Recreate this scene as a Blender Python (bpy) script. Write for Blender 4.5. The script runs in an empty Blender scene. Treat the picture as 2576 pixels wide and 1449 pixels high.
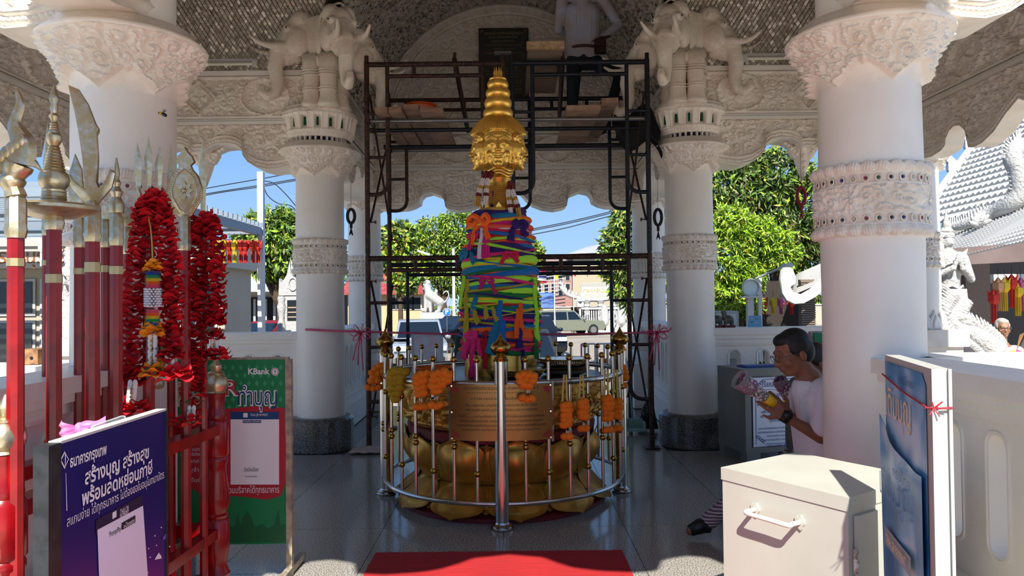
import bpy, bmesh, math, random
import numpy as np
from mathutils import Vector, Matrix, Euler
PI=math.pi; R=math.radians
sc=bpy.context.scene; COL=sc.collection
# ---------------- camera ----------------
F=1850.0; PITCH=R(1.05); ROLL=R(0.6); EYE=Vector((0,0,1.5))
fw=Vector((0,math.cos(PITCH),math.sin(PITCH))); r0=Vector((1,0,0)); u0=Vector((0,-math.sin(PITCH),math.cos(PITCH)))
rr=r0*math.cos(ROLL)-u0*math.sin(ROLL); uu=r0*math.sin(ROLL)+u0*math.cos(ROLL)
cam=bpy.data.cameras.new('camera'); co=bpy.data.objects.new('camera',cam); COL.objects.link(co)
cam.sensor_width=36; cam.lens=F/2576*36; cam.clip_start=.05; cam.clip_end=600
mw=Matrix.Identity(4)
for i in range(3):
    mw[i][0]=rr[i]; mw[i][1]=uu[i]; mw[i][2]=-fw[i]; mw[i][3]=EYE[i]
co.matrix_world=mw; sc.camera=co
def at(px,py,Y):
    "point at depth Y seen at photograph pixel (px,py)"
    d=fw+rr*((px-1288)/F)+uu*((724.5-py)/F)
    return EYE+d*(Y/d.y)
# ---------------- sky, sun, exposure ----------------
SUN_EL=R(44.5); SUN_AZ=R(2.5)
w=bpy.data.worlds.new('sky'); sc.world=w; w.use_nodes=True; wn=w.node_tree
for n in list(wn.nodes): wn.nodes.remove(n)
tcw=wn.nodes.new('ShaderNodeTexCoord'); sx_=wn.nodes.new('ShaderNodeSeparateXYZ'); wn.links.new(tcw.outputs['Generated'],sx_.inputs[0])
rp_=wn.nodes.new('ShaderNodeValToRGB'); wn.links.new(sx_.outputs['Z'],rp_.inputs[0])
for p_,c_ in ((0,(.37,.50,.66)),(.06,(.27,.43,.68)),(.2,(.17,.33,.62)),(.45,(.13,.27,.55)),(1,(.11,.22,.48))):
    e_=rp_.color_ramp.elements[0] if p_==0 else (rp_.color_ramp.elements[-1] if p_==1 else rp_.color_ramp.elements.new(p_)); e_.position=p_; e_.color=c_+(1,)
bg=wn.nodes.new('ShaderNodeBackground'); bg.inputs[1].default_value=.64
wo=wn.nodes.new('ShaderNodeOutputWorld'); wn.links.new(rp_.outputs[0],bg.inputs[0]); wn.links.new(bg.outputs[0],wo.inputs[0])
sl=bpy.data.lights.new('sun','SUN'); sl.energy=4.0; sl.angle=R(.53); sl.color=(1,.955,.88)
so=bpy.data.objects.new('sun',sl); COL.objects.link(so)
sd=Vector((math.sin(SUN_AZ)*math.cos(SUN_EL),math.cos(SUN_AZ)*math.cos(SUN_EL),-math.sin(SUN_EL)))
so.rotation_euler=sd.to_track_quat('-Z','Y').to_euler()
sc.view_settings.view_transform='Standard'; sc.view_settings.look='None'; sc.view_settings.gamma=1
sc.view_settings.use_curve_mapping=False; sc.view_settings.exposure=1.33
sc.cycles.max_bounces=10; sc.cycles.diffuse_bounces=7; sc.cycles.glossy_bounces=4
sc.cycles.caustics_reflective=False; sc.cycles.caustics_refractive=False; sc.cycles.sample_clamp_indirect=6
# ---------------- materials ----------------
MATS={}
def lin(c):
    if isinstance(c,str):
        c=c.lstrip('#'); c=[int(c[i:i+2],16)/255 for i in (0,2,4)]
        c=[x/12.92 if x<=.04045 else ((x+.055)/1.055)**2.4 for x in c]
    return tuple(c)+(1,)
def mat(name,col,rough=.6,metal=0,noise=None,bump=None,col2=None,spec=None,emit=None,alpha=None,trans=None,objrand=0,coat=0):
    if name in MATS: return MATS[name]
    m=bpy.data.materials.new(name); m.use_nodes=True; nt=m.node_tree; b=nt.nodes['Principled BSDF']
    c=lin(col); b.inputs['Base Color'].default_value=c; b.inputs['Roughness'].default_value=rough; b.inputs['Metallic'].default_value=metal
    if spec is not None: b.inputs['Specular IOR Level'].default_value=spec
    if coat: b.inputs['Coat Weight'].default_value=coat; b.inputs['Coat Roughness'].default_value=.1
    if trans: b.inputs['Transmission Weight'].default_value=trans
    if emit: b.inputs['Emission Color'].default_value=lin(emit[0]); b.inputs['Emission Strength'].default_value=emit[1]
    if alpha is not None: b.inputs['Alpha'].default_value=alpha
    tc=None
    if noise or bump: tc=nt.nodes.new('ShaderNodeTexCoord')
    if noise:
        t=nt.nodes.new('ShaderNodeTexNoise'); t.inputs['Scale'].default_value=noise[0]; t.inputs['Detail'].default_value=5
        nt.links.new(tc.outputs['Object'],t.inputs['Vector'])
        rp=nt.nodes.new('ShaderNodeValToRGB'); lo,hi=(noise[1],noise[2]) if len(noise)>2 else (.38,.62)
        rp.color_ramp.elements[0].position=lo; rp.color_ramp.elements[1].position=hi
        rp.color_ramp.elements[0].color=lin(col2) if col2 else tuple(x*.8 for x in c[:3])+(1,); rp.color_ramp.elements[1].color=c
        nt.links.new(t.outputs['Fac'],rp.inputs['Fac']); nt.links.new(rp.outputs['Color'],b.inputs['Base Color'])
    if bump:
        t=nt.nodes.new('ShaderNodeTexNoise'); t.inputs['Scale'].default_value=bump[0]; t.inputs['Detail'].default_value=4
        nt.links.new(tc.outputs['Object'],t.inputs['Vector']); bn=nt.nodes.new('ShaderNodeBump'); bn.inputs['Strength'].default_value=bump[1]
        bn.inputs['Distance'].default_value=bump[2] if len(bump)>2 else .01
        nt.links.new(t.outputs['Fac'],bn.inputs['Height']); nt.links.new(bn.outputs[0],b.inputs['Normal'])
    MATS[name]=m; return m
PL=mat('painted_plaster','#ece6dd',.42,noise=(3,.3,.7),col2='#e3dcd2',bump=(9,.25,.02))
PLR=mat('carved_plaster','#efe6da',.36,noise=(6,.35,.6),col2='#e5d9ca',bump=(60,.25,.004))
WHT=mat('white_paint','#c6c4bf',.5,noise=(4,.3,.7),col2='#b9b7b1')
GRD=mat('dark_granite','#7b766d',.25,noise=(90,.42,.6),col2='#35332f')
GRF=mat('polished_granite','#b8b3aa',.13,spec=.3,noise=(120,.40,.62),col2='#5c5850')
GOLD=mat('gold_leaf','#f6cb6a',.34,.78,noise=(5,.3,.7),col2='#e6b34e',bump=(40,.12,.003))
OGOLD=mat('aged_gold_paint','#cfa04a',.4,.72,noise=(7,.3,.7),col2='#a3752a',bump=(30,.15,.004))
BRASS=mat('polished_brass','#a5813f',.16,1)
STEEL=mat('stainless_steel','#b9b6b2',.2,1)
SILV=mat('silver_leaf','#cfcbc2',.36,.9,noise=(45,.45,.75),col2='#bfae86',bump=(60,.25,.004))
REDP=mat('red_gloss_paint','#960b10',.25,noise=(14,.35,.65),col2='#7a080c',bump=(50,.15,.003))
RED=mat('red_flower_cloth','#c2081c',.7); 
BLK=mat('black','#0b0b0c',.45)
RUST=mat('rusty_steel_pipe','#4e3126',.6,.4,noise=(30,.42,.58),col2='#2a1d1a',bump=(80,.3,.003))
NAVY=mat('navy_painted_pipe','#1e222c',.5,.3,noise=(30,.45,.6),col2='#11131a')
GALV=mat('galvanised_pipe','#7d7a78',.4,.7)
WOOD=mat('scaffold_plank_wood','#a07f66',.8,noise=(8,.35,.65),col2='#7f6150',bump=(25,.3,.005))
# ---------------- mesh builder ----------------
def rotm(rot): return Euler(rot).to_matrix() if rot is not None else Matrix.Identity(3)
def tagit(o,label=None,cat=None,group=None,kind=None):
    if label: o['label']=label
    if cat: o['category']=cat
    if group: o['group']=group
    if kind: o['kind']=kind
    return o
def thing(name,label,cat,loc=(0,0,0),rz=0,group=None):
    o=bpy.data.objects.new(name,None); o.empty_display_size=.1; COL.objects.link(o); o.location=loc; o.rotation_euler=(0,0,rz)
    return tagit(o,label,cat,group)
def struct(name,loc=(0,0,0)):
    o=bpy.data.objects.new(name,None); COL.objects.link(o); o.location=loc; o['kind']='structure'; return o
def woff(p):
    v=Vector((0,0,0))
    while p is not None: v+=Vector(p.location); p=p.parent
    return v
def link(name,me,parent=None,kind=None,label=None):
    o=bpy.data.objects.new(name,me); COL.objects.link(o)
    if parent is not None: o.parent=parent
    if kind: o['kind']=kind
    if label: o['label']=label
    return o
class MB:
    def __init__(s): s.v=[]; s.f=[]; s.m=[]; s.n=0; s.mi=0
    def add(s,v,f):
        v=np.asarray(v,dtype=float).reshape(-1,3); s.v.append(v)
        o=s.n
        for q in f: s.f.append(tuple(int(i)+o for i in q)); s.m.append(s.mi)
        s.n+=len(v); return s
    def box(s,c,d,rot=None,taper=1):
        m=rotm(rot) if not isinstance(rot,Matrix) else rot; c=Vector(c); v=[]
        for z in (-.5,.5):
            k=1 if z<0 else taper
            for x,y in ((-.5,-.5),(.5,-.5),(.5,.5),(-.5,.5)): v.append(c+m@Vector((x*d[0]*k,y*d[1]*k,z*d[2])))
        return s.add(v,[(0,3,2,1),(4,5,6,7),(0,1,5,4),(1,2,6,5),(2,3,7,6),(3,0,4,7)])
    def b2(s,a,b): return s.box([(a[i]+b[i])/2 for i in range(3)],[abs(b[i]-a[i]) for i in range(3)])
    def tube(s,pts,r,n=8,caps=True,flat=1.0,up=None):
        pts=[Vector(p) for p in pts]; k=len(pts)
        rs=list(r) if hasattr(r,'__len__') else [r]*k
        v=[]; prev=None
        for i,p in enumerate(pts):
            t=(pts[min(i+1,k-1)]-pts[max(i-1,0)])
            if t.length<1e-9: t=Vector((0,0,1))
            t.normalize()
            if prev is None:
                a=Vector(up) if up is not None else (Vector((0,0,1)) if abs(t.z)<.9 else Vector((1,0,0)))
            else: a=prev
            a=(a-t*a.dot(t))
            if a.length<1e-6: a=t.orthogonal()
            a.normalize(); b=t.cross(a); prev=a
            for j in range(n):
                th=2*PI*j/n; v.append(p+(a*math.cos(th)+b*math.sin(th)*flat)*rs[i])
        f=[]
        for i in range(k-1):
            for j in range(n): f.append((i*n+j,i*n+(j+1)%n,(i+1)*n+(j+1)%n,(i+1)*n+j))
        if caps: f.append(tuple(range(n-1,-1,-1))); f.append(tuple((k-1)*n+j for j in range(n)))
        return s.add(v,f)
    def cyl(s,a,b,r,r2=None,n=12): return s.tube([a,b],[r,r if r2 is None else r2],n)
    def lathe(s,prof,c=(0,0,0),n=24,mod=None,rot=None):
        "prof: list of (r,z)"
        m=rotm(rot); c=Vector(c); v=[]
        for r,z in prof:
            for j in range(n):
                th=2*PI*j/n; q=r*(mod(th,z) if mod else 1); v.append(c+m@Vector((q*math.cos(th),q*math.sin(th),z)))
        f=[]
        for i in range(len(prof)-1):
            for j in range(n): f.append((i*n+j,i*n+(j+1)%n,(i+1)*n+(j+1)%n,(i+1)*n+j))
        f.append(tuple(range(n-1,-1,-1))); f.append(tuple((len(prof)-1)*n+j for j in range(n)))
        return s.add(v,f)
    def ell(s,c,r,rot=None,nu=12,nv=8):
        m=rotm(rot) if not isinstance(rot,Matrix) else rot; c=Vector(c); r=r if hasattr(r,'__len__') else (r,r,r)
        v=[c+m@Vector((0,0,-r[2]))]
        for i in range(1,nv):
            ph=-PI/2+PI*i/nv
            for j in range(nu): th=2*PI*j/nu; v.append(c+m@Vector((r[0]*math.cos(ph)*math.cos(th),r[1]*math.cos(ph)*math.sin(th),r[2]*math.sin(ph))))
        v.append(c+m@Vector((0,0,r[2]))); f=[]
        for j in range(nu): f.append((0,1+(j+1)%nu,1+j)); f.append((len(v)-1,1+(nv-2)*nu+j,1+(nv-2)*nu+(j+1)%nu))
        for i in range(nv-2):
            for j in range(nu): a=1+i*nu; f.append((a+j,a+(j+1)%nu,a+nu+(j+1)%nu,a+nu+j))
        return s.add(v,f)
    def grid(s,P,wrap=False,flip=False):
        P=np.asarray(P,float); h,wd=P.shape[:2]; f=[]
        for i in range(h-1):
            for j in range(wd if wrap else wd-1):
                q=(i*wd+j,i*wd+(j+1)%wd,(i+1)*wd+(j+1)%wd,(i+1)*wd+j); f.append(q[::-1] if flip else q)
        return s.add(P.reshape(-1,3),f)
    def prism(s,out,org,ux,uy,th,bev=0):
        "extrude a 2D outline in the plane (ux,uy) by th along their cross product (centred)"
        ux=Vector(ux);uy=Vector(uy);nz=ux.cross(uy).normalized(); org=Vector(org); n=len(out)
        cx=sum(p[0] for p in out)/n; cy=sum(p[1] for p in out)/n; v=[]
        if bev:
            for k,z in ((1-bev,-th/2),(1,-th*.2),(1,th*.2),(1-bev,th/2)):
                for p in out: v.append(org+ux*(cx+(p[0]-cx)*k)+uy*(cy+(p[1]-cy)*k)+nz*z)
            L=4
        else:
            for z in (-th/2,th/2):
                for p in out: v.append(org+ux*p[0]+uy*p[1]+nz*z)
            L=2
        f=[tuple(range(n-1,-1,-1)),tuple((L-1)*n+i for i in range(n))]
        for l in range(L-1):
            for i in range(n): f.append((l*n+i,l*n+(i+1)%n,(l+1)*n+(i+1)%n,(l+1)*n+i))
        return s.add(v,f)
    def mesh(s,name,mats,smooth=False,off=None):
        me=bpy.data.meshes.new(name); V=np.concatenate(s.v) if s.v else np.zeros((0,3))
        if off is not None: V=V-np.array(off)
        me.vertices.add(len(V)); me.vertices.foreach_set('co',V.astype(np.float32).ravel())
        ln=[len(q) for q in s.f]; me.loops.add(sum(ln)); me.polygons.add(len(ln))
        me.loops.foreach_set('vertex_index',np.fromiter((i for q in s.f for i in q),dtype=np.int32,count=sum(ln)))
        me.polygons.foreach_set('loop_start',np.concatenate([[0],np.cumsum(ln)[:-1]]).astype(np.int32))
        me.polygons.foreach_set('material_index',np.array(s.m,dtype=np.int32))
        me.update(calc_edges=True); me.validate()
        for m in (mats if isinstance(mats,(list,tuple)) else [mats]): me.materials.append(m)
        me.polygons.foreach_set('use_smooth',[bool(smooth)]*len(me.polygons))
        if smooth: 
            me.polygons.foreach_set('use_smooth',[True]*len(me.polygons))
            if smooth!='all':
                try: me.set_sharp_from_angle(angle=R(40 if smooth is True else smooth))
                except Exception: pass
        return me
    def build(s,name,mats,parent=None,smooth=False,w=True,kind=None,label=None):
        me=s.mesh(name,mats,smooth,woff(parent) if (w and parent is not None) else None)
        return link(name,me,parent,kind,label)
    def top(s,name,mats,label,cat,group=None,smooth=False,kind=None):
        o=s.build(name,mats,None,smooth); return tagit(o,label,cat,group,kind)
def dup(o,parent=None,loc=None,rz=None,label=None):
    c=o.copy(); COL.objects.link(c)
    if parent is not None: c.parent=parent
    if loc is not None: c.location=loc
    if rz is not None: c.rotation_euler=(0,0,rz)
    if label: c['label']=label
    for ch in o.children: dup(ch,c)
    return c
_DG=[0]
def organic(prims,voxel,mats,smooth_it=4,dens=1):
    "union of ellipsoids/capsules remeshed into one continuous skin -> mesh"
    b=MB()
    for p in prims:
        if p[0]=='e': b.ell(p[1],p[2],p[3] if len(p)>3 else None,16,12)
        else:
            a,c,ra,rb=Vector(p[1]),Vector(p[2]),p[3],p[4]; L=(c-a).length
            N=4; b.tube([a+(c-a)*i/N for i in range(N+1)],[ra+(rb-ra)*i/N for i in range(N+1)],12)
            b.ell(a,ra,None,12,8); b.ell(c,rb,None,12,8)
    me=b.mesh('tmp',mats); o=bpy.data.objects.new('tmp',me); COL.objects.link(o)
    m=o.modifiers.new('r','REMESH'); m.mode='VOXEL'; m.voxel_size=voxel
    if smooth_it: m2=o.modifiers.new('s','SMOOTH'); m2.iterations=smooth_it; m2.factor=.5
    dg=bpy.context.evaluated_depsgraph_get(); out=bpy.data.meshes.new_from_object(o.evaluated_get(dg))
    out.materials.clear()
    for q in (mats if isinstance(mats,(list,tuple)) else [mats]): out.materials.append(q)
    out.polygons.foreach_set('use_smooth',[True]*len(out.polygons))
    bpy.data.objects.remove(o); bpy.data.meshes.remove(me); return out
def offset_mesh(me,off):
    n=len(me.vertices); a=np.empty(n*3,np.float32); me.vertices.foreach_get('co',a); a=a.reshape(-1,3)-np.array(off,np.float32)
    me.vertices.foreach_set('co',a.ravel()); me.update(); return me
def mcoords(me):
    a=np.empty(len(me.vertices)*3,np.float32); me.vertices.foreach_get('co',a); return a.reshape(-1,3)
def setcoords(me,a): me.vertices.foreach_set('co',np.asarray(a,np.float32).ravel()); me.update()
_TC={}
def textmesh(body,size=1.0,align='CENTER',extr=0,bold=0,shear=0,space=1.0):
    cu=bpy.data.curves.new('t','FONT'); cu.body=body; cu.size=size; cu.align_x=align; cu.align_y='CENTER'; cu.extrude=extr; cu.offset=bold; cu.shear=shear
    cu.resolution_u=3; cu.space_character=space
    o=bpy.data.objects.new('t',cu); COL.objects.link(o); dg=bpy.context.evaluated_depsgraph_get()
    me=bpy.data.meshes.new_from_object(o.evaluated_get(dg)); bpy.data.objects.remove(o)
    V=mcoords(me).copy(); P=[tuple(p.vertices) for p in me.polygons]; bpy.data.meshes.remove(me); return V,P
def puttext(b,body,org,ux,uy,size,width=None,align='CENTER',lift=.0015,warp=None,bold=0,shear=0):
    "text into MB b on a plane; optional width fits it exactly; warp maps (u,v)->point"
    V,P=textmesh(body,size,align,0,bold,shear)
    if len(V)==0: return
    if width:
        w0=V[:,0].max()-V[:,0].min()
        if w0>0: V[:,0]*=width/w0
    if warp: b.add([warp(u,v) for u,v in V[:,:2]],P); return
    org=np.array(org);ux=np.array(Vector(ux).normalized());uy=np.array(Vector(uy).normalized());nz=np.cross(ux,uy)
    b.add(org+V[:,:1]*ux+V[:,1:2]*uy+nz*lift,P)
def cat(pts,n=6):
    "Catmull-Rom smoothing of a point list"
    P=[Vector(p) for p in pts]; P=[P[0]*2-P[1]]+P+[P[-1]*2-P[-2]]; o=[]
    for i in range(1,len(P)-2):
        for k in range(n):
            t=k/n; a,b_,c,d=P[i-1],P[i],P[i+1],P[i+2]
            o.append(.5*((2*b_)+(c-a)*t+(2*a-5*b_+4*c-d)*t*t+(3*b_-a-3*c+d)*t**3))
    o.append(P[-2]); return o
rng=np.random.default_rng(7); random.seed(7)
# carved scroll relief height field
def scroll(U,V,s,seed=1,fine=True):
    r_=np.random.default_rng(seed); n=64
    jx=r_.uniform(-.28,.28,(n,n)); jy=r_.uniform(-.28,.28,(n,n)); ph0=r_.uniform(0,6.28,(n,n)); hd=np.where((np.add.outer(np.arange(n),np.arange(n))%2)==0,1,-1)
    u=U/s; v=V/s; iu=np.floor(u).astype(int); iv=np.floor(v).astype(int)
    d1=np.full(U.shape,9.); d2=np.full(U.shape,9.); A=np.zeros(U.shape); H=np.ones(U.shape); PH=np.zeros(U.shape)
    for a in (-1,0,1):
        for b in (-1,0,1):
            I=(iu+a)%n; J=(iv+b)%n
            cx=iu+a+.5+jx[I,J]; cy=iv+b+.5+jy[I,J]; dx=u-cx; dy=v-cy; d=np.hypot(dx,dy)
            m=d<d1; d2=np.where(m,d1,np.minimum(d2,d)); A=np.where(m,np.arctan2(dy,dx),A); H=np.where(m,hd[I,J],H); PH=np.where(m,ph0[I,J],PH); d1=np.where(m,d,d1)
    ph=H*A+PH-8.5*np.sqrt(d1+.02)*2
    h=(.5+.5*np.cos(ph))**.9
    h=h*(.78+.22*np.cos(A*11+d1*26))                   # leaf teeth
    h=np.maximum(h,np.exp(-(d1/.13)**2)*1.15)
    h*=np.clip((d2-d1)*7,0,1)*.75+.25
    if fine: h=.78*h+.22*scroll(U+3.1,V+1.7,s*.5,seed+5,False)
    return h
# ================= SETTING =================
XC,YC=-.07,5.74
# ---- ground and platform ----
CONC=mat('car_park_concrete','#94897a',.85,noise=(.6,.35,.65),col2='#857b6d',bump=(20,.2,.01))
PAV=mat('pale_bounce_paving','#d8d2c6',.8,noise=(2,.35,.65),col2='#c9c2b4')  # made pale so the unseen ground bounces sunlight into the vaults
g=struct('ground',(0,0,-.85)); b=MB(); b.b2((-16,-24,-.86),(16,-3,-.03)); b.b2((-30,-24,-.86),(-6.5,9.5,-.70)); b.b2((6.5,-24,-.86),(30,9.5,-.70)); b.build('plaza_bounce_paving',PAV,g)  # front block is unseen, extended as a bright reflector of sunlight
b=MB(); b.b2((-90,-20,-1.2),(90,140,-.85)); b.build('paving',CONC,g)
fl=struct('floor',(XC,YC,0))
b=MB(); 
for a,c in (((-2.35,.9,-.83),(2.2,10.8,-.012)),((-4.75,3.45,-.83),(-2.35,8.05,-.012)),((2.2,3.45,-.83),(4.6,8.05,-.012))): b.b2(a,c)
b.build('slab',GRD,fl)
b=MB(); b.b2((-3.4,-3,-.83),(-2.36,.88,-.02)); b.b2((-2.35,-3,-.83),(2.2,.89,-.014)); b.b2((2.21,-3,-.83),(3.4,.88,-.02)); b.build('forecourt_bounce_slab',PAV,fl)  # unseen forecourt, kept pale to throw sunlight up inside
tm={}
s_=.8
for i in range(-6,6):
    for j in range(0,13):
        x0=XC+i*s_; y0=.92+j*s_; x1=x0+s_-.004; y1=y0+s_-.004
        if x0<-2.36-.0 and (y0<3.45 or y1>8.05): continue
        if x1>2.25 and (y0<3.45 or y1>8.05): continue
        if x0<-4.76 or x1>4.61 or y1>10.8: continue
        if 't' not in tm:
            b=MB(); b.b2((0,0,-.012),(s_-.004,s_-.004,0)); tm['t']=b.mesh('tile',GRF)
        o=link('tile',tm['t'],fl); o.location=(x0-XC,y0-YC,random.uniform(-.0006,.0006))
# ---- columns ----
def shell(fn,z0,z1,nz,nt): 
    Z,T=np.meshgrid(np.linspace(z0,z1,nz),np.linspace(0,2*PI,nt,endpoint=False),indexing='ij'); r=fn(Z,T)
    return np.stack([r*np.cos(T),r*np.sin(T),Z],-1)
def ring_band(z0,z1,r,nt=400,seed=3):
    H=z1-z0
    def fn(Z,T):
        t=(Z-z0)/H; base=np.full(Z.shape,r+.012)
        cusp=np.abs(np.sin(T*13)); 
        base+=np.where(t<.15,(.018+.012*np.sin(t/.15*PI))*(.55+.45*cusp)*(1+.16*np.cos(T*130+t*30)),0)
        base+=np.where(t>.85,(.018+.012*np.sin((t-.85)/.15*PI))*(.55+.45*cusp)*(1+.16*np.cos(T*130-t*30)),0)
        for c in (.17,.30,.70,.83): base+=.012*np.exp(-((t-c)/.018)**2)
        mid=(t>.32)&(t<.68); h=scroll(T*r*1.0+seed*1.3,Z+seed,.075,seed); flo=np.exp(-(((T*2.0/PI)%1-.5)/.16)**2)
        pet=.5+.5*np.cos(np.arctan2(t-.5,((T*2/PI)%1-.5)*2.2)*8)
        h=np.where(flo>.5,.35*h+.65*pet*flo,h)
        base+=np.where(mid,.03*h,0)
        e=np.where((t<=.001)|(t>=.999),-.014,0)
        # cut the cusped edges in
        lim=.05*(1-cusp); base=np.where((t<lim)|(t>1-lim),r+.001,base)
        return base+e
    b=MB(); b.grid(shell(fn,z0,z1,max(24,int(H/.0048)),nt),wrap=True,flip=True)
    return b
def capital(z0,r,rim=.385,seed=2,nt=440,upper=True):
    "hanging leaf collar, bead ring, striped neck, arcaded bowl"
    H=.26
    def fn(Z,T):
        t=np.clip((Z-z0)/H,0,1); base=r+(rim-r)*t**1.9
        tip=.42*np.abs(((T*6/PI)%2)-1)+.0*T; small=.2+.3*np.abs((((T*6/PI)+1)%2)-1)
        edge=np.minimum(tip,small+.12); inside=np.clip((t-edge)*14,0,1)
        h=scroll(T*r*1.15+seed,Z*1.1+seed,.10,seed)
        ridge=np.exp(-((t-edge-.06)/.035)**2)
        return base+inside*(.018+.038*h)+.014*ridge
    b=MB(); b.grid(shell(fn,z0-.005,z0+H,62,nt),wrap=True,flip=True); z=z0+H
    pr=[(rim+.03,z),(rim+.036,z+.02),(rim+.01,z+.04),(rim-.02,z+.05),(rim-.03,z+.09),(rim-.10,z+.095)]
    b.lathe(pr,n=72,mod=lambda th,zz:1+.012*abs(math.sin(th*22)))
    return b,z+.095
def bowl(z,r=.30,R_=.36,H=.30):
    def fn(Z,T):
        t=(Z-z)/H; base=r+(R_-r)*np.clip(t*1.25,0,1)**.7-.03*np.clip((t-.9)*10,0,1)
        ar=(T*16/PI)%2-1; arch=(np.abs(ar)<.42)&(t>.28)&(t<.68-.25*np.abs(ar)**2)
        base+=np.where(arch,-.03,.016)
        base+=.012*np.exp(-((np.abs(ar)-.6)/.12)**2)*((t>.2)&(t<.75))
        base+=.012*scroll(T*R_,Z,.045,9)*((t<=.22)|(t>=.76))+.01*np.exp(-((t-.22)/.03)**2)+.014*np.exp(-((t-.76)/.03)**2)
        return base
    b=MB(); b.grid(shell(fn,z,z+H,76,520),wrap=True,flip=True); b.lathe([(R_-.02,z+H),(R_-.01,z+H+.015),(.05,z+H+.02)],n=40); return b
JEW=[mat('jewel_'+n,c,.1) for n,c in (('red','#7a1420'),('blue','#1b2a6b'),('green','#1d5a34'),('clear','#b9b5a5'),('dark','#2a1d14'))]
_b=ring_band(1.80,2.17,.245); M_BAND=_b.mesh('band',PLR,'all')
b=MB()
for z in (1.887,2.083):
    for k in range(30):
        th=2*PI*k/30; b.mi=(k*7)%5; c=Vector((.268*math.cos(th),.268*math.sin(th),z)); d=Vector((math.cos(th),math.sin(th),0)); b.cyl(c,c+d*.006,.0085,.006,8)
M_JEW=b.mesh('jewels',JEW)
b=MB()
for z in (1.887,2.083):
    for k in range(30):
        th=2*PI*k/30; c=Vector((.262*math.cos(th),.262*math.sin(th),z)); pts=[]
        t_=Vector((-math.sin(th),math.cos(th),0)); 
        b.tube([c+Vector((math.cos(th),math.sin(th),0))*.008+t_*.014*math.cos(a)+Vector((0,0,.018*math.sin(a))) for a in np.linspace(0,2*PI,9)],.0045,4,caps=False)
M_SET=b.mesh('jewel_settings',PLR,'all')
cb,ztop=capital(2.79,.245); M_CAP=cb.mesh('capital',PLR,'all')
cbl,ztl=capital(2.56,.245,.365,5); M_CAPN=cbl.mesh('capital',PLR,'all')
M_BOWL=bowl(3.19).mesh('bowl',PLR,'all')
b=MB(); b.lathe([(.245,3.05),(.25,3.2)],n=40)
M_NECK=b.mesh('neck',mat('neck_mirror_blue','#15183a',.15))
b=MB()
for k in range(30):
    th=2*PI*k/30; b.box((.262*math.cos(th),.262*math.sin(th),3.155),(.03,.02,.11),(0,0,th))
M_NRIB=b.mesh('neck_ribs',PLR)
b=MB()
for k in range(16):
    th=2*PI*(k+.5)/16+0.0; b.box((.325*math.cos(th),.325*math.sin(th),3.335),(.02,.022,.085),(0,0,th))
M_GRN=b.mesh('green_mirror_inlays',mat('green_mirror','#12492a',.12))
def shaft(z0,z1,r,wob=.002):
    Z,T=np.meshgrid(np.linspace(z0,z1,24),np.linspace(0,2*PI,48,endpoint=False),indexing='ij')
    r_=r+wob*np.sin(T*3+Z*2)+wob*np.sin(T*2-Z*5); b=MB(); b.grid(np.stack([r_*np.cos(T),r_*np.sin(T),Z],-1),wrap=True,flip=True); return b
M_SH=shaft(.3,3.25,.245).mesh('shaft',PL,'all'); M_SHL=shaft(0,4.0,.245).mesh('shaft',PL,'all')
b=MB(); b.lathe([(.335,0),(.335,.31),(.30,.335),(.2,.34)],n=28); M_PLI=b.mesh('plinth',GRD)
def column(x,y,kind,lab=None,rs=1.0):
    c=struct('column',(x,y,0)); parts=[]
    if kind=='main': parts=[('shaft',M_SH),('plinth',M_PLI),('band',M_BAND),('jewels',M_JEW),('jewel_settings',M_SET),('capital',M_CAP),('bowl',M_BOWL),('neck',M_NECK),('neck_ribs',M_NRIB),('green_mirror_inlays',M_GRN)]
    if kind=='near': parts=[('shaft',M_SHL),('plinth',M_PLI),('band',M_BAND),('jewels',M_JEW),('jewel_settings',M_SET),('capital',M_CAPN)]
    if kind=='slim': parts=[('shaft',M_SHL),('band',M_BAND),('jewels',M_JEW),('jewel_settings',M_SET),('capital',M_CAP)]
    for n,m in parts:
        o=link(n,m,c)
        if n in ('jewels','jewel_settings','neck_ribs','green_mirror_inlays'): o['kind']='stuff'
        if rs!=1: o.scale=(rs,rs,1)
    if lab: c['label']=lab
    return c
column(-2.0,3.8,'near','big white round column in front on the left, carved collar on top')
column(1.86,3.8,'near','big white round column in front on the right, carved band at mid height')
column(-2.0,7.68,'main','white column carrying the left elephant heads'); column(1.86,7.68,'main','white column carrying the right elephant heads')
for x,y in ((-2.1,10.5),(1.96,10.5)):
    c=column(x,y,'slim','slim white column behind the scaffold, '+('left' if x<0 else 'right')+' of the pillar',.94)
    b=MB(); b.b2((x-.28,y-.28,0),(x+.28,y+.28,.62)); b.lathe([(.26,.62),(.30,.7),(.25,.8),(.24,1.0)],(x,y,0),24); b.build('pedestal',PL,c)
    P=[]; 
    for k in range(12):
        th=2*PI*k/12; b=MB(); b.mi=0
    b=MB()
    for k in range(12):
        th=2*PI*k/12; d=Vector((math.cos(th),math.sin(th),0)); t=Vector((-d.y,d.x,0)); c0=Vector((x,y,.8))+d*.25
        b.prism([(-.06,0),(-.07,.08),(0,.24),(.07,.08),(.06,0)],c0,t,Vector((0,0,1))+d*.12,.02,.25)
    b.build('petals',PLR,c)
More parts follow.
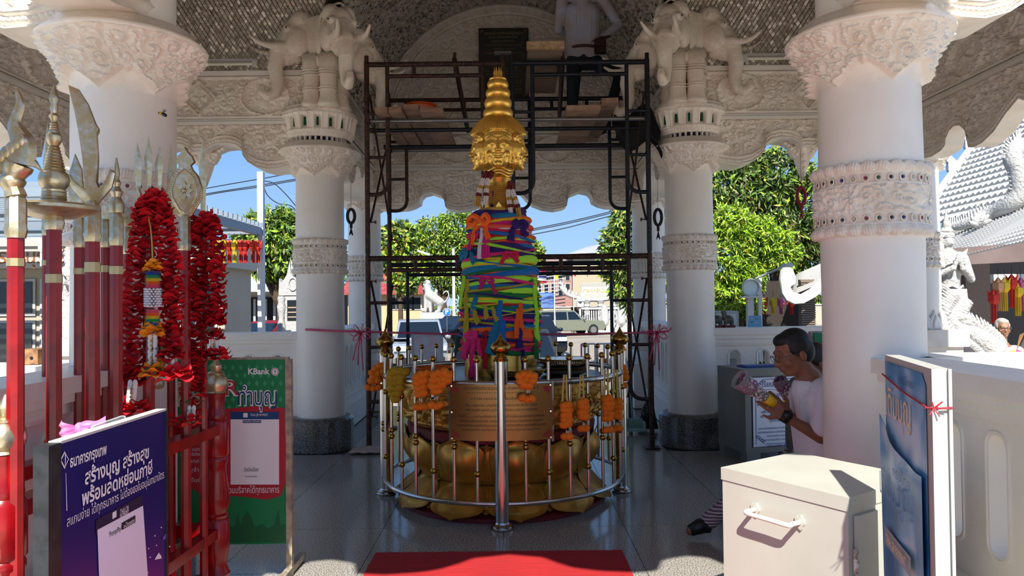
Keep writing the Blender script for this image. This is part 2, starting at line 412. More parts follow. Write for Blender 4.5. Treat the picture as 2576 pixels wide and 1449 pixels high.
def cpet(x,y,z,r,c,n=14,h=.2):
    b=MB()
    for k in range(n):
        th=2*PI*k/n; d=Vector((math.cos(th),math.sin(th),0)); t=Vector((-d.y,d.x,0)); w_=PI*r/n*1.25
        b.prism([(-w_,0),(-w_*1.1,h*.35),(-w_*.5,h*.7),(0,h),(w_*.5,h*.7),(w_*1.1,h*.35),(w_,0)],Vector((x,y,z))+d*r,t,Vector((0,0,1))-d*.15,.03,.2)
        b.prism([(-w_*.6,h*.05),(-w_*.6,h*.3),(0,h*.75),(w_*.6,h*.3),(w_*.6,h*.05)],Vector((x,y,z))+d*(r+.02),t,Vector((0,0,1))-d*.15,.02,.25)
    return b.build('petals',PLR,c)
for x,y in ((4.23,7.7),(-4.37,7.7),(4.23,3.8),(-4.37,3.8)):
    c=column(x,y,'slim','slim white outer column '+('of the right wing' if x>0 else 'of the left wing')+(', far side' if y>5 else ', near side'),.94); b=MB(); b.b2((x-.3,y-.3,0),(x+.3,y+.3,1.0)); b.b2((x-.34,y-.34,1.0),(x+.34,y+.34,1.17)); b.build('pedestal',PLR,c); cpet(x,y,1.17,.26,c)
for x in (-2.0,1.86): column(x,1.45,'near')
# ---- cusped carved beams ----
WP=[(0,3.07),(.2,3.02),(.28,2.93),(.37,2.85),(.5,2.80),(.67,2.775),(.80,2.80),(.85,2.83),(.86,2.92),(.9,2.98),(1.04,3.035),(1.15,3.01),(1.2,2.96),(1.21,2.89),(1.3,2.84),(1.4,2.81),(1.6,2.80),(2.2,2.84)]
SP=[(0,3.06),(.06,3.05),(.10,3.10),(.18,3.135),(.28,3.145),(.38,3.125),(.44,3.08),(.45,3.02),(.50,2.95),(.58,2.90),(.70,2.87),(.82,2.88),(.95,2.91),(1.5,2.95)]
QP=[(0,3.05),(.15,2.97),(.3,2.86),(.45,2.80),(.57,2.785),(.645,2.80),(.66,2.86),(.69,2.96),(.76,3.02),(.84,3.035),(.92,3.01),(.97,2.95),(.985,2.89),(1.05,2.855),(1.2,2.83),(1.47,2.85),(2.2,2.88)]
def relief_panel(b,O,ux,n,L,zb,zt,step,depth,s,seed,rope=True,frame=False,medal=False):
    nu=int(L/step)+1; u=np.linspace(0,L,nu); zbv=zb(u); ztv=zt(u); nv=int((ztv-zbv).max()/step)+2
    t=np.linspace(0,1,nv)[:,None]; Z=zbv[None]+(ztv-zbv)[None]*t; U=np.broadcast_to(u[None],Z.shape)
    h=scroll(U+seed*.37,Z+seed*.71,s,seed)
    e=Z-zbv[None]
    D=depth*h
    if rope:
        rp=.35+.65*np.abs(np.sin((U+e*.6)*PI/.028)); D=np.where(e<.085,depth*(.55+.0*e),D)
        D=D+np.where((e>.02)&(e<.065),depth*.75*rp*np.sin((e-.02)/.045*PI),0)+depth*.7*np.exp(-((e-.078)/.007)**2)+depth*.5*(e<.014)
    if frame:
        f=ztv[None]-Z; D=np.where((e<.03)|(f<.03),depth*.9,D)
    if medal:
        zc=(zbv+ztv)[None]/2; H=(ztv-zbv)[None]/2; per=H.max()*3.1; k=(U-L/2)/per; ci=np.round(k); du=(k-ci)*per; dv=Z-zc
        q=np.abs(du)+np.abs(dv)*1.0; Q=H*.92
        odd=(ci.astype(int)%2)!=0
        rad=np.hypot(du/1.35,dv)
        ins=np.where(odd,rad,q)<Q*(.86)
        ring=np.where(odd,np.exp(-((rad-Q*.9)/.010)**2),np.exp(-((q-Q*.88)/.010)**2)+.8*np.exp(-((q-Q*.62)/.007)**2))
        th=np.arctan2(dv,du); fl=(.5+.5*np.cos(th*np.where(odd,3,4)))*np.exp(-(np.hypot(du,dv)/(Q*.45))**2)
        D=np.where(ins,depth*(.35*h+.75*fl),D)+depth*.9*ring
    D=D*np.clip((ztv[None]-Z)/.004,0,1)
    ux=np.array(ux,float); n_=np.array(n,float); P=np.array(O,float)+U[...,None]*ux+D[...,None]*n_; P[...,2]+=Z
    flip=np.dot(np.cross(ux,[0,0,1]),n_)<0
    b.grid(P,flip=flip)
    return u,zbv
def beam(p0,p1,n,prof,ztop=3.87,th=.3,step=.0068,seed=1,zmid=3.34,label=None,upper=True,both=False):
    p0=Vector(p0+(0,)); p1=Vector(p1+(0,)); L=(p1-p0).length; ux=(p1-p0).normalized(); n=Vector(n+(0,))
    mid=(p0+p1)/2; bo=struct('carved_beam',(mid.x,mid.y,0))
    if label: bo['label']=label
    D=np.array([q[0] for q in prof]); Hh=np.array([q[1] for q in prof]); zb=lambda u:np.interp(np.abs(u-L/2),D,Hh)
    O=p0+n*th/2
    b=MB(); u,zbv=relief_panel(b,O,ux,n,L,zb,lambda u:np.full_like(u,zmid),step,.052,.135,seed)
    k=len(u); A=[O+ux*float(x)+Vector((0,0,float(z))) +n*.054 for x,z in zip(u,zbv)]; Bk=[q-n*(th+.054) for q in A]
    b.add([tuple(q) for q in A+Bk],[(i,i+1,k+i+1,k+i) for i in range(k-1)])
    Tk=[Vector((q.x,q.y,zmid)) for q in Bk]; b.add([tuple(q) for q in Bk+Tk],[(i,i+1,k+i+1,k+i) for i in range(k-1)])
    b.build('lower_panel',PLR,bo,'all')
    b=MB(); 
    def bx(z0,z1,out,a0=0):
        c=mid+n*(out/2-a0/2)+Vector((0,0,(z0+z1)/2)); ang=math.atan2(ux.y,ux.x); b.box(c,(L,th+out+a0,z1-z0),(0,0,ang))
    bx(zmid,zmid+.03,.05); bx(zmid+.03,zmid+.06,.03); bx(ztop-.03,ztop+.02,.05); bx(zmid+.06,ztop-.03,-.004)
    b.build('moulding',PL,bo)
    if upper:
        b=MB(); relief_panel(b,O,ux,n,L,lambda u:np.full_like(u,zmid+.06),lambda u:np.full_like(u,ztop-.03),step,.05,.105,seed+3,rope=False,frame=True,medal=True); b.build('upper_panel',PLR,bo,'all')
    return bo
beam((-4.37,7.68),(-2.0,7.68),(0,-1),SP,seed=3,label='carved cusped beam left of the left elephant column')
beam((1.86,7.68),(4.23,7.68),(0,-1),SP,seed=4,label='carved cusped beam right of the right elephant column')
beam((-2.1,10.42),(1.96,10.42),(0,-1),WP,seed=6,step=.0085,label='carved cusped beam behind the golden pillar')
beam((-4.2,3.8),(-4.2,7.68),(1,0),QP,seed=8,th=.12,step=.0085,label='carved cusped beam of the left wing, receding')
beam((4.1,3.8),(4.1,7.68),(-1,0),QP,seed=9,th=.12,step=.0085,label='carved cusped beam of the right wing, receding')
beam((-2.0,7.68),(-2.1,10.5),(1,0),SP,seed=11,step=.02); beam((1.86,7.68),(1.96,10.5),(-1,0),SP,seed=12,step=.02)
beam((-4.37,3.8),(-2.0,3.8),(0,-1),SP,seed=13,step=.008); beam((1.86,3.8),(4.23,3.8),(0,-1),SP,seed=14,step=.008)
beam((-2.42,1.45),(2.08,1.45),(0,-1),WP,seed=15,step=.04)  # unseen front beam, lengthened past its columns to shade the left column
beam((-2.0,1.25),(-2.0,3.8),(1,0),SP,seed=16,step=.03); beam((1.86,1.25),(1.86,3.8),(-1,0),SP,seed=17,step=.03)
# pendants in the middle of the small bays
def pendant(c,ux,n):
    c=Vector(c); ux=Vector(ux); n=Vector(n); po=struct('trim_pendant',tuple(c)); b=MB()
    core=[(0,-.36),(.035,-.27),(.06,-.2),(.085,-.12),(.06,-.05),(.09,.02),(.05,.06),(-.05,.06),(-.09,.02),(-.06,-.05),(-.085,-.12),(-.06,-.2),(-.035,-.27)]
    b.prism(core,c,ux,(0,0,1),.10,.12)
    for sgn in (-1,1):
        wing=[(.03,-.14),(.10,-.13),(.15,-.05),(.15,.0),(.21,.03),(.235,.09),(.20,.075),(.205,.045),(.15,.05),(.10,.0),(.06,-.02),(.03,-.05)]
        b.prism([(sgn*x,z) for x,z in (wing if sgn>0 else wing[::-1])],c,ux,(0,0,1),.07,.10)
        for k in range(5): b.ell(c+ux*sgn*(.07+.03*k)+Vector((0,0,-.09+.03*k+.01*math.sin(k*3)))-n*-.04,(.022,.022,.022),None,8,6)
        b.tube([c+n*.045+ux*sgn*(.02+.07*math.cos(a)*.6+.07)+Vector((0,0,-.06+.04*math.sin(a))) for a in np.linspace(0,5,10)],[.012-.0008*k for k in range(10)],6)
    for z in (-.3,-.24,-.18,-.11,-.04,.02):
        b.ell(c+n*.05+Vector((0,0,z)),(.03 if z>-.2 else .018,.02,.026),None,8,6)
    b.build('carving',PLR,po,'all')
pendant((-3.185,7.66,3.09),(1,0,0),(0,-1,0)); pendant((3.045,7.66,3.09),(1,0,0),(0,-1,0))
pendant((-3.185,3.78,3.09),(1,0,0),(0,-1,0)); pendant((3.045,3.78,3.09),(1,0,0),(0,-1,0))
# ---- vaults with mirror mosaic ----
RV=1.8; ZS=3.89
VB=mat('vault_mortar','#8d857a',.8,noise=(30,.4,.6)); VG=mat('mirror_mosaic','#ded4c4',.3,.35); VG2=mat('dull_mosaic','#c9bfae',.4,.1); VG3=mat('bright_mirror','#dcdad2',.03,1)
ce=struct('ceiling',(XC,YC,ZS))
def vault(axis,sgn,end,tile,half=False,name='vault'):
    "axis 'y' vault runs along Y; param theta, s(0..1) from the groin to the end"
    th=np.linspace(0,PI,49); P=[]
    for k in range(0,2):
        row=[]
        for t in th:
            a=RV*math.cos(t); z=ZS+RV*math.sin(t); m=abs(a)*(1.93/1.8)
            q=m if k==0 else end
            row.append((XC+a,YC+sgn*q,z) if axis=='y' else (XC+sgn*q,YC+a,z))
        P.append(row)
    b=MB(); b.grid(P); b.build(name+'_shell',VB,ce,'all')
    b=MB(); r_=np.random.default_rng(5)
    tw,tl=tile
    nt=int(PI*RV/tw); 
    for i in range(nt):
        t=(i+.5)*PI/nt; a=math.cos(t); 
        if half and math.sin(t)>half: continue
        s0=abs(RV*a)*(1.93/1.8); ns=int((end-s0)/tl)
        for k in range(ns):
            q=s0+(k+.5+(.5 if i%2 else 0))*tl
            if q>end: continue
            rr_=RV-.012; cx,cz=rr_*math.cos(t),rr_*math.sin(t); tt=Vector((-math.sin(t),0,math.cos(t))); nn=Vector((-math.cos(t),0,-math.sin(t)))
            ti=r_.normal(0,.13,2); dt=tt*(tw*.47)+nn*ti[0]*tw; ds=Vector((0,1,0))*(tl*.47)+nn*ti[1]*tl*.5
            c=Vector((cx,0,cz))
            if half: vs=[c-dt*2,c+ds,c+dt*2,c-ds]
            else: vs=[c-dt-ds,c+dt-ds,c+dt+ds,c-dt+ds]
            vs=[(XC+v.x,YC+sgn*(q+v.y),ZS+v.z) if axis=='y' else (XC+sgn*(q+v.y),YC+v.x,ZS+v.z) for v in vs]
            b.mi=0 if r_.random()<.55 else 1
            if half and r_.random()<.006: b.mi=2
            b.add(vs,[(0,1,2,3)])
    b.build(name+'_mosaic',[VG,VG2,VG3],ce,kind='stuff')
vault('y',1,4.55,(.03,.05)); vault('y',-1,4.25,(.06,.1)); vault('x',-1,4.15,(.026,.045),half=.62); vault('x',1,4.05,(.026,.045),half=.62)
# bird netting over the side vault mosaics (diamond mesh)
NET=mat('net_wire','#3b352c',.6,.3)
for sx,e in ((-1,4.1),(1,4.0)):
    b=MB(); rn=RV-.10; s0=1.75; pitch=.062
    tmax=.72
    n_=int((e-s0)/pitch)+14
    for k in range(-14,n_):
        for d in (1,-1):
            pts=[]
            for j in range(13):
                t=tmax*j/12; q=s0+(k+.5)*pitch+d*rn*t*.62
                if q<max(rn*math.cos(t)*1.07,1.2) or q>e: 
                    if len(pts)>1: b.tube(pts,.0016,3,caps=False)
                    pts=[]; continue
                pts.append((XC+sx*q,YC+rn*math.cos(t),ZS+rn*math.sin(t)))
            if len(pts)>1: b.tube(pts,.0016,3,caps=False)
    b.build('diamond_netting',NET,ce,kind='stuff')
# ---- tympana ----
def tymp(O,ux,n,step,seed,inner=1.62):
    t=struct('wall_tympanum',tuple(O)); O=Vector(O); ux=Vector(ux); n=Vector(n)
    nu=int(2*RV/step); u=np.linspace(-RV,RV,nu); zt=np.sqrt(np.maximum(RV**2-u**2,0))+.0
    nv=int(RV/step); T=np.linspace(0,1,nv)[:,None]; Z=zt[None]*T; U=np.broadcast_to(u[None],Z.shape); rad=np.hypot(U,Z)
    h=scroll(U+seed,Z+seed*2,.17,seed)
    D=.055*h; D=np.where(rad>inner,.012,D); A=np.arctan2(Z,U)
    for c,a in ((inner,.03),(inner+.05,.02),(inner+.145,.03)): D=D+a*np.exp(-((rad-c)/.012)**2)
    D=np.where((rad>inner+.06)&(rad<inner+.135),.012+.022*np.abs(np.sin(A*46)),D)
    P=np.array(O)+U[...,None]*np.array(ux)+D[...,None]*np.array(n); P[...,2]+=Z
    b=MB(); b.grid(P,flip=np.dot(np.cross(np.array(ux),[0,0,1]),np.array(n))<0)
    b.build('relief',PLR,t,'all')
    b=MB(); b.box(O-n*.08+Vector((0,0,RV/2-.02)),(2*RV+.4,.1,RV+.3),(0,0,math.atan2(ux.y,ux.x))); b.build('backing',PL,t)
tymp((XC,10.27,ZS),(1,0,0),(0,-1,0),.0095,3)
tymp((4.06+.02,YC,ZS),(0,1,0),(-1,0,0),.02,5); tymp((-4.2,YC,ZS),(0,1,0),(1,0,0),.02,6); tymp((XC,1.48,ZS),(1,0,0),(0,1,0),.05,7)
# white roof above the vaults
rf=struct('roof',(XC,YC,5.8)); b=MB(); b.b2((-2.2,1.35,5.72),(2.06,10.5,5.85)); b.b2((-4.3,3.7,5.72),(4.16,7.8,5.85)); b.build('slab',WHT,rf)
b=MB()
for x0_,x1_,y0,y1 in ((-2.42,-2.05,1.3,3.75),(-2.25,-2.05,7.75,10.5),(1.91,2.08,1.3,3.75),(1.91,2.11,7.75,10.5)): b.b2((x0_,y0,3.87),(x1_,y1,5.75))  # unseen left front wall is widened to keep sun off the left column
for y in (3.8,7.72):
    for x0,x1 in ((-4.3,-1.95),(1.8,4.16)): b.b2((x0,y-.06,3.9),(x1,y+.14,5.75)) if y>5 else b.b2((x0,y-.14,3.9),(x1,y+.06,5.75))
b.build('outer_walls',PL,rf)
# ---- balustrades with stadium slots ----
def balustrade(p0,p1,name='wall_balustrade',gap=.27,label=None,cw=.32):
    p0=Vector(p0+(0,)); p1=Vector(p1+(0,)); L=(p1-p0).length; ux=(p1-p0).normalized(); nn=Vector((-ux.y,ux.x,0)); ang=math.atan2(ux.y,ux.x)
    m=(p0+p1)/2; o=struct(name,(m.x,m.y,0))
    if label: o['label']=label
    b=MB()
    b.box(m+Vector((0,0,1.17)),(L,cw,.07),(0,0,ang)); b.box(m+Vector((0,0,1.115)),(L,cw-.05,.04),(0,0,ang)); b.box(m+Vector((0,0,1.07)),(L,.2,.05),(0,0,ang)); b.box(m+Vector((0,0,1.035)),(L,.17,.02),(0,0,ang))
    b.build('cap',PL,o)
    b=MB(); b.box(m+Vector((0,0,.14)),(L,.24,.28),(0,0,ang)); b.box(m+Vector((0,0,.30)),(L,.2,.04),(0,0,ang)); b.box(m+Vector((0,0,.345)),(L,.17,.05),(0,0,ang)); b.build('base',PL,o)
    z0,z1=.37,1.025; n=max(1,int(L/gap)); g_=L/n; hw=.052; st=[]
    zl,zh=.50,.97
    for k in range(0,9): a=PI*k/8; st.append((hw*math.cos(a),zh-hw+hw*math.sin(a)))
    for k in range(0,9): a=PI+PI*k/8; st.append((hw*math.cos(a),zl+hw+hw*math.sin(a)))
    q=len(st)
    def rect(x,z):  # push the stadium point out to the cell border
        if z>=(zl+zh)/2:
            i=0
        s=max(abs(x)/(g_/2),1e-6); 
        return None
    b=MB()
    for i in range(n):
        cx=g_*(i+.5)
        ring=[]
        for (x,z) in st:
            zc_=zh-hw if z>=(zl+zh)/2 else zl+hw; cx_,cz_=x/hw,(z-zc_)/hw; mm=max(abs(cx_),abs(cz_)); X=cx_/mm*g_/2; Zz=zc_+cz_/mm*((z1-zc_) if cz_>0 else (zc_-z0))
            ring.append((X,Zz))
        for sd_ in (-.055,.055):
            v=[p0+ux*(cx+x)+nn*sd_+Vector((0,0,z)) for x,z in ring]+[p0+ux*(cx+x)+nn*sd_+Vector((0,0,z)) for x,z in st]
            f=[(k,(k+1)%q,q+(k+1)%q,q+k) for k in range(q)]
            b.add(v,f)
            # the corners left by the ring
            for sx in (-1,1):
                for zc,zz in ((z1,zh-hw),(z0,zl+hw)):
                    pass
        v=[p0+ux*(cx+x)-nn*.055+Vector((0,0,z)) for x,z in st]+[p0+ux*(cx+x)+nn*.055+Vector((0,0,z)) for x,z in st]
        b.add(v,[(k,(k+1)%q,q+(k+1)%q,q+k) for k in range(q)])
        for sd_ in (-1,1):   # raised rim round each slot
            rp=[p0+ux*(cx+x*1.28)+nn*sd_*.055+Vector((0,0,(zl+zh)/2+(z-(zl+zh)/2)*1.05)) for x,z in st]; b.tube(rp+[rp[0]],.008,5,caps=False)
    b.build('slotted_panel',PL,o)
    return o
BAL=[((-2.0,1.3),(-2.0,3.8)),((1.9,1.0),(1.9,3.8)),((-4.3,3.75),(-2.0,3.75)),((1.86,3.75),(4.2,3.75)),((-4.37,7.7),(-2.0,7.7)),((1.86,7.7),(4.23,7.7)),((-2.05,7.68),(-2.1,10.5)),((1.9,7.68),(1.96,10.5))]
for a,c in BAL: balustrade(a,c)
# fluorescent tubes
for x0,x1,l in ((-4.0,-2.55,'fluorescent tube light under the netting, left of the golden pillar'),(2.35,4.0,'fluorescent tube light under the netting, right of the golden pillar')):
    t=thing('fluorescent_light',l,'light',((x0+x1)/2,7.42,3.97)); b=MB(); b.b2((x0,7.41,3.955),(x1,7.46,3.99)); b.build('housing',WHT,t)
    b=MB(); b.cyl((x0+.05,7.39,3.93),(x1-.05,7.39,3.93),.016,n=12); b.build('tube',mat('tube_glass','#d9d5c8',.2),t)
    [MB().b2((x_,7.375,3.905),(x_+.05,7.42,3.96)).build('socket',WHT,t) for x_ in (x0,x1-.05)]
# ================= GOLDEN PILLAR AND ITS PEDESTAL =================
PX,PY=-.095,5.78
ped=thing('lotus_pedestal','big round gilded lotus pedestal with red waist, carrying the golden pillar','pedestal',(PX,PY,0))
RBAND=mat('red_pedestal_paint','#6d0a12',.5,noise=(12,.35,.65),col2='#540811')
b=MB(); b.lathe([(.80,0),(.80,.03),(.77,.05),(.70,.06)],(PX,PY,0),64); b.build('base_ring',RBAND,ped,True)
b=MB(); b.lathe([(.70,.05),(.74,.12),(.60,.2),(.58,.24),(.66,.4),(.66,.5),(.72,.52),(.73,.58),(.70,.6)],(PX,PY,0),64); b.build('waist',RBAND,ped,True)
def petal(w_,h_,rb,rt,z,bul,down=False):
    "petal as a curved sheet around the pedestal axis"
    nu,nv=17,15; P=np.zeros((nv,nu,3))
    for i in range(nv):
        v=i/(nv-1)
        wd=w_*(math.sin(min(1,v*1.9+.28)*PI/2)**.7)*(1-max(0,(v-.5)/.5)**5*.9)
        for j in range(nu):
            u=j/(nu-1)*2-1; a=u*wd; e=1-abs(u)**2.2
            r=rb+(rt-rb)*v**1.3+bul*e*math.sin(min(v*1.12,1)*PI)**.8+.018
            if abs(u)>.78 or v>.9: r+=.016
            if abs(u)<.09: r+=.008*math.sin(v*PI)
            zz=z+h_*v*(1-.06*abs(u)**2)
            P[i,j]=(r*math.sin(a),-r*math.cos(a),zz)
    b=MB(); b.grid(P); Q=P*np.array([.93,.93,1]); Q[...,2]-=.0; b.grid(Q,flip=True)
    return b
me1=petal(.27,.345,.60,.72,.215,.10).mesh('petal',OGOLD,60); me2=petal(.24,.30,.60,.69,.22,.03).mesh('petal',OGOLD,60)
me3=petal(.27,.20,.60,.82,.21,.05)
for k in range(len(me3.v)): me3.v[k]=me3.v[k]*np.array([1,1,-1])+np.array([0,0,.42+.015])
me3.f=[q[::-1] for q in me3.f]; me3=me3.mesh('petal',OGOLD,60)
me4=petal(.25,.165,.58,.76,.225,.03); 
for k in range(len(me4.v)): me4.v[k]=me4.v[k]*np.array([1,1,-1])+np.array([0,0,.42+.03])
me4.f=[q[::-1] for q in me4.f]; me4=me4.mesh('petal',OGOLD,60)
NP_=11
for m,o_,k0 in ((me2,.5,0),(me1,0,0),(me4,.5,0),(me3,0,0)):
    for k in range(NP_):
        o=link('petal',m,ped); o.rotation_euler=(0,0,2*PI*(k+o_+.28)/NP_)
def fnb(Z,T):
    t=(Z-.6)/.33; base=.70+.06*np.sin(np.clip(t,0,1)*PI*.75)+.03*t
    h=scroll(T*.78,Z*1.0+.3,.17,4,False); k=(T*9/PI)%2-1
    mo=np.exp(-((np.abs(k)-.75+.25*t)/.10)**2)
    m=(t>.1)&(t<.86); return base+np.where(m,.028*h+.02*mo,0.012)+.012*np.exp(-((t-.08)/.03)**2)
b=MB(); b.grid(shell(fnb,.6,.93,56,420)+np.array([PX,PY,0]),wrap=True,flip=True); b.build('bowl_drum',OGOLD,ped,'all')
b=MB(); b.lathe([(.755,.905),(.79,.915),(.79,.935),(.75,.94),(.05,.94)],(PX,PY,0),64); b.build('rim',mat('dark_table','#2b2722',.3),ped,True)
# ---- pillar with four faced head ----
pil=thing('golden_pillar','golden city pillar topped by a smiling four-faced head, wrapped in coloured cloth','statue',(PX,PY,.94))
zf=lambda y,Ys=5.78: 1.5+(758-y)/(F/Ys)
BR=[(.94,.285),(1.15,.275),(1.3,.27),(1.6,.262),(1.9,.235),(2.1,.205),(2.22,.17),(2.24,.13)]
brad=lambda z: float(np.interp(z,[q[0] for q in BR],[q[1] for q in BR]))
b=MB(); b.lathe([(r,z) for z,r in BR],(PX,PY,0),32); b.build('shaft',GOLD,pil,True)
b=MB(); 
pr=[(.135,2.22)]
for k in range(12): z=2.225+k*.0145; r=.125-.0022*k; pr+=[(r,z),(r+.007,z+.007),(r,z+.0145)]
b.lathe(pr,(PX,PY,0),40,mod=lambda th,z:1+.02*abs(math.sin(th*32+z*300))); b.build('beaded_wrap',mat('gold_beads','#c79a45',.45,.6,bump=(260,.8,.004)),pil)
b=MB()
for k in range(10):
    th=2*PI*k/10; d=Vector((math.sin(th),-math.cos(th),0)); t=Vector((math.cos(th),math.sin(th),0)); b.prism([(-.028,0),(-.018,.03),(0,.055),(.018,.03),(.028,0)],Vector((PX,PY,2.21))+d*.15,t,(0,0,1),.012)
b.build('gold_points',GOLD,pil)
b=MB(); b.lathe([(.10,2.395),(.085,2.40),(.08,2.43),(.095,2.455),(.10,2.465),(.085,2.475),(.075,2.50),(.07,2.6)],(PX,PY,0),40)
for k,(z,r) in enumerate(((2.488,.098),(2.508,.108),(2.53,.115))): b.tube([(PX+r*math.cos(a),PY+r*math.sin(a),z+.012*math.cos(4*a)) for a in np.linspace(0,2*PI,41)],.009,6,caps=False)
b.build('neck',GOLD,pil,True)
pr=[('e',(0,0,2.70),(.15,.15,.17)),('e',(0,0,2.84),(.14,.14,.10))]
for q in range(4):
    M_=Matrix.Rotation(q*PI/2,3,'Z')
    def e(c,r,rot=None): pr.append(('e',tuple(M_@Vector(c)),r,(M_@rotm(rot))))
    def c(a,b_,r1,r2): pr.append(('c',tuple(M_@Vector(a)),tuple(M_@Vector(b_)),r1,r2))
    e((0,-.115,2.69),(.120,.09,.135)); e((0,-.135,2.60),(.088,.066,.068)); e((0,-.178,2.557),(.034,.026,.028)); e((0,-.13,2.77),(.110,.072,.075))
    for s in (-1,1):
        e((s*.052,-.168,2.632),(.038,.026,.034)); 
        c((s*.014,-.203,2.744),(s*.05,-.198,2.760),.005,.0055); c((s*.05,-.198,2.760),(s*.092,-.168,2.742),.0055,.004)
        e((s*.047,-.184,2.702),(.030,.017,.016)); c((s*.018,-.200,2.700),(s*.047,-.203,2.711),.0045,.005); c((s*.047,-.203,2.711),(s*.078,-.182,2.700),.005,.004)
        c((s*.02,-.199,2.692),(s*.047,-.201,2.688),.004,.005); c((s*.047,-.201,2.688),(s*.076,-.182,2.697),.005,.004)
        e((s*.014,-.213,2.652),(.012,.013,.010)); e((s*.117,-.085,2.69),(.011,.028,.045)); c((s*.117,-.085,2.665),(s*.108,-.09,2.575),.011,.013)
        c((0,-.209,2.622),(s*.022,-.206,2.628),.0085,.008); c((s*.022,-.206,2.628),(s*.047,-.186,2.624),.007,.004)
        c((0,-.207,2.604),(s*.024,-.203,2.607),.0105,.009); c((s*.024,-.203,2.607),(s*.045,-.187,2.619),.008,.004)
        c((s*.118,-.10,2.79),(s*.119,-.10,2.60),.007,.007)
    c((0,-.196,2.745),(0,-.220,2.662),.010,.015); e((0,-.222,2.657),(.015,.014,.012))
    for k in range(8):
        a0=-1.15+k*2.3/8; a1=a0+2.3/8; f=lambda a:(.112*math.sin(a)*1.0,-.118-.072*math.cos(a),2.785+.012*math.cos(a*2)+(.012 if abs(a)<.2 else .02*math.cos(a)))
        c(f(a0),f(a1),.0065,.0065)
hm=organic(pr,.0042,GOLD,3); setcoords(hm,mcoords(hm)-np.array([0,0,.94])); link('head',hm,pil)
def hair(Z,T):
    t=(Z-2.80)/.15; lob=.140+.075*np.abs(np.cos(2*T))**3; tt=np.clip(t,0,1)
    r=lob*(1-tt**2.3)+.112*tt**2.3; r=np.maximum(r,.11); g=.0075*np.sin(T*52+Z*40*np.sign(np.sin(4*T)))
    return r+g-.02*np.exp(-(t/.06)**2)
b=MB(); b.grid(shell(hair,2.80,2.95,26,420)+np.array([PX,PY,0]),wrap=True,flip=True); b.build('hair',GOLD,pil,'all')
for z0,z1,r in ((2.938,3.022,.119),(3.018,3.106,.109),(3.102,3.178,.098),(3.174,3.247,.085)):
    b=MB(); n=10; b.lathe([(r-.03+.03*math.sin(PI*(k+.5)/n)**.6,z0+(z1-z0)*k/(n-1)) for k in range(n)],(PX,PY,0),40); b.build('topknot_ring',GOLD,pil,'all')
b=MB(); b.lathe([(.066,3.245),(.07,3.252),(.066,3.262),(.03,3.268)],(PX,PY,0),32); b.build('topknot_cap',GOLD,pil,True)
b=MB()
for k in range(8):
    th=2*PI*(k+.5)/8; x,y=PX+.027*math.cos(th),PY+.027*math.sin(th); b.lathe([(.011,3.268),(.008,3.285),(.012,3.30),(.009,3.315),(.007,3.32),(.004,3.335),(.001,3.352)],(x,y,0),7)
b.lathe([(.03,3.264),(.026,3.275),(.022,3.30),(.03,3.31),(.01,3.312)],(PX,PY,0),16); b.build('crown',GOLD,pil,True)
# ---- sashes ----
CL={'dark purple':'#2b1260','orange':'#f2641c','teal blue':'#0d6f96','magenta':'#b8146d','red':'#b3121d','white':'#d8d3dc','crimson':'#c21f45','lime green':'#a5e63a','royal blue':'#1467ae','green':'#0f6b31','yellow':'#d9b51c','hot pink':'#e0287a','olive yellow':'#a89a28','coral':'#e8553f'}
CM={k:mat('cloth_'+k.replace(' ','_'),v,.85,bump=(60,.4,.006)) for k,v in CL.items()}
ordn=['','first','second','third','fourth','fifth','sixth','seventh','eighth','ninth','tenth']
SL=[(531,'dark purple',.07,6),(541,'teal blue',.05,-3),(548,'orange',.035,4),(556,'magenta',.05,2),(564,'coral',.035,-2),(571,'white',.035,-5),(580,'crimson',.05,4),(590,'red',.05,-6),(599,'lime green',.03,3),(607,'crimson',.04,0),(614,'dark purple',.045,-10),(624,'royal blue',.05,6),(632,'dark purple',.045,-4),(641,'green',.04,4),(648,'yellow',.035,-8),(656,'lime green',.05,6),(667,'yellow',.06,-3),(675,'teal blue',.05,5),(683,'orange',.035,-5),(689,'royal blue',.04,6),(696,'yellow',.05,-7),(706,'lime green',.035,9),(711,'dark purple',.05,-3),(720,'teal blue',.06,2),(728,'red',.05,-4),(734,'lime green',.04,3),(742,'green',.05,-3),(749,'yellow',.05,5),(757,'lime green',.035,-4),(764,'red',.05,2),(772,'green',.05,-2),(781,'royal blue',.05,8),(788,'dark purple',.05,-8),(796,'crimson',.05,4),(804,'teal blue',.05,-9),(812,'dark purple',.04,5),(820,'royal blue',.045,10),(828,'orange',.04,-3),(836,'coral',.05,3),(846,'orange',.07,-2),(858,'hot pink',.06,4),(868,'crimson',.06,-3),(878,'hot pink',.06,2),(887,'green',.035,-3)]
SL=[s+(1,) for s in SL]+[s+(0,) for s in ((553,'yellow',.02,12),(586,'royal blue',.022,-14),(603,'orange',.02,13),(619,'lime green',.02,-15),(637,'hot pink',.022,14),(661,'royal blue',.022,-16),(679,'green',.02,12),(700,'hot pink',.02,-14),(723,'olive yellow',.022,15),(745,'dark purple',.022,-13),(761,'yellow',.02,14),(778,'lime green',.02,-16),(792,'yellow',.02,15),(800,'hot pink',.022,-12),(816,'olive yellow',.02,-15),(833,'royal blue',.022,14),(852,'dark purple',.02,-13),(873,'orange',.02,10))]
SL.sort(key=lambda s:s[0]); oc={}
ordn+=['eleventh','twelfth']
cnt={}; tot={}
for s in SL: tot[s[1]]=tot.get(s[1],0)+1
sash={}
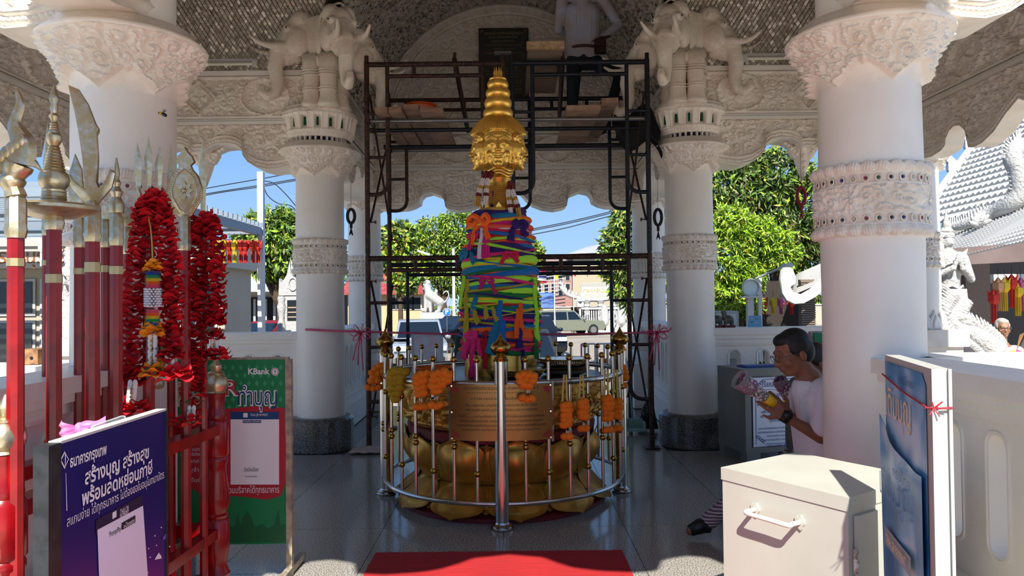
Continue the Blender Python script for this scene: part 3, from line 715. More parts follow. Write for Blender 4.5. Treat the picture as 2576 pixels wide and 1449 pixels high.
def ribbon(b,path,nrm,wd,fold=3,th=.004,nf=None):
    "flat gathered ribbon: path points with normals, folded cross-section"
    n=len(path); m=9; P=np.zeros((n,m,3))
    for i in range(n):
        p=Vector(path[i]); t=(Vector(path[min(i+1,n-1)])-Vector(path[max(i-1,0)])).normalized(); nn=Vector(nrm[i]).normalized(); s_=t.cross(nn).normalized()
        ww=wd[i] if hasattr(wd,'__len__') else wd
        for j in range(m):
            u=j/(m-1)*2-1; P[i,j]=p+s_*(u*ww/2)+nn*(th*1.5*(1-u*u)*2+th*math.sin(u*fold*2.4+i*.35))
    b.grid(P); Q=P.copy()
    for i in range(n): Q[i]-=np.array(Vector(nrm[i]).normalized())*th*1.2
    b.grid(Q,flip=True)
    return b
def pol(th,z,r): return Vector((PX+r*math.sin(th),PY-r*math.cos(th),z))
for i,(y,cname,wd,tl,og) in enumerate(SL):
    oc[cname]=oc.get(cname,0)+og
    cnt[cname]=cnt.get(cname,0)+1; z=1.5+(758-y)/337
    k=cnt[cname]; lab=f"{cname} cloth sash wrapped round the golden pillar"+(f", {ordn[k]} {cname} one from the top" if tot[cname]>1 else ", the only one of its colour")
    o=thing('cloth_sash',lab,'sash',(PX,PY,z),group='cloth sashes round the golden pillar'); 
    if og: sash[(cname,oc[cname])]=o
    
    n=64; ph=random.uniform(0,6.28); a=tl/337; path=[];nr=[];w_=[]
    for q in range(n+1):
        th=2*PI*q/n+PI; zz=z+a*math.sin(th)+.006*math.sin(3*th+ph); r=brad(zz)+(.016+.010*(i%3) if og else .042)+.005*math.sin(2*th+ph)
        path.append(pol(th,zz,r)); nr.append((math.sin(th),-math.cos(th),0)); w_.append(wd*(1+.25*math.sin(2*th+ph)))
    b=MB(); ribbon(b,path,nr,w_,fold=3+i%3,th=.006); b.build('band',CM[cname],o,'all')
def tail(o,cname,pts,wd=.045,name='tail',z0=None):
    "hanging end given as (px,py,radius offset) from the photograph's layout"
    P=cat(pts,4); n=len(P); nr=[Vector((p.x-PX,p.y-PY,0)) for p in P]; b=MB()
    ribbon(b,P,nr,[wd*(.75+.5*i/n) for i in range(n)],fold=4,th=.005); b.build(name,CM[cname],o,'all')
def hang(o,cname,px,y0,y1,wd=.045,sway=0,out=.04,n=5):
    pts=[]
    for k in range(n):
        t=k/(n-1); y=y0+(y1-y0)*t; z=1.5+(758-y)/337; xx=(px+sway*t-1255)/337+.004*math.sin(k*2); r=brad(max(z,.95))+out+.012*t
        c=max(-.999,min(.999,xx/r)); th=math.asin(c); pts.append(pol(th,z,r))
    tail(o,cname,pts,wd)
def knot(o,cname,px,y,s=.03):
    z=1.5+(758-y)/337; r=brad(z)+.035; th=math.asin(max(-.99,min(.99,(px-1255)/337/r))); c=pol(th,z,r); b=MB(); b.ell(c,(s,s*.7,s*.75),(0,0,th),12,8); b.build('knot',CM[cname],o,'all')
    return c,th
def bow(o,cname,px,y,s=.09,wd=.035,ends=(30,60)):
    c,th=knot(o,cname,px,y,s*.22); t=Vector((math.cos(th),math.sin(th),0)); nn=Vector((math.sin(th),-math.cos(th),0))
    for sg in (-1,1):
        P=cat([c,c+t*sg*s*.6+Vector((0,0,s*.35))+nn*.02,c+t*sg*s*1.05+nn*.03-Vector((0,0,s*.1)),c+t*sg*s*.6-Vector((0,0,s*.35))+nn*.03,c+nn*.012],5)
        b=MB(); ribbon(b,P,[nn+Vector((0,0,.3))]*len(P),wd,3,.004); b.build('bow_loop',CM[cname],o,'all')
    hang(o,cname,px-8,y,y+ends[0],wd,-14,.05); hang(o,cname,px+8,y,y+ends[1],wd,12,.05)
class _D(dict):
    def __missing__(s,k): return s[(k[0],k[1]-1)]
S=_D(sash)
bow(S[('orange',1)],'orange',1208,548,.10,.04,(62,52)); bow(S[('dark purple',1)],'dark purple',1305,560,.05,.05,(45,30))
hang(S[('white',1)],'white',1212,570,650,.03,-8,.05); bow(S[('crimson',1)],'crimson',1282,640,.05,.03,(24,18)); hang(S[('magenta',1)],'magenta',1222,572,648,.06,0,.045); hang(S[('magenta',1)],'magenta',1200,575,625,.05,-25,.045)
bow(S[('teal blue',1)],'teal blue',1172,632,.06,.05,(20,26)); bow(S[('dark purple',4)],'magenta',1226,705,.05,.022,(22,34))
hang(S[('yellow',3)],'olive yellow',1172,700,860,.05,-4,.05,8); hang(S[('yellow',3)],'lime green',1164,690,770,.03,-10,.06); knot(S[('yellow',3)],'olive yellow',1170,712,.028)
hang(S[('lime green',3)],'lime green',1345,705,860,.045,6,.05,8); knot(S[('lime green',3)],'green',1335,704,.03); hang(S[('green',2)],'green',1350,740,905,.03,-4,.045,8)
hang(S[('teal blue',3)],'teal blue',1196,738,790,.05,-10,.045); hang(S[('green',3)],'orange',1308,762,830,.04,0,.05); hang(S[('royal blue',3)],'royal blue',1258,755,805,.05,-8,.05)
hang(S[('yellow',4)],'olive yellow',1218,768,800,.035,6,.055); hang(S[('yellow',4)],'olive yellow',1236,770,805,.035,14,.055); hang(S[('yellow',4)],'olive yellow',1186,775,812,.04,16,.055)
hang(S[('royal blue',4)],'royal blue',1262,805,880,.06,-2,.06,6); hang(S[('royal blue',4)],'teal blue',1250,805,888,.07,-20,.055,6)
hang(S[('orange',3)],'orange',1302,775,850,.035,-6,.06); hang(S[('orange',4)],'dark purple',1306,825,875,.05,-2,.06); bow(S[('hot pink',1)],'hot pink',1188,842,.05,.04,(60,50))
hang(S[('hot pink',2)],'hot pink',1186,850,985,.05,-4,.07,9); hang(S[('hot pink',2)],'hot pink',1172,850,900,.06,-12,.06,6); hang(S[('green',4)],'dark purple',1312,880,925,.03,2,.04); hang(S[('red',4)],'red',1220,830,925,.035,-2,.05,7); hang(S[('red',4)],'red',1212,835,900,.02,0,.05,6)
hang(S[('dark purple',1)],'dark purple',1241,470,532,.028,-4,-.03,5)
# ---- bead garlands round the neck ----
BW=mat('white_beads','#d9d4cd',.35,bump=(400,.6,.003)); BR_=mat('dark_red_beads','#6a1219',.35,bump=(400,.6,.003)); BG_=mat('gold_bead_strand','#c2953c',.35,.5)
def beadstring(lab,pts,segs):
    P=cat(pts,8); o=thing('bead_garland',lab,'garland',tuple(P[0]),group='bead garlands round the neck of the golden pillar'); n=len(P); i=0
    for (fr,mt,r,nm) in segs:
        j=min(n-1,int(i+fr*n)); 
        if j<=i: break
        b=MB(); seg=[Vector(P[i]).lerp(P[min(i+1,n-1)],0)]+P[i+1:j+1]
        L=0
        for a in range(i,j):
            p,q=P[a],P[a+1]; m_=max(1,int((q-p).length/.012))
            for k in range(m_):
                c=p.lerp(q,(k+.5)/m_); t=(q-p).normalized(); u=t.orthogonal().normalized(); v=t.cross(u)
                for h in range(6): an=h*PI/3+k*.5; b.ell(c+u*math.cos(an)*r*.7+v*math.sin(an)*r*.7,r*.42,None,6,4)
        b.build(nm,mt,o,'all',kind=None); i=j
for s_ in ((-1,'left'),(1,'right')):
    sx=s_[0]
    for k in range(2):
        x0=.05+.035*k; pts=[(PX+sx*x0,PY-.13,2.50),(PX+sx*(x0+.035),PY-.165,2.42),(PX+sx*(x0+.045+.02*k),PY-.175,2.33),(PX+sx*(x0+.05+.03*k),PY-.18,2.24-.01*k)]
        if sx>0: pts=[(p[0]-.01,p[1],p[2]-.09) for p in pts]; pts[0]=(PX+.09,PY-.12,2.42)
        sg=[(.25,BR_,.022,'red_section'),(.22,BW,.02,'white_section'),(.08,BG_,.02,'gold_section'),(.12,BW,.02,'white_section'),(.1,BR_,.022,'red_section'),(.4,BW if k==0 else BG_,.02,'end_section')]
        beadstring(('inner' if k==0 else 'outer')+' red and white bead strand on the '+s_[1]+' side of the golden neck',pts,sg)
# ================= STEEL RING RAILING =================
RX,RY,RR=-.08,5.80,.925
rail=thing('ring_railing','round stainless steel railing with brass balls enclosing the lotus pedestal','railing',(RX,RY,0))
def circ(r,z,n=97,a0=0,a1=2*PI): return [(RX+r*math.sin(t),RY-r*math.cos(t),z) for t in np.linspace(a0,a1,n)]
b=MB(); b.tube(circ(RR,.955),.022,12,caps=False); b.build('top_rail',STEEL,rail,'all')
b=MB(); b.tube(circ(RR,.165),.018,10,caps=False); b.build('bottom_rail',STEEL,rail,'all')
b=MB(); b.cyl((0,0,.02),(0,0,1.10),.046,n=24); b.cyl((0,0,1.10),(0,0,1.105),.05,n=24); mp=b.mesh('post',STEEL,True)
b=MB(); b.lathe([(.075,0),(.078,.012),(.066,.018),(.07,.03),(.05,.04),(.046,.05)],n=28); mfl=b.mesh('base_flange',STEEL,True)
b=MB(); b.lathe([(.048,1.105),(.05,1.115),(.042,1.12),(.044,1.13),(.036,1.14),(.03,1.145),(.05,1.16),(.066,1.185),(.068,1.20),(.058,1.222),(.034,1.236),(.03,1.242),(.024,1.247),(.022,1.255),(.012,1.27),(.003,1.292)],n=24,mod=lambda th,z:1+(.05*abs(math.sin(th*6)) if 1.15<z<1.23 else 0)); mfi=b.mesh('finial',BRASS,True)
b=MB(); b.cyl((0,0,.165),(0,0,1.10),.0115,n=10); mb_=b.mesh('baluster',STEEL,True)
b=MB(); b.ell((0,0,0),.0225,None,14,10); mball=b.mesh('brass_ball',BRASS,'all')
for q in range(4):
    a=q*PI/2; p=link('post',mp,rail); p.location=(RR*math.sin(a),-RR*math.cos(a),0); link('base_flange',mfl,p); link('finial',mfi,p)
    for k in range(1,9):
        t=a+k*PI/18; u=link('baluster',mb_,rail); u.location=(RR*math.sin(t),-RR*math.cos(t),0)
        for z in ([1.115]+([.58,.535] if k%2 else [.36,.84])):
            o=link('brass_ball',mball,u); o.location=(0,0,z)
# plaque
BRZ=mat('brushed_bronze_plate','#93703f',.33,.75,noise=(3,.3,.7),col2='#7c5a30')
pq=thing('inscription_plaque','curved bronze plaque with engraved Thai prayer text on the front of the railing','plaque',(RX,RY-RR-.03,.6))
def wq(u,v,o=0): t=u/ (RR+.035+o); return (RX+(RR+.035+o)*math.sin(t),RY-(RR+.035+o)*math.cos(t),v)
nu=40; P=[[wq(u,z) for u in np.linspace(-.345,.345,nu)] for z in (.585,.955)]; b=MB(); b.grid(P); Q=[[wq(u,z,-.006) for u in np.linspace(-.345,.345,nu)] for z in (.585,.955)]; b.grid(Q,flip=True)
b.build('plate',BRZ,pq,'all')
ENG=mat('engraved_dark_text','#2c1c0e',.6)
b=MB(); L_=[(.93,'คำถวายเครื่องสักการะและขอพร ณ ศาลพระหลักเมืองน่าน นี้',.50,.030),(.897,'* * * * * * * * * * * * * * * * * * * * * * * * * * * *',.46,.022),(.862,'นะโม ตัสสะ ภะคะวะโต อะระหะโต สัมมาสัมพุทธัสสะ (๓ จบ)',.40,.023),(.818,'สิโรเม อะตุโลกะปาละ  เอกะฐานังนันทะปุรีนะคะรัง เทวานัง สักกายัง วันทะนัง',.48,.022),(.788,'อะหัง วัตถุปูชัง คุณเทพิ อะนุรักขันตุ อาโรคะเยนะ สุเขนะ จะ อะภิปูชะยามิ',.48,.022),(.745,'ข้าพเจ้า ............ ขอถวายเครื่องสักการะนี้ แด่ท่านท้าวจตุโลกบาล และเทพเทพหลักเมือง',.58,.022),(.715,'นันทบุรีนานนคร ขอจงโปรดรับ และโปรดแผ่บารมีมาคุ้มครอง ช่วยบรรดาสุข ความสวัสดี',.56,.022),(.686,'ตามความปรารถนา ของข้าพเจ้าและครอบครัว ตลอดถึงกิจการทั้งปวง ของข้าพเจ้าด้วยเทอญ',.60,.022),(.658,'กุศลผลบุญทั้งสิ้น ขออุทิศส่วนกุศล คุณแด่บรรพชน ไทยชาวนันท์ทุกผู้ทุกนาม',.52,.018),(.632,'*สวัสดี*',.06,.018)]
for z,t,wd,sz in L_: puttext(b,t,None,None,None,sz,wd,warp=lambda u,v,z=z:wq(u,z+v,.0022),shear=.2)
b.build('engraved_text',ENG,pq,kind='stuff')
b=MB()
for sx in (-1,1):
    for z0,sz in ((.60,1),(.94,-1)):
        for k in range(5):
            b.add([wq(sx*(.335-.0),z0+sz*.0,.0025),wq(sx*(.335-.055+.01*k),z0+sz*(.006+.006*k),.0025),wq(sx*(.335-.04),z0+sz*(.03),.0025),wq(sx*(.335-.008),z0+sz*(.055-.008*k),.0025)],[(0,1,2,3)])
b.build('red_corner_ornaments',mat('red_enamel','#7d1a12',.5),pq,kind='stuff')
b=MB()
for sx in (-1,1):
    for z in (.597,.77,.943): b.cyl(wq(sx*.335,z,0),wq(sx*.335,z,.006),.006,n=8)
    b.box(wq(sx*.35,.77,-.004),(.012,.012,.40),(0,0,sx*.36))
b.build('side_frame',STEEL,pq,kind='stuff')
# ---- marigold garlands ----
def marigold():
    r_=np.random.default_rng(3); b=MB(); b.ell((0,0,0),(1,1,.82),None,22,14); V=b.v[0]
    V=V*(1+.16*r_.random((len(V),1))-.08+.10*np.sin(V[:,:1]*17)*np.sin(V[:,1:2]*19+2)*np.cos(V[:,2:]*15)); b.v[0]=V; return b
MO=mat('marigold_orange','#f78d14',.85,noise=(70,.35,.65),col2='#d8690a',bump=(9,.35,.12)); MY=mat('marigold_yellow','#c9a31a',.85,noise=(70,.35,.65),col2='#8f7410',bump=(9,.35,.12))
mf={'o':marigold().mesh('f',MO,'all'),'y':marigold().mesh('f',MY,'all')}
b=MB(); b.ell((0,0,-.5),(.34,.34,.5),None,8,6); b.ell((0,0,-1.3),(.42,.42,.5),None,8,6); b.ell((0,0,-2.0),(.3,.3,.4),None,8,6); mbud=b.mesh('tassel',mat('jasmine_white','#e4e0d8',.6),'all')
YR=mat('yellow_ribbon','#b9ac52',.6)
def garland(lab,pts,Y,c='o',r=.033,bud=None,ends=(),rib=None):
    o=thing('marigold_garland',lab,'garland',tuple(at(*pts[0],Y)),group='marigold garlands hung on the steel railing'); base=Vector(o.location)
    def fl(px,py,rr_,nm='marigold'):
        p=at(px,py,Y)-base; q=link(nm,mf[c],o); q.location=p; q.scale=(rr_,)*3; q.rotation_euler=(random.uniform(-.5,.5),random.uniform(-.5,.5),random.uniform(0,6)); return q
    for px,py in pts: fl(px,py,r*random.uniform(.92,1.1))
    if bud:
        for px,py in bud: q=link('white_tassel',mbud,o); q.location=at(px,py,Y)-base; q.scale=(.011,)*3
    for px,py in ends: fl(px,py,r*.9,'end_marigold')
    if rib:
        b=MB()
        for k in (-1,1):
            p0=at(rib[0]+k*3,rib[1],Y+.03); p1=at(rib[0]+k*6,rib[2],Y); m_=p0.lerp(p1,.5); nn=Vector((0,-1,0)); P=[p0+Vector((0,.03,.01)),p0+Vector((0,-.02,.01)),m_,p1]; ribbon(b,cat(P,4),[nn]*13,.012,2,.001)
        b.build('ribbon',YR,o,'all')
def ringY(px): 
    x=(px-1288)/F*5.0; 
    for _ in range(4): x=(px-1288)/F*(RY-math.sqrt(max(0,RR**2-(x-RX)**2)))
    return RY-math.sqrt(max(0.01,RR**2-(x-RX)**2))-.06
garland('orange marigold garland draped over the left end of the railing',[(936,938),(945,928),(957,922),(968,918),(975,930),(964,935),(952,940),(940,950),(935,958),(951,955)],5.62,bud=[(950,958)],ends=[(926,975),(940,977),(953,974)])
garland('yellow marigold garland, the only yellow one on the railing',[(985,938),(996,934),(1008,932),(1020,936),(983,950),(995,950),(1008,948),(982,962),(994,964),(1006,960),(984,976),(996,978),(1005,974),(988,990),(1000,990),(995,1003)],5.16,'y',.034)
garland('orange marigold garland beside the yellow one',[(1050,948),(1062,942),(1074,940),(1048,962),(1060,958),(1072,956),(1052,976),(1066,972),(1054,990),(1066,986)],4.93,bud=[(1060,1003),(1056,1000)],ends=[(1048,1024),(1060,1022),(1070,1022)])
garland('orange marigold garland just left of the bronze plaque',[(1092,942),(1104,938),(1116,936),(1128,942),(1090,956),(1102,954),(1116,952),(1126,956),(1088,970),(1100,970),(1112,966),(1094,984),(1104,982)],4.88,bud=[(1094,998),(1099,996)],ends=[(1086,1018),(1098,1022),(1106,1018)])
garland('orange marigold garland hanging over the plaque',[(1308,946),(1318,940),(1330,942),(1342,946),(1310,958),(1322,954),(1340,958),(1318,968),(1330,970)],4.80,bud=[(1326,980),(1331,980)],ends=[(1314,1000),(1326,1004),(1338,1002)])
for (x,y0,l,Y,n) in ((1425,1018,'orange marigold garland on yellow ribbon, first right of the plaque',4.86,5),(1467,1010,'orange marigold garland on yellow ribbon, second right of the plaque',4.94,4),(1529,1002,'orange marigold garland on yellow ribbon, third right of the plaque',5.12,5),(1552,1010,'orange marigold garland on yellow ribbon, fourth right of the plaque',5.24,4)):
    pts=[(x+(-4 if k%2 else 4),y0+k*12) for k in range(n)]+[(x+(6 if k%2 else -6),y0+k*12+2) for k in range(n)]
    garland(l,pts,Y,r=.031,bud=[(x,y0+n*12+4),(x+4,y0+n*12+6)],ends=[(x-5,y0+n*12+20),(x+7,y0+n*12+19)],rib=(x-4,948 if x<1500 else 935,y0-8))
garland('orange marigold garland hanging at the right end of the railing',[(1566,925),(1570,937),(1564,945),(1572,950)],5.75,bud=[(1568,958)],ends=[(1570,970)]); garland('orange marigold garland behind the right brass finial',[(1515,908),(1524,912),(1519,920)],6.3)
# ---- things on the pedestal ----
o=thing('orange_basin','shallow orange plastic basin on the left of the pedestal top','bowl',tuple(at(1093,945,5.45))); z=.94; o.location.z=z; x,y=o.location.x,o.location.y
ORP=mat('orange_plastic','#c85410',.4); b=MB(); b.lathe([(.10,z),(.13,z+.04),(.155,z+.075),(.165,z+.08),(.163,z+.085),(.15,z+.08),(.12,z+.03),(.05,z+.02)],(x,y,0),32); b.build('bowl',ORP,o,True)
b=MB(); b.lathe([(.11,z+.025),(.13,z+.05),(.12,z+.055),(.02,z+.06)],(x,y,0),20); b.build('contents',mat('ash','#4a3a2e',.9),o)
def basket(lab,x,y,z,r,h):
    o=thing('brass_basket',lab,'basket',(x,y,z)); b=MB(); b.lathe([(r*.7,z),(r*.72,z+.012),(r*.7,z+.014),(.02,z+.016)],(x,y,0),40); b.build('bottom',BRASS,o,True)
    b=MB(); b.tube([(x+r*math.cos(t),y+r*math.sin(t),z+h) for t in np.linspace(0,2*PI,49)],.006,6,caps=False); b.tube([(x+r*.86*math.cos(t),y+r*.86*math.sin(t),z+h*.5) for t in np.linspace(0,2*PI,49)],.004,6,caps=False)
    b.lathe([(r,z+h-.004),(r*1.06,z+h),(r*1.06,z+h+.004),(r*.99,z+h+.004)],(x,y,0),48); b.build('rims',BRASS,o,'all')
    b=MB()
    for k in range(60):
        t=2*PI*k/60; c=Vector((math.cos(t),math.sin(t),0)); b.tube([Vector((x,y,z))+c*r*.71,Vector((x,y,z+h*.5))+c*r*.86,Vector((x,y,z+h))+c*r],.0035,4)
    b.build('pierced_wall',BRASS,o,'all',kind='stuff'); return o
q=at(1420,925,5.62); o=thing('incense_pot','round dark incense pot of sand under the right brass basket','pot',(q.x,q.y,.94)); b=MB(); b.lathe([(.12,.94),(.17,.96),(.185,.99),(.18,1.0),(.02,1.0)],(q.x,q.y,0),36); b.build('pot',mat('sand_dark','#5d5144',.9,bump=(200,.6,.01)),o,True)
b=MB(); b.lathe([(.186,.985),(.195,.992),(.186,.999)],(q.x,q.y,0),36); b.build('rim',BRASS,o,True)
basket('wide pierced brass basket on the right of the pedestal top',q.x,q.y,1.0,.195,.06)
basket('pierced brass basket in front of the pillar foot',.02,5.34,.94,.22,.07)
# ================= ELEPHANT SCULPTURES =================
ELM=mat('elephant_plaster','#e4d9ca',.35,noise=(5,.35,.65),col2='#d9ccbb',bump=(22,.5,.02))
pr=[('e',(0,.02,.10),(.17,.20,.21)),('e',(.075,-.03,.235),(.095,.12,.10)),('e',(-.075,-.03,.235),(.095,.12,.10)),('e',(0,-.10,.12),(.14,.12,.17)),
('c',(0,-.14,.06),(0,-.25,-.08),.125,.10),('c',(0,-.25,-.08),(0,-.29,-.24),.095,.078),('c',(0,-.29,-.24),(0,-.27,-.40),.078,.064),('c',(0,-.27,-.40),(0,-.29,-.50),.064,.056),('c',(0,-.29,-.50),(0,-.36,-.545),.056,.05),('c',(0,-.36,-.545),(0,-.425,-.50),.05,.04),('c',(0,-.425,-.50),(0,-.42,-.455),.038,.034),
('e',(0,-.12,-.13),(.085,.12,.07)),('e',(0,-.17,-.17),(.045,.06,.05))]
for s in (-1,1):
    pr+=[('e',(s*.12,-.06,.0),(.075,.13,.15)),('e',(s*.10,-.17,.13),(.05,.05,.035)),('c',(s*.085,-.19,-.05),(s*.115,-.27,-.055),.055,.042)]
m_eh=organic(pr,.0115,ELM,4)
b=MB()
for s in (1,): b.tube(cat([(0,0,0),(.01,-.10,-.015),(.015,-.2,.0),(.005,-.28,.05)],5),[.04-.0018*k for k in range(16)],12); b.ell((.005,-.285,.053),.012,None,8,6); [b.tube([Vector((.004+.0*k,-.03-.06*k,-.004)),Vector((.005,-.037-.06*k,-.006))],.043-.007*k,12) for k in (0,1,2)]
m_tk=b.mesh('tusk',ELM,'all')
b=MB()
ear=[(0,.18),(.10,.20),(.17,.12),(.16,-.02),(.11,-.14),(.04,-.20),(.0,-.12)]
b.prism([(p.x,p.y) for p in cat([(x,z,0) for x,z in ear]+[(0,.18,0)],3)[:-1]],(0,0,0),(.0,1,0),(0,0,1),.035,.12); m_ear=b.mesh('ear',ELM,True)
b=MB()
for k in range(34):
    a=PI*k/33; b.ell((.175*math.cos(a),-.02-.10*math.sin(a)*.5,.20+.15*math.sin(a)-.03*abs(math.sin(2*a))),.0115,None,6,4)
m_bd=b.mesh('crown_beads',ELM,'all')
b=MB()
for s in (-1,1): b.ell((s*.135,-.168,.125),(.022,.022,.017),None,10,8); b.tube([(s*(.135+.03*math.cos(a)),-.172+.006*math.sin(a),.125+.022*math.sin(a)) for a in np.linspace(0,2*PI,13)],.006,5,caps=False)
m_ey=b.mesh('eyes',ELM,'all'); b=MB()
for s in (-1,1): b.ell((s*.143,-.186,.125),.009,None,8,6)
m_pu=b.mesh('pupils',BLK,'all')
def elephant(lab,cx,cy,heads):
    e_=thing('elephant_sculpture',lab,'sculpture',(cx,cy,3.47)); 
    for i,(x,y,z,ang) in enumerate(heads):
        h=link('head',m_eh,e_); h.location=(x-cx,y-cy,z-3.47); h.rotation_euler=(0,0,ang)
        for s in (-1,1):
            t=link('tusk',m_tk,h); t.location=(s*.105,-.25,-.055); t.rotation_euler=(0,0,s*.18)
            q=link('ear',m_ear,h); q.location=(s*.165,.02,.05); q.rotation_euler=(0,0,s*-.25)
        for n_,m_ in (('crown_beads',m_bd),('eyes',m_ey),('pupils',m_pu)): link(n_,m_,h)['kind']='stuff'
    b=MB(); pl=[('e',(cx,cy+.12,4.05),(.28,.28,.22))]
    m_=organic([('e',(cx,cy+.1,4.05),(.26,.26,.22)),('e',(cx,cy+.05,3.95),(.22,.24,.15))],.02,ELM,3); link('body',offset_mesh(m_,(cx,cy,3.47)),e_)
    for k,(dx,dy) in enumerate(((-.10,-.10),(.07,-.13),(-.14,.1),(.15,.06))):
        b=MB(); pf=[(.11,3.47),(.115,3.50),(.10,3.53),(.085,3.58),(.082,3.70),(.09,3.85),(.105,4.0)]; b.lathe(pf,(cx+dx,cy+dy,0),20)
        for z in (3.64,3.665,3.79,3.815,3.84): b.tube([(cx+dx+(.088+(z-3.64)*.06)*math.cos(a),cy+dy+(.088+(z-3.64)*.06)*math.sin(a),z) for a in np.linspace(0,2*PI,25)],.008,5,caps=False)
        b.build('leg',ELM,e_,'all')
elephant('white three-headed elephant on the left column, trunks curling down',-1.90,7.50,[(-2.10,7.50,4.14,-1.25),(-1.72,7.33,4.14,.50),(-1.62,7.66,4.02,1.75)])
elephant('white three-headed elephant on the right column, one head facing outward to the right',1.80,7.50,[(2.02,7.50,4.14,1.25),(1.64,7.33,4.14,-.50),(1.52,7.66,4.02,-1.75)])
# ================= STONE TABLET ON THE TYMPANUM =================
p0=at(1204,73,10.2); p1=at(1331,246,10.2); t=thing('stone_tablet','black granite tablet with gold Thai lettering high on the back gable','tablet',((p0.x+p1.x)/2,10.2,p1.z))
b=MB(); b.b2((p0.x,10.17,p1.z),(p1.x,10.22,p0.z)); b.build('slab',mat('black_granite','#0c0b0b',.2),t)
GT=mat('gold_lettering','#9a8a5c',.5); b=MB(); cx=(p0.x+p1.x)/2
for k,(s_,wd,sz) in enumerate((('ดวงฤกษ์ศาลเสาพระหลักเมืองน่าน',.54,.062),('วันเสาร์ที่ ๙ กันยายน พุทธศักราช ๒๕๔๙',.42,.045),('พระครูสิริธรรมภาณีและคณะศรัทธา',.33,.035),('ณ พระอารามหลวงวัดมิ่งเมือง จังหวัดน่าน ในพระบรมราชูปถัมภ์',.52,.03),('พลังใจไทย ๙ นักษัตร',.3,.035),('พระครูสมุห์วิเชียร ๙ โพธิ์ทองเจริญชัยพรมหาวัน ชยปัญญา',.54,.03))):
    puttext(b,s_,(cx,10.168,p0.z-.075-.055*k),(1,0,0),(0,0,1),sz,wd)
for k in range(9): puttext(b,'ตั้งมั่นในศีลธรรม เป็นที่พึ่งของปวงชน นำความสุข สวัสดี',(cx,10.168,p0.z-.56-.043*k),(1,0,0),(0,0,1),.032,.50 if k%3 else .42)
b.tube([(cx+.055*math.cos(a),10.167,p0.z-.44+.055*math.sin(a)) for a in np.linspace(0,2*PI,25)],.002,4); b.tube([(cx-.075,10.167,p0.z-.44),(cx+.075,10.167,p0.z-.44)],.002,4); b.tube([(cx,10.167,p0.z-.52),(cx,10.167,p0.z-.37)],.002,4)
b.build('lettering',GT,t,kind='stuff'); b=MB()
for sx,sz in ((-1,-1),(1,-1),(-1,1),(1,1)):
    X=p0.x+.03 if sx<0 else p1.x-.03; Z=p1.z+.03 if sz<0 else p0.z-.03
    for r in (.02,.035,.05): b.tube([(X-sx*r*(1-math.cos(a)),10.167,Z-sz*r*(1-math.sin(a))) for a in np.linspace(0,PI/2,7)],.002,4)
b.build('corner_ornaments',GT,t,kind='stuff')
# ================= SCAFFOLD =================
def pipeframe(lab,x0,x1,Y,h0,h1,mt,upper,foot=False):
    t=thing('scaffolding',lab,'scaffold',((x0+x1)/2,Y,h0),group='scaffold frames around the golden pillar'); r=.026
    for x in (x0,x1):
        b=MB(); b.cyl((x,Y,h0+.02),(x,Y,h1),r); b.cyl((x,Y,h1),(x,Y,h1+.06),r*.8)
        pst=b.build('post',mt,t,True)
        if foot: b=MB(); b.box((x,Y,.012),(.15,.15,.012)); b.cyl((x,Y,.015),(x,Y,.06),.016); b.build('base_plate',RUST,pst)
    b=MB(); b.cyl((x0,Y,h1-.03),(x1,Y,h1-.03),r); b.build('top_bar',mt,t,True)
    d=.21 if x1>x0 else -.21; i0,i1=x0+d,x1-d
    b=MB(); b.cyl((i0,Y,h1-.15),(i1,Y,h1-.15),r*.8); b.build('lower_bar',mt,t,True)
    for f in (.28,.72): b=MB(); x=i0+(i1-i0)*f; b.cyl((x,Y,h1-.15),(x,Y,h1-.03),.02); b.build('spacer',mt,t,True)
    for xo,xi in ((x0,i0),(x1,i1)):
        zb=h0+.62 if upper else h0+.5; sg=1 if xi>xo else -1
        P=[(xi,Y,h1-.03),(xi,Y,zb+.12)]+[(xi-sg*.12*(1-math.cos(a)),Y,zb+.12-.12*math.sin(a)) for a in np.linspace(0,PI/2,6)]+[(xo,Y,zb)]
        b=MB(); b.tube(P,r*.8,8); b.build('inner_post',mt,t,True)
        for z in ((h0+1.0,h0+1.45) if upper else (h0+1.05,h0+1.5)): b=MB(); b.cyl((xo,Y,z),(xi,Y,z),r*.65); b.build('rung',mt,t,True)
YN,YF=7.46,8.80; XL,XM1,XM2,XR=-1.46,-.07,0.02,1.40
nm={0:'lower',1:'upper'}
for lv in (0,1):
    for Y,yn in ((YN,'front'),(YF,'rear')):
        for x0,x1,xn in ((XL,XM1,'left'),(XM2,XR,'right')):
            pipeframe(f"rusty steel scaffold frame, {nm[lv]} tier, {yn} row, {xn} half",x0,x1,Y,lv*1.98,1.98+lv*1.98,NAVY if (xn=='right' and lv==1) or (lv==0 and yn=='rear') else RUST,lv,lv==0)
def brace(lab,a,c,mt=RUST,r=.012):
    t=thing('scaffold_brace',lab,'brace',a,group='scaffold cross braces'); b=MB(); b.cyl(a,c,r); b.build('tube',mt,t,True)
    for i,p in enumerate((a,c)): b=MB(); p=Vector(p); b.cyl(p,p+Vector((.05 if a[0]<0 else -.05,0,0)),.006); b.box(p+Vector((.05 if a[0]<0 else -.05,0,.0)),(.012,.05,.03)); b.build('pin',RUST,t)
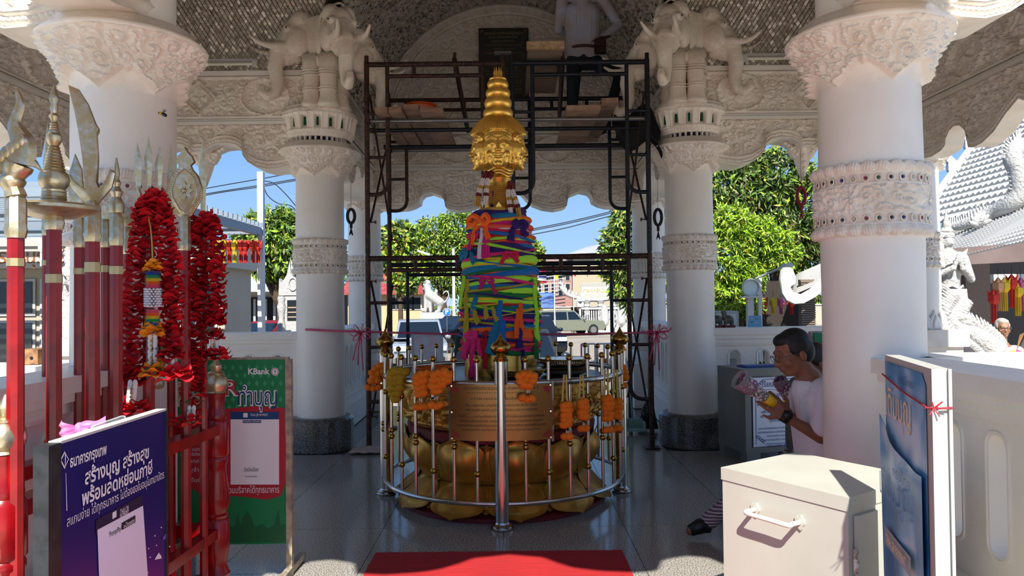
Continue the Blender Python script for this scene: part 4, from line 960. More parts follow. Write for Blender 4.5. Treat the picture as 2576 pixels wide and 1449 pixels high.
for x,s_ in ((XL+.03,'left'),(XR-.03,'right')):
    brace(f'thin scaffold brace on the {s_} side, upper tier, rising to the rear',(x,YN,2.32),(x,YF,3.62)); brace(f'thin scaffold brace on the {s_} side, upper tier, falling to the rear',(x,YN,3.62),(x,YF,2.25))
    brace(f'thin scaffold brace on the {s_} side, lower tier, rising to the rear',(x,YN,.35),(x,YF,1.7)); brace(f'thin scaffold brace on the {s_} side, lower tier, falling to the rear',(x,YN,1.72),(x,YF,.35))
for l,a,c,mt in (('galvanised bar carrying the plank deck, front',(XL,7.5,3.36),(XR,7.5,3.36),GALV),('galvanised bar carrying the plank deck, rear',(XL,8.86,3.34),(XR,8.86,3.34),GALV),('dark pipe under the plank deck, near the front',(XL,7.78,3.33),(XR,7.78,3.33),NAVY),('dark pipe under the plank deck, near the rear',(XL,8.62,3.33),(XR,8.62,3.33),NAVY)):
    t=thing('deck_bar',l,'pipe',a,group='bars under the plank deck'); b=MB(); b.cyl(a,c,.022); b.build('pipe',mt,t,True); b=MB(); b.cyl(Vector(a)-Vector((.03,0,0)),Vector(a)+Vector((.03,0,0)),.028); b.build('clamp',RUST,t,True)
t=thing('red_prop','rust-red steel prop standing upright behind the golden head','prop',(-.08,8.62,3.35)); b=MB(); b.cyl((-.08,8.62,3.35),(-.08,8.62,4.42),.024); b.build('pole',mat('rust_red','#5a1d12',.5),t,True); b=MB(); b.box((-.08,8.62,4.43),(.2,.06,.03)); b.build('head_plate',GALV,t)
for l,x,Ya,za,Yb,zb in (('dark diagonal rail left of the golden topknot',-.56,7.46,3.96,8.8,3.55),('dark diagonal rail beside the plywood sheet',.54,7.46,3.96,8.8,3.72)):
    t=thing('guard_rail',l,'rail',(x,Ya,za)); b=MB(); b.tube([(x,Ya-.05,za),(x+.05,Yb,zb)],.026,8); b.build('rail',RUST,t,True); b=MB(); b.box((x,Ya,za+.03),(.03,.06,.10)); b.build('hook',RUST,t)
PLK=[(-1.34,-1.215,0,'far left worn plank of the left scaffold deck'),(-1.205,-1.075,0,'second plank from the left on the left scaffold deck'),(-1.065,-.905,.03,'pale raised plank of the left scaffold deck'),(-.895,-.67,0,'rightmost broad plank of the left scaffold deck'),(.56,.895,0,'broad plank of the right scaffold deck, under the worker'),(.905,1.07,.07,'narrow raised plank at the right end of the right scaffold deck')]
for x0,x1,dz,l in PLK:
    b=MB(); z=3.385+dz; n=9
    P=[]; top=[];
    ys=np.linspace(7.24,9.02,n); r_=random.Random(int(x0*100)); 
    for zz in (z,z+.05): P.append([(x,y+ (r_.uniform(-.01,.01) if k in (0,n-1) else 0),zz+ (r_.uniform(-.003,.003))) for k,y in enumerate(ys) for x in (x0,x1)])
    v=P[0]+P[1]; f=[]
    for k in range(n-1): a=2*k; f+=[(a,a+2,a+3,a+1),(2*n+a,2*n+a+1,2*n+a+3,2*n+a+2),(a,2*n+a,2*n+a+2,a+2),(a+1,a+3,2*n+a+3,2*n+a+1)]
    f+=[(0,1,2*n+1,2*n),(2*n-2,4*n-2,4*n-1,2*n-1)]; b.add(v,f); b.top('plank',WOOD,l,'plank','planks laid on the scaffold')
b=MB(); b.b2((.18,7.25,3.985),(.535,8.75,4.0)); b.top('plywood_sheet',mat('plywood','#8d7763',.75,noise=(5,.3,.7),col2='#77614e'),'brown plywood sheet on the top tier beside the worker','plywood')
b=MB(); b.b2((.17,7.24,4.0),(.545,7.30,4.075)); b.top('timber_edge',mat('raw_timber','#b39878',.8,noise=(20,.4,.6),col2='#96795a'),'pale timber lying on the front edge of the plywood sheet','plank')
# buckets and pan on the deck
q=(-.98,8.0,3.43+.03); t=thing('orange_bucket','orange plastic tub with white handle on the left scaffold deck','bucket',q); b=MB(); b.lathe([(.13,q[2]),(.165,q[2]+.17),(.18,q[2]+.175),(.18,q[2]+.19),(.16,q[2]+.19),(.125,q[2]+.02),(.02,q[2]+.015)],(q[0],q[1],0),32); b.build('tub',mat('tub_orange','#d65510',.35),t,True)
b=MB(); b.tube(cat([(q[0]+.175,q[1],q[2]+.175),(q[0]+.21,q[1]-.05,q[2]+.12),(q[0]+.2,q[1]-.1,q[2]+.03)],5),.008,6); b.build('handle',WHT,t,True)
q=(.84,7.75,3.44); t=thing('mixing_basin','grey round basin on the right scaffold deck at the worker\'s feet','basin',q); b=MB(); b.lathe([(.09,q[2]),(.135,q[2]+.075),(.145,q[2]+.078),(.145,q[2]+.088),(.13,q[2]+.085),(.085,q[2]+.015),(.01,q[2]+.012)],(q[0],q[1],0),30); b.build('basin',mat('grey_plastic','#77777a',.5),t,True); b=MB(); b.lathe([(.12,q[2]+.06),(.02,q[2]+.065)],(q[0],q[1],0),20); b.build('mortar',mat('mortar','#a59f96',.9),t)
# dark cloth hanging off the scaffold, right
b=MB(); rs=np.random.default_rng(4); P=np.zeros((12,16,3))
for i in range(12):
    for j in range(16):
        u=j/15; v=i/11; q=at(1545+115*u,300+90*v-40*(1-u)+25*math.sin(u*7),8.3-.9*u); P[i,j]=(q.x+.02*math.sin(v*9),q.y+.05*math.sin(u*14+v*4),q.z+.05*math.sin(u*9)*v)
b.grid(P); b.grid(P+np.array([0,.006,0]),flip=True); b.top('black_cloth',mat('black_cloth','#08080a',.9),'black cloth slung across the right end of the scaffold','cloth',smooth='all')
b=MB(); P=np.zeros((14,18,3))
for i in range(14):
    for j in range(18):
        u=j/17*2-1; v=i/13*2-1; r=math.hypot(u,v); P[i,j]=(-1.47+u*.16,7.42+v*.15,.012+.035*max(0,1-r)+.014*math.sin(u*9+v*5)*math.cos(v*8)+.014)
b.grid(P); b.grid(P-np.array([0,0,.006]),flip=True); b.top('floor_rag',mat('pink_grey_rag','#b59f97',.9),'crumpled pinkish rag under the left scaffold foot','cloth',smooth='all')
# ---- people ----
SKIN=mat('skin_tan','#8a5a40',.55,noise=(6,.3,.7),col2='#7c4e37'); HAIR=mat('black_hair','#0b0a0b',.6,bump=(90,.7,.006)); 
def headprims(M_,o,s=1.0):
    pr=[]
    def e(c,r): pr.append(('e',tuple(o+M_@(Vector(c)*s)),tuple(x*s for x in r),M_.copy()))
    def c(a,d,r1,r2): pr.append(('c',tuple(o+M_@(Vector(a)*s)),tuple(o+M_@(Vector(d)*s)),r1*s,r2*s))
    e((0,.012,.04),(.075,.095,.082)); e((0,-.032,-.02),(.06,.066,.085)); e((0,-.05,-.085),(.04,.04,.028)); e((0,-.02,-.07),(.055,.055,.04))
    c((0,-.094,.012),(0,-.114,-.028),.009,.013); e((0,-.104,-.034),(.019,.014,.010)); c((-.04,-.083,.028),(.04,-.083,.028),.011,.011)
    for q in (-1,1): e((q*.03,-.083,.008),(.016,.010,.008)); e((q*.077,.012,-.018),(.010,.02,.032)); e((q*.04,-.062,-.03),(.025,.025,.025))
    c((-.018,-.094,-.055),(.018,-.094,-.055),.007,.007); c((-.015,-.093,-.066),(.015,-.093,-.066),.008,.008); c((0,.01,-.06),(0,.03,-.17),.052,.056)
    return pr
def facem(fwd,up=(0,0,1)):
    f=Vector(fwd).normalized(); u=Vector(up); u=(u-f*u.dot(f)).normalized(); x=(-f).cross(u); x=-x if False else x
    y=-f; x=y.cross(u); return Matrix((x,y,u)).transposed()
def hairmesh(M_,o,s,kind='short'):
    pr=[]
    def e(c,r): pr.append(('e',tuple(o+M_@(Vector(c)*s)),tuple(x*s for x in r),M_.copy()))
    e((0,.02,.052),(.078,.09,.077)); e((0,.05,.0),(.072,.064,.082)); e((0,-.03,.082),(.060,.052,.038))
    for q in (-1,1): e((q*.062,.015,.03),(.022,.055,.05))
    if kind=='long': e((0,.075,-.10),(.07,.045,.13)); e((0,.085,-.22),(.06,.035,.12))
    return organic(pr,.009*s,HAIR,3)
def hand(pr,w,d,side,s=1.0,spread=.5,curl=.15,nrm=(0,0,1)):
    "palm from wrist w along d, five fingers"
    w=Vector(w); d=Vector(d).normalized(); n=Vector(nrm); n=(n-d*n.dot(d)).normalized(); t=d.cross(n)*side
    for k in (-1,0,1): pr.append(('c',tuple(w+t*k*.02*s),tuple(w+d*.085*s+t*k*.026*s),.015*s,.013*s))
    for k,L in enumerate((.068,.078,.073,.058)):
        b0=w+d*.085*s+t*(-.033+.022*k)*s; dd=(d+t*(-.06+.04*k)*spread-n*curl).normalized(); m_=b0+dd*L*.55*s; e_=m_+(dd-n*curl*1.5).normalized()*L*.45*s
        pr.append(('c',tuple(b0),tuple(m_),.0095*s,.0085*s)); pr.append(('c',tuple(m_),tuple(e_),.0085*s,.007*s))
    tb=w+d*.02*s-t*.022*s; tm_=tb+(d*.6-t*.8)*.045*s; pr.append(('c',tuple(tb),tuple(tm_),.013*s,.011*s)); pr.append(('c',tuple(tm_),tuple(tm_+(d*.95-t*.3)*.035*s),.010*s,.008*s))
def person(lab,cat_,J,cols,hs=1.0,hair='short',hands=None,vox=.011,group=None,extra=None,skin=None):
    "J: joints; builds one continuous body plus shirt, trousers, hair"
    V={k:Vector(v) for k,v in J.items()}; sk=skin or SKIN; base=(V['pelvis'].x,V['pelvis'].y,cols.get('base',V['pelvis'].z-.5))
    t=thing('person',lab,cat_,base,group=group); M_=facem(J['look'],J.get('up',(0,0,1))); V.pop('look'); o=V['head']
    pr=headprims(M_,o,hs); pr+=[('c',tuple(o-M_@Vector((0,-.02,.10))*hs),tuple(V['neck']),.05,.055)]
    def limb(a,c,r1,r2,L): 
        if a in V and c in V: L.append(('c',tuple(V[a]),tuple(V[c]),r1,r2))
    L=[]; limb('neck','chest',.08,.12,L); limb('chest','pelvis',.12,.11,L)
    for s in 'lr':
        limb('neck','sh_'+s,.05,.055,L); limb('sh_'+s,'el_'+s,.048,.038,L); limb('el_'+s,'wr_'+s,.038,.025,L); limb('pelvis','hip_'+s,.09,.09,L); limb('hip_'+s,'kn_'+s,.08,.055,L); limb('kn_'+s,'an_'+s,.052,.035,L)
        if 'toe_'+s in V: limb('an_'+s,'toe_'+s,.035,.028,L)
    pr+=L
    for h in (hands or []): hand(pr,*h)
    link('body',offset_mesh(organic(pr,vox*.75,sk,3),base),t)
    # shirt
    S_=[]; dn=(V['pelvis']-V['chest']).normalized(); side=(V['sh_r']-V['sh_l']).normalized(); hem=V['pelvis']-dn*.02
    for k in (-1,-.5,0,.5,1):
        S_.append(('c',tuple(V['chest']+side*k*.085+Vector((0,0,.04))),tuple(hem+side*k*.07),.135,.13))
    S_.append(('c',tuple(V['sh_l']*.8+V['neck']*.2),tuple(V['sh_r']*.8+V['neck']*.2),.07,.07)); S_.append(('c',tuple(V['neck']-Vector((0,0,.06))),tuple(V['chest']),.10,.135))
    for s in 'lr':
        if 'sh_'+s in V:
            S_.append(('c',tuple(V['sh_'+s]),tuple(V['el_'+s] if cols['sleeve']=='long' else V['sh_'+s].lerp(V['el_'+s],.72)),.072,.058 if cols['sleeve']=='long' else .078))
            if cols['sleeve']=='long' and 'wr_'+s in V: S_.append(('c',tuple(V['el_'+s]),tuple(V['wr_'+s]),.055,.042))
    link('shirt',offset_mesh(organic(S_,vox,cols['shirt'],4),base),t)
    if 'hip_l' in V:
        T=[('c',tuple(V['hip_l']),tuple(V['hip_r']),.105,.105),('c',tuple(V['pelvis']),tuple(V['pelvis']-dn*.06),.125,.125)]
        for s in 'lr':
            if 'kn_'+s in V: T+=[('c',tuple(V['hip_'+s]),tuple(V['kn_'+s]),.098,.07)]; 
            if 'an_'+s in V: T+=[('c',tuple(V['kn_'+s]),tuple(V['an_'+s]),.068,.055)]
        link('trousers',offset_mesh(organic(T,vox,cols['pants'],4),base),t)
        if 'shoe' in cols:
            for s in 'lr':
                b=MB(); a=V['an_'+s]; q=V['toe_'+s]; b.tube([a+Vector((0,0,-.02)),(a+q)/2,q],[.05,.048,.035],10,flat=1); b.build('shoe',cols['shoe'],t,'all')
    if hair: link('hair',offset_mesh(hairmesh(M_,o,hs,hair),base),t)
    if extra: extra(t,V,M_,o)
    return t
BLUSH=mat('worker_blue_shirt','#b3bcd8',.8,noise=(4,.35,.7),col2='#b5a79f',bump=(14,.5,.02)); DENIM=mat('dark_denim','#16222d',.85,bump=(30,.3,.01))
def wx(t,V,M_,o):
    b=MB(); c=V['pelvis']+Vector((.19,-.14,.05)); b.box(c,(.13,.05,.17),(0,0,.1)); b.box(c+Vector((0,-.03,.035)),(.12,.02,.08),(.1,0,.1)); b.box(c+Vector((0,-.03,-.05)),(.10,.025,.06),(0,0,.1)); b.tube([c+Vector((-.02,-.03,.09)),c+Vector((.12,-.02,.11))],.015,8)
    b.build('tool_pouch',mat('oxblood_leather','#2e0f10',.4),t); b=MB(); b.tube([(V['pelvis'].x+.19*math.sin(a),V['pelvis'].y-.15*math.cos(a),V['pelvis'].z+.06) for a in np.linspace(-PI,PI,25)],.018,6,flat=.4); b.build('belt',mat('tan_belt','#4a3324',.6),t,'all')
wk=lambda px,y,Y=8.7:tuple(at(px,y,Y))
J=dict(pelvis=wk(1466,138),chest=wk(1464,45),neck=wk(1462,-30),head=(wk(1462,-72)[0],8.82,wk(1462,-72)[2]),look=(-.2,1,.25),sh_l=wk(1415,-5),sh_r=wk(1515,-2),el_l=wk(1404,72,8.78),wr_l=wk(1432,85,9.0),el_r=wk(1556,62,8.72),wr_r=wk(1516,95,8.6),hip_l=wk(1445,155),hip_r=wk(1490,155),kn_l=wk(1440,255,8.62),kn_r=wk(1560,185,8.95),an_l=(wk(1440,255)[0],8.72,3.53),an_r=(1.1,8.6,3.53),toe_l=(.74,8.86,3.475),toe_r=(1.02,8.76,3.475))
person('worker in a dusty light blue long-sleeved shirt standing on the scaffold, back turned','person',J,dict(shirt=BLUSH,pants=DENIM,sleeve='long',shoe=BLK,base=3.44),hands=[(J['wr_r'],(-.8,-.2,-.25),1),(J['wr_l'],(.2,1,.2),-1)],extra=wx)
# kneeling man in white and the woman beside him
kp=lambda px,y,Y=4.25:tuple(at(px,y,Y))
WSH=mat('white_t_shirt','#d9d7dc',.8,bump=(16,.4,.02)); STR=mat('striped_trousers','#8f8088',.85); SAFE_=None
nt=STR.node_tree; tcn=nt.nodes.new('ShaderNodeTexCoord'); wv=nt.nodes.new('ShaderNodeTexWave'); wv.bands_direction='Z'; wv.inputs['Scale'].default_value=16; wv.inputs['Distortion'].default_value=1.5; cr=nt.nodes.new('ShaderNodeValToRGB'); cr.color_ramp.elements[0].position=.45; cr.color_ramp.elements[0].color=(.09,.06,.1,1); cr.color_ramp.elements[1].position=.55; cr.color_ramp.elements[1].color=(.42,.36,.36,1)
nt.links.new(tcn.outputs['Object'],wv.inputs['Vector']); nt.links.new(wv.outputs['Fac'],cr.inputs['Fac']); nt.links.new(cr.outputs['Color'],nt.nodes['Principled BSDF'].inputs['Base Color'])
def mx(t,V,M_,o):
    b=MB(); w=V['wr_l']; d=(V['wr_l']-V['el_l']).normalized(); b.tube([w-d*.03,w+d*.015],.036,16); c=w-d*.008+Vector((0,-.034,.012)); b.tube([c,c+Vector((0,-.014,.004))],.026,18); b.build('wristwatch',mat('black_watch','#0d0e10',.3),t,'all')
    b=MB(); 
    for sg in (-1,1):
        q=[o+M_@(Vector((sg*(.03+.022*math.cos(a)),-.108,.004+.018*math.sin(a)))*1.08) for a in np.linspace(0,2*PI,15)]; b.tube(q,.0022,5,caps=False)
        b.tube([o+M_@(Vector((sg*.052,-.105,.008))*1.08),o+M_@(Vector((sg*.08,0,.0))*1.08)],.002,5)
    b.tube([o+M_@(Vector((-.008,-.112,.006))*1.08),o+M_@(Vector((.008,-.112,.006))*1.08)],.002,5); b.build('eyeglasses',mat('thin_metal','#6a6662',.3,.8),t)
    b=MB(); b.tube(cat([V['neck']+Vector((-.02,-.1,-.03)),V['chest']+Vector((-.08,-.13,.0)),V['pelvis']+Vector((-.0,-.15,.16))],5),.012,6,flat=.3); b.build('bag_strap',BLK,t,'all')
    b=MB(); c=V['wr_l']+Vector((-.105,-.02,.06)); b.tube([c+Vector((.012*math.cos(a),.0,.012*math.sin(a))) for a in np.linspace(0,6.28,13)],.002,5); b.build('ring',BRASS,t)
J=dict(pelvis=(1.80,4.30,.53),chest=(1.76,4.27,.86),neck=kp(2034,955,4.25),head=kp(1996,887,4.24),look=(-1,-.06,-.38),up=(-.25,0,1),sh_l=(1.75,4.12,.97),sh_r=(1.75,4.42,.97),el_l=kp(2066,1100,4.10),wr_l=kp(1972,1046,4.13),el_r=kp(2060,1105,4.42),wr_r=kp(1982,1042,4.27),hip_l=(1.80,4.20,.50),hip_r=(1.80,4.42,.50),kn_l=(1.42,4.16,.10),kn_r=(1.40,4.46,.10),an_l=(1.86,4.20,.09),an_r=(1.86,4.46,.09),toe_l=(1.98,4.20,.05),toe_r=(1.98,4.46,.05))
dl=Vector(kp(1908,992,4.16))-Vector(J['wr_l'])
person('kneeling man in a white t-shirt and glasses praying toward the pillar','person',J,dict(shirt=WSH,pants=STR,sleeve='short',shoe=BLK,base=0),hs=1.08,hands=[(J['wr_l'],tuple(dl),1,1.08,.5,.05,(.1,-1,.1)),(J['wr_r'],tuple(dl),-1,1.05,.5,.05,(.1,-1,.1))],extra=mx,vox=.010)
BRH=mat('dark_brown_hair','#2a1a14',.5,bump=(90,.6,.006)); GSH=mat('grey_green_top','#5d655c',.8)
J=dict(pelvis=(1.97,4.92,.5),chest=(1.98,4.90,.76),neck=kp(2052,985,4.88),head=kp(2046,912,4.88),look=(-1,-.05,-.3),sh_l=(1.95,4.76,.90),sh_r=(1.95,5.04,.90),el_l=(1.90,4.68,.68),wr_l=kp(2004,1032,4.62),el_r=(1.92,5.0,.66),wr_r=kp(2007,1030,4.74),hip_l=(1.97,4.84,.46),hip_r=(1.97,5.02,.46),kn_l=(1.62,4.70,.40),kn_r=(1.56,4.94,.12),an_l=(1.22,4.66,.10),an_r=(1.9,4.98,.08),toe_l=(1.10,4.64,.05),toe_r=(2.0,4.98,.05))
dl=Vector(kp(1976,968,4.6))-Vector(J['wr_l'])
w_=person('long-haired woman praying, mostly hidden behind the kneeling man','person',J,dict(shirt=GSH,pants=STR,sleeve='short',shoe=BLK,base=0),hs=1.05,hair='long',hands=[(J['wr_l'],tuple(dl),1,1,.6,.05,(.1,-1,.1)),(J['wr_r'],tuple(dl),-1,1,.6,.05,(.1,-1,.1))])
for ch in w_.children:
    if ch.name.startswith('hair'): ch.data.materials[0]=BRH
def bouquet(lab,a,c,r0,r1,seed):
    a=Vector(a);c=Vector(c); t=thing('flower_bouquet',lab,'bouquet',tuple(a)); d=(c-a).normalized(); L=(c-a).length; u=d.orthogonal().normalized(); v=d.cross(u); r_=np.random.default_rng(seed)
    b=MB(); b.tube([a,a.lerp(c,.5),c],[r0*.9,(r0+r1)*.43,r1*.82],14); b.build('stems',mat('dark_foliage','#2a3a24',.7),t,'all')
    for nm_,mt,lo,hi,n in (('purple_flowers',mat('purple_aster','#7d4a6e',.8),.55,1.05,60),('white_flowers',mat('white_filler','#c9bfc6',.8),.1,.85,110)):
        b=MB()
        for k in range(n):
            s=r_.uniform(lo,hi); an=r_.uniform(0,6.28); rr_=(r0+(r1-r0)*s)*(1 if s<.95 else r_.uniform(0,1)); b.ell(a.lerp(c,min(s,1.02))+(u*math.cos(an)+v*math.sin(an))*rr_*.9,r_.uniform(.004,.008) if 'white' in nm_ else .010,None,6,4)
        b.build(nm_,mt,t,'all',kind='stuff')
    b=MB(); b.tube([a+d*-.03,a,c+d*.02],[r0*.5,r0*1.05,r1*1.12],18,caps=False); b.build('clear_wrapper',mat('cellophane','#ffffff',.08,alpha=.16),t,'all')
    b=MB(); b.tube([a-d*.05,a+d*.01],[r0*.9,r0*1.15],10); b.build('yellow_wrap',mat('yellow_paper','#d8b20a',.6),t,'all')
bouquet('purple and white flower bouquet in cellophane held by the kneeling man',kp(1930,1003,4.12),kp(1864,957,4.10),.028,.052,2)
bouquet('second purple and white bouquet, held upright by the woman',kp(1982,1004,4.55),kp(1962,955,4.5),.026,.045,3)
# ================= TAPE, TASSELS =================
PNK=mat('pink_raffia','#d0476e',.5,alpha=.85); PN2=PNK
def tape(lab,pts,bows):
    t=thing('pink_tape',lab,'tape',pts[0]); 
    b=MB(); P=cat(pts,8); b.tube(P,.011,6,flat=.25,up=(0,0,1)); b.build('strand',PNK,t,'all')
    for px,py,Y in bows:
        c=at(px,py,Y); b=MB()
        for a in range(7):
            an=a*.9+.4; q=c+Vector((.11*math.cos(an),-.03,.09*math.sin(an))); b.tube(cat([c,c.lerp(q,.6)+Vector((0,-.02,.03)),q,c.lerp(q,.5)-Vector((0,.02,.03)),c],4),.006,5,flat=.4)
        for sx in (-1,0,1): b.tube(cat([c,c+Vector((.03*sx-.02,-.03,-.15)),c+Vector((.05*sx-.03,-.01,-.32-.05*sx))],5),.007,5,flat=.4)
        b.build('bow',PNK,t,'all')
tape('pink plastic tape tied across behind the railing, from column to column',[tuple(at(768,829,7.42)),tuple(at(925,835,7.40)),tuple(at(1260,842,7.6)),tuple(at(1638,836,7.40)),tuple(at(1690,826,7.44))],[(908,838,7.36),(1652,838,7.36)])
def tassel(lab,px,y0,y1,Y,mt,r=.055):
    p=at(px,y0,Y); q=at(px,y1,Y); L=p.z-q.z; t=thing('hanging_tassel',lab,'tassel',tuple(p)); ring=p-Vector((0,0,L*.28))
    b=MB(); b.tube([ring+Vector((r*.75*math.sin(a),0,L*.26*math.cos(a))) for a in np.linspace(0,2*PI,25)],.018,8,caps=False); b.build('braided_ring',mt,t,'all')
    b=MB(); b.tube([ring-Vector((0,0,L*.24)),ring-Vector((0,0,L*.45))],.016,8); b.build('knot',mt,t,'all'); b=MB()
    for k in range(7): a=k*.9; b.tube([ring-Vector((0,0,L*.45)),Vector((p.x+.02*math.cos(a),p.y+.02*math.sin(a),q.z+.01*(k%3)))],.005,5)
    b.build('fringe',mt,t,'all',kind='stuff'); b=MB(); b.tube([p-Vector((0,0,.02)),p+Vector((0,0,.42))],.002,4); b.build('string',mt,t)
DT=mat('black_tassel','#26211f',.8); RT=mat('red_tassel','#7e1420',.8)
tassel('black braided tassel hanging beside the left elephant column',883,525,592,8.4,DT); tassel('black braided tassel hanging beside the right elephant column',1655,525,602,8.4,DT); tassel('dark red braided tassel hanging under the right wing beam',2015,470,552,7.6,RT)
# ================= CARPET, CABINET, BOARDS, SAFE =================
def onx(px,py,x):
    d=fw+rr*((px-1288)/F)+uu*((724.5-py)/F); return EYE+d*(x/d.x)
CAR=mat('red_carpet','#8f1016',.95,bump=(160,.9,.006)); nt=CAR.node_tree; tcn=nt.nodes.new('ShaderNodeTexCoord'); mp_=nt.nodes.new('ShaderNodeMapping'); mp_.inputs['Scale'].default_value=(3,260,1); tn=nt.nodes.new('ShaderNodeTexNoise'); tn.inputs['Scale'].default_value=1.5; cr=nt.nodes.new('ShaderNodeValToRGB'); cr.color_ramp.elements[0].position=.35; cr.color_ramp.elements[0].color=lin('#8a0d12'); cr.color_ramp.elements[1].position=.65; cr.color_ramp.elements[1].color=lin('#bd1a1e')
nt.links.new(tcn.outputs['Object'],mp_.inputs[0]); nt.links.new(mp_.outputs[0],tn.inputs[0]); nt.links.new(tn.outputs[0],cr.inputs[0]); nt.links.new(cr.outputs[0],nt.nodes['Principled BSDF'].inputs['Base Color'])
b=MB(); n=20; P=np.zeros((n,14,3))
for i in range(n):
    for j in range(14): P[i,j]=(-.83+1.47*j/13,.6+3.82*i/(n-1),.010+.0015*math.sin(j*2+i))
b.grid(P); b.b2((-.832,.6,.001),(.642,4.425,.008)); b.top('carpet',CAR,'red carpet runner on the granite floor in front of the railing','carpet')
CAB=mat('cream_painted_steel','#b9b9ae',.45,noise=(3,.3,.75),col2='#adada1')
Fc=Vector((1.17,2.59,0)); Lc=Vector((.863,3.08,0)); Bc=Vector((1.286,3.37,0)); Rc=Fc+(Bc-Lc); H=.8
cab=thing('steel_cabinet','cream painted steel cabinet with a bar handle in the right foreground','cabinet',(1.2,2.95,0))
def quadbox(pts,z0,z1): 
    v=[(p.x,p.y,z0) for p in pts]+[(p.x,p.y,z1) for p in pts]; return v,[(3,2,1,0),(4,5,6,7),(0,1,5,4),(1,2,6,5),(2,3,7,6),(3,0,4,7)]
cc=(Fc+Bc)/2; sc_=lambda k:[cc+(p-cc)*k for p in (Fc,Rc,Bc,Lc)]
b=MB(); b.add(*quadbox(sc_(.985),.0,H-.045)); b.build('body',CAB,cab); b=MB(); b.add(*quadbox(sc_(1.0),H-.05,H)); b.build('lid',CAB,cab)
fu=(Fc-Lc).normalized(); fn=Vector((fu.y,-fu.x,0)); 
if fn.dot(Vector((0,-1,0)))<0: fn=-fn
ru=(Rc-Fc).normalized(); rn_=Vector((ru.y,-ru.x,0))
if rn_.dot(Vector((0,-1,0)))<0: rn_=-rn_
b=MB(); ang=math.atan2(ru.y,ru.x); m_=(Fc+Rc)/2+rn_*.004+ru*.01; b.box(m_+Vector((0,0,.38)),(.46,.012,.70),(0,0,ang)); dr=b.build('door',CAB,cab)
b=MB(); h_=Fc+rn_*.018+ru*.012
for z in (.58,.18): b.cyl(h_+Vector((0,0,z-.04)),h_+Vector((0,0,z+.04)),.009)
b.build('hinge',mat('rusty_hinge','#8a7360',.6,noise=(60,.4,.6),col2='#d5d0c4'),cab,True,kind='stuff')
# handle on the left-facing front
def onf(t,z,off=0): return Lc+fu*(t*.578)+fn*off+Vector((0,0,z))
b=MB()
b.tube(cat([onf(.30,.665,.0),onf(.30,.665,.045),onf(.315,.66,.055),onf(.5,.66,.055),onf(.64,.66,.055),onf(.655,.665,.045),onf(.655,.665,0)],4),.0095,10); hd=b.build('handle',mat('cream_handle_paint','#d6d3c6',.4),cab,'all')
for t in (.30,.655):
    b=MB(); q=onf(t,.665,.0); b.prism([(.02*math.cos(a)*(1+.15*math.cos(a*5)),.026*math.sin(a)*(1+.15*math.cos(a*5))) for a in np.linspace(0,2*PI,20,endpoint=False)],q,fu,(0,0,1),.008); b.build('rosette',CAB,hd)
# boards with blue posters
N0=Vector((1.132,2.0,0)); Fp=Vector((1.262,2.5,0)); d_=(Fp-N0).normalized(); nr=Vector((d_.y,-d_.x,0))
zt=at(2335,928,2.0).z; zt2=at(2223,892,2.5).z; zt=(zt+zt2)/2
bs=thing('poster_board','tall white-edged display board with blue posters, leaning beside the cream cabinet','board',((N0.x+Fp.x)/2,2.25,0))
WB=mat('white_board_edge','#a9aaa4',.5); b=MB(); c=(N0+Fp)/2+nr*.024; b.box(c+Vector((0,0,zt/2)),((Fp-N0).length,.046,zt),(0,0,math.atan2(d_.y,d_.x))); b.build('panel',WB,bs)
b=MB(); b.box(N0-d_*.004+nr*.008+Vector((0,0,zt/2)),(.012,.014,zt),(0,0,math.atan2(d_.y,d_.x))); b.box(N0-d_*.004+nr*.046+Vector((0,0,zt/2)),(.012,.008,zt),(0,0,math.atan2(d_.y,d_.x))); b.build('edge_trim',WB,bs,kind='stuff')
PB=mat('blue_sky_poster','#3f7fae',.35); nt=PB.node_tree; tcn=nt.nodes.new('ShaderNodeTexCoord'); g_=nt.nodes.new('ShaderNodeTexNoise'); g_.inputs['Scale'].default_value=3.2; cr=nt.nodes.new('ShaderNodeValToRGB')
cr.color_ramp.elements[0].position=.35; cr.color_ramp.elements[0].color=lin('#1f5e92'); cr.color_ramp.elements[1].position=.62; cr.color_ramp.elements[1].color=lin('#b9d3e2'); e_=cr.color_ramp.elements.new(.5); e_.color=lin('#4f8fbd')
nt.links.new(tcn.outputs['Object'],g_.inputs[0]); nt.links.new(g_.outputs[0],cr.inputs[0]); nt.links.new(cr.outputs[0],nt.nodes['Principled BSDF'].inputs['Base Color'])
Lb=(Fp-N0).length
def bp(u,z,off=0): return N0+d_*(Lb*(1-u))-nr*(.0+off)+Vector((0,0,z))   # u: 0 far .. 1 near
b=MB(); r_=[]; b.add([bp(.02,.03,.002),bp(.93,.03,.002),bp(.93,zt-.05,.002),bp(.86,zt-.02,.002),bp(.02,zt-.02,.002)],[(0,1,2,3,4)]); b.build('upper_poster',PB,bs)
P=np.zeros((14,12,3)); 
for i in range(14):
    for j in range(12):
        u=j/11; v=i/13; top=zt-.20-.10*u-.035*math.sin(u*3); q=bp(-.02+.92*u,.02+(top-.02)*v,.006+.016*v*v*(1-abs(u-.3))+.004*math.sin(u*12+v*3)); P[i,j]=q
b=MB(); b.grid(P); b.grid(P-np.array(nr*-.001),flip=True); b.build('peeling_poster',PB,bs,'all')
b=MB(); ux_=-d_
b.mi=0; puttext(b,'เติมบุญ',bp(.36,zt-.155,.006),ux_,(0,0,1),.13,.30); b.mi=1; puttext(b,'เติมบุญ',bp(.32,zt-.42,.024),ux_,(0,0,1),.13,.30)
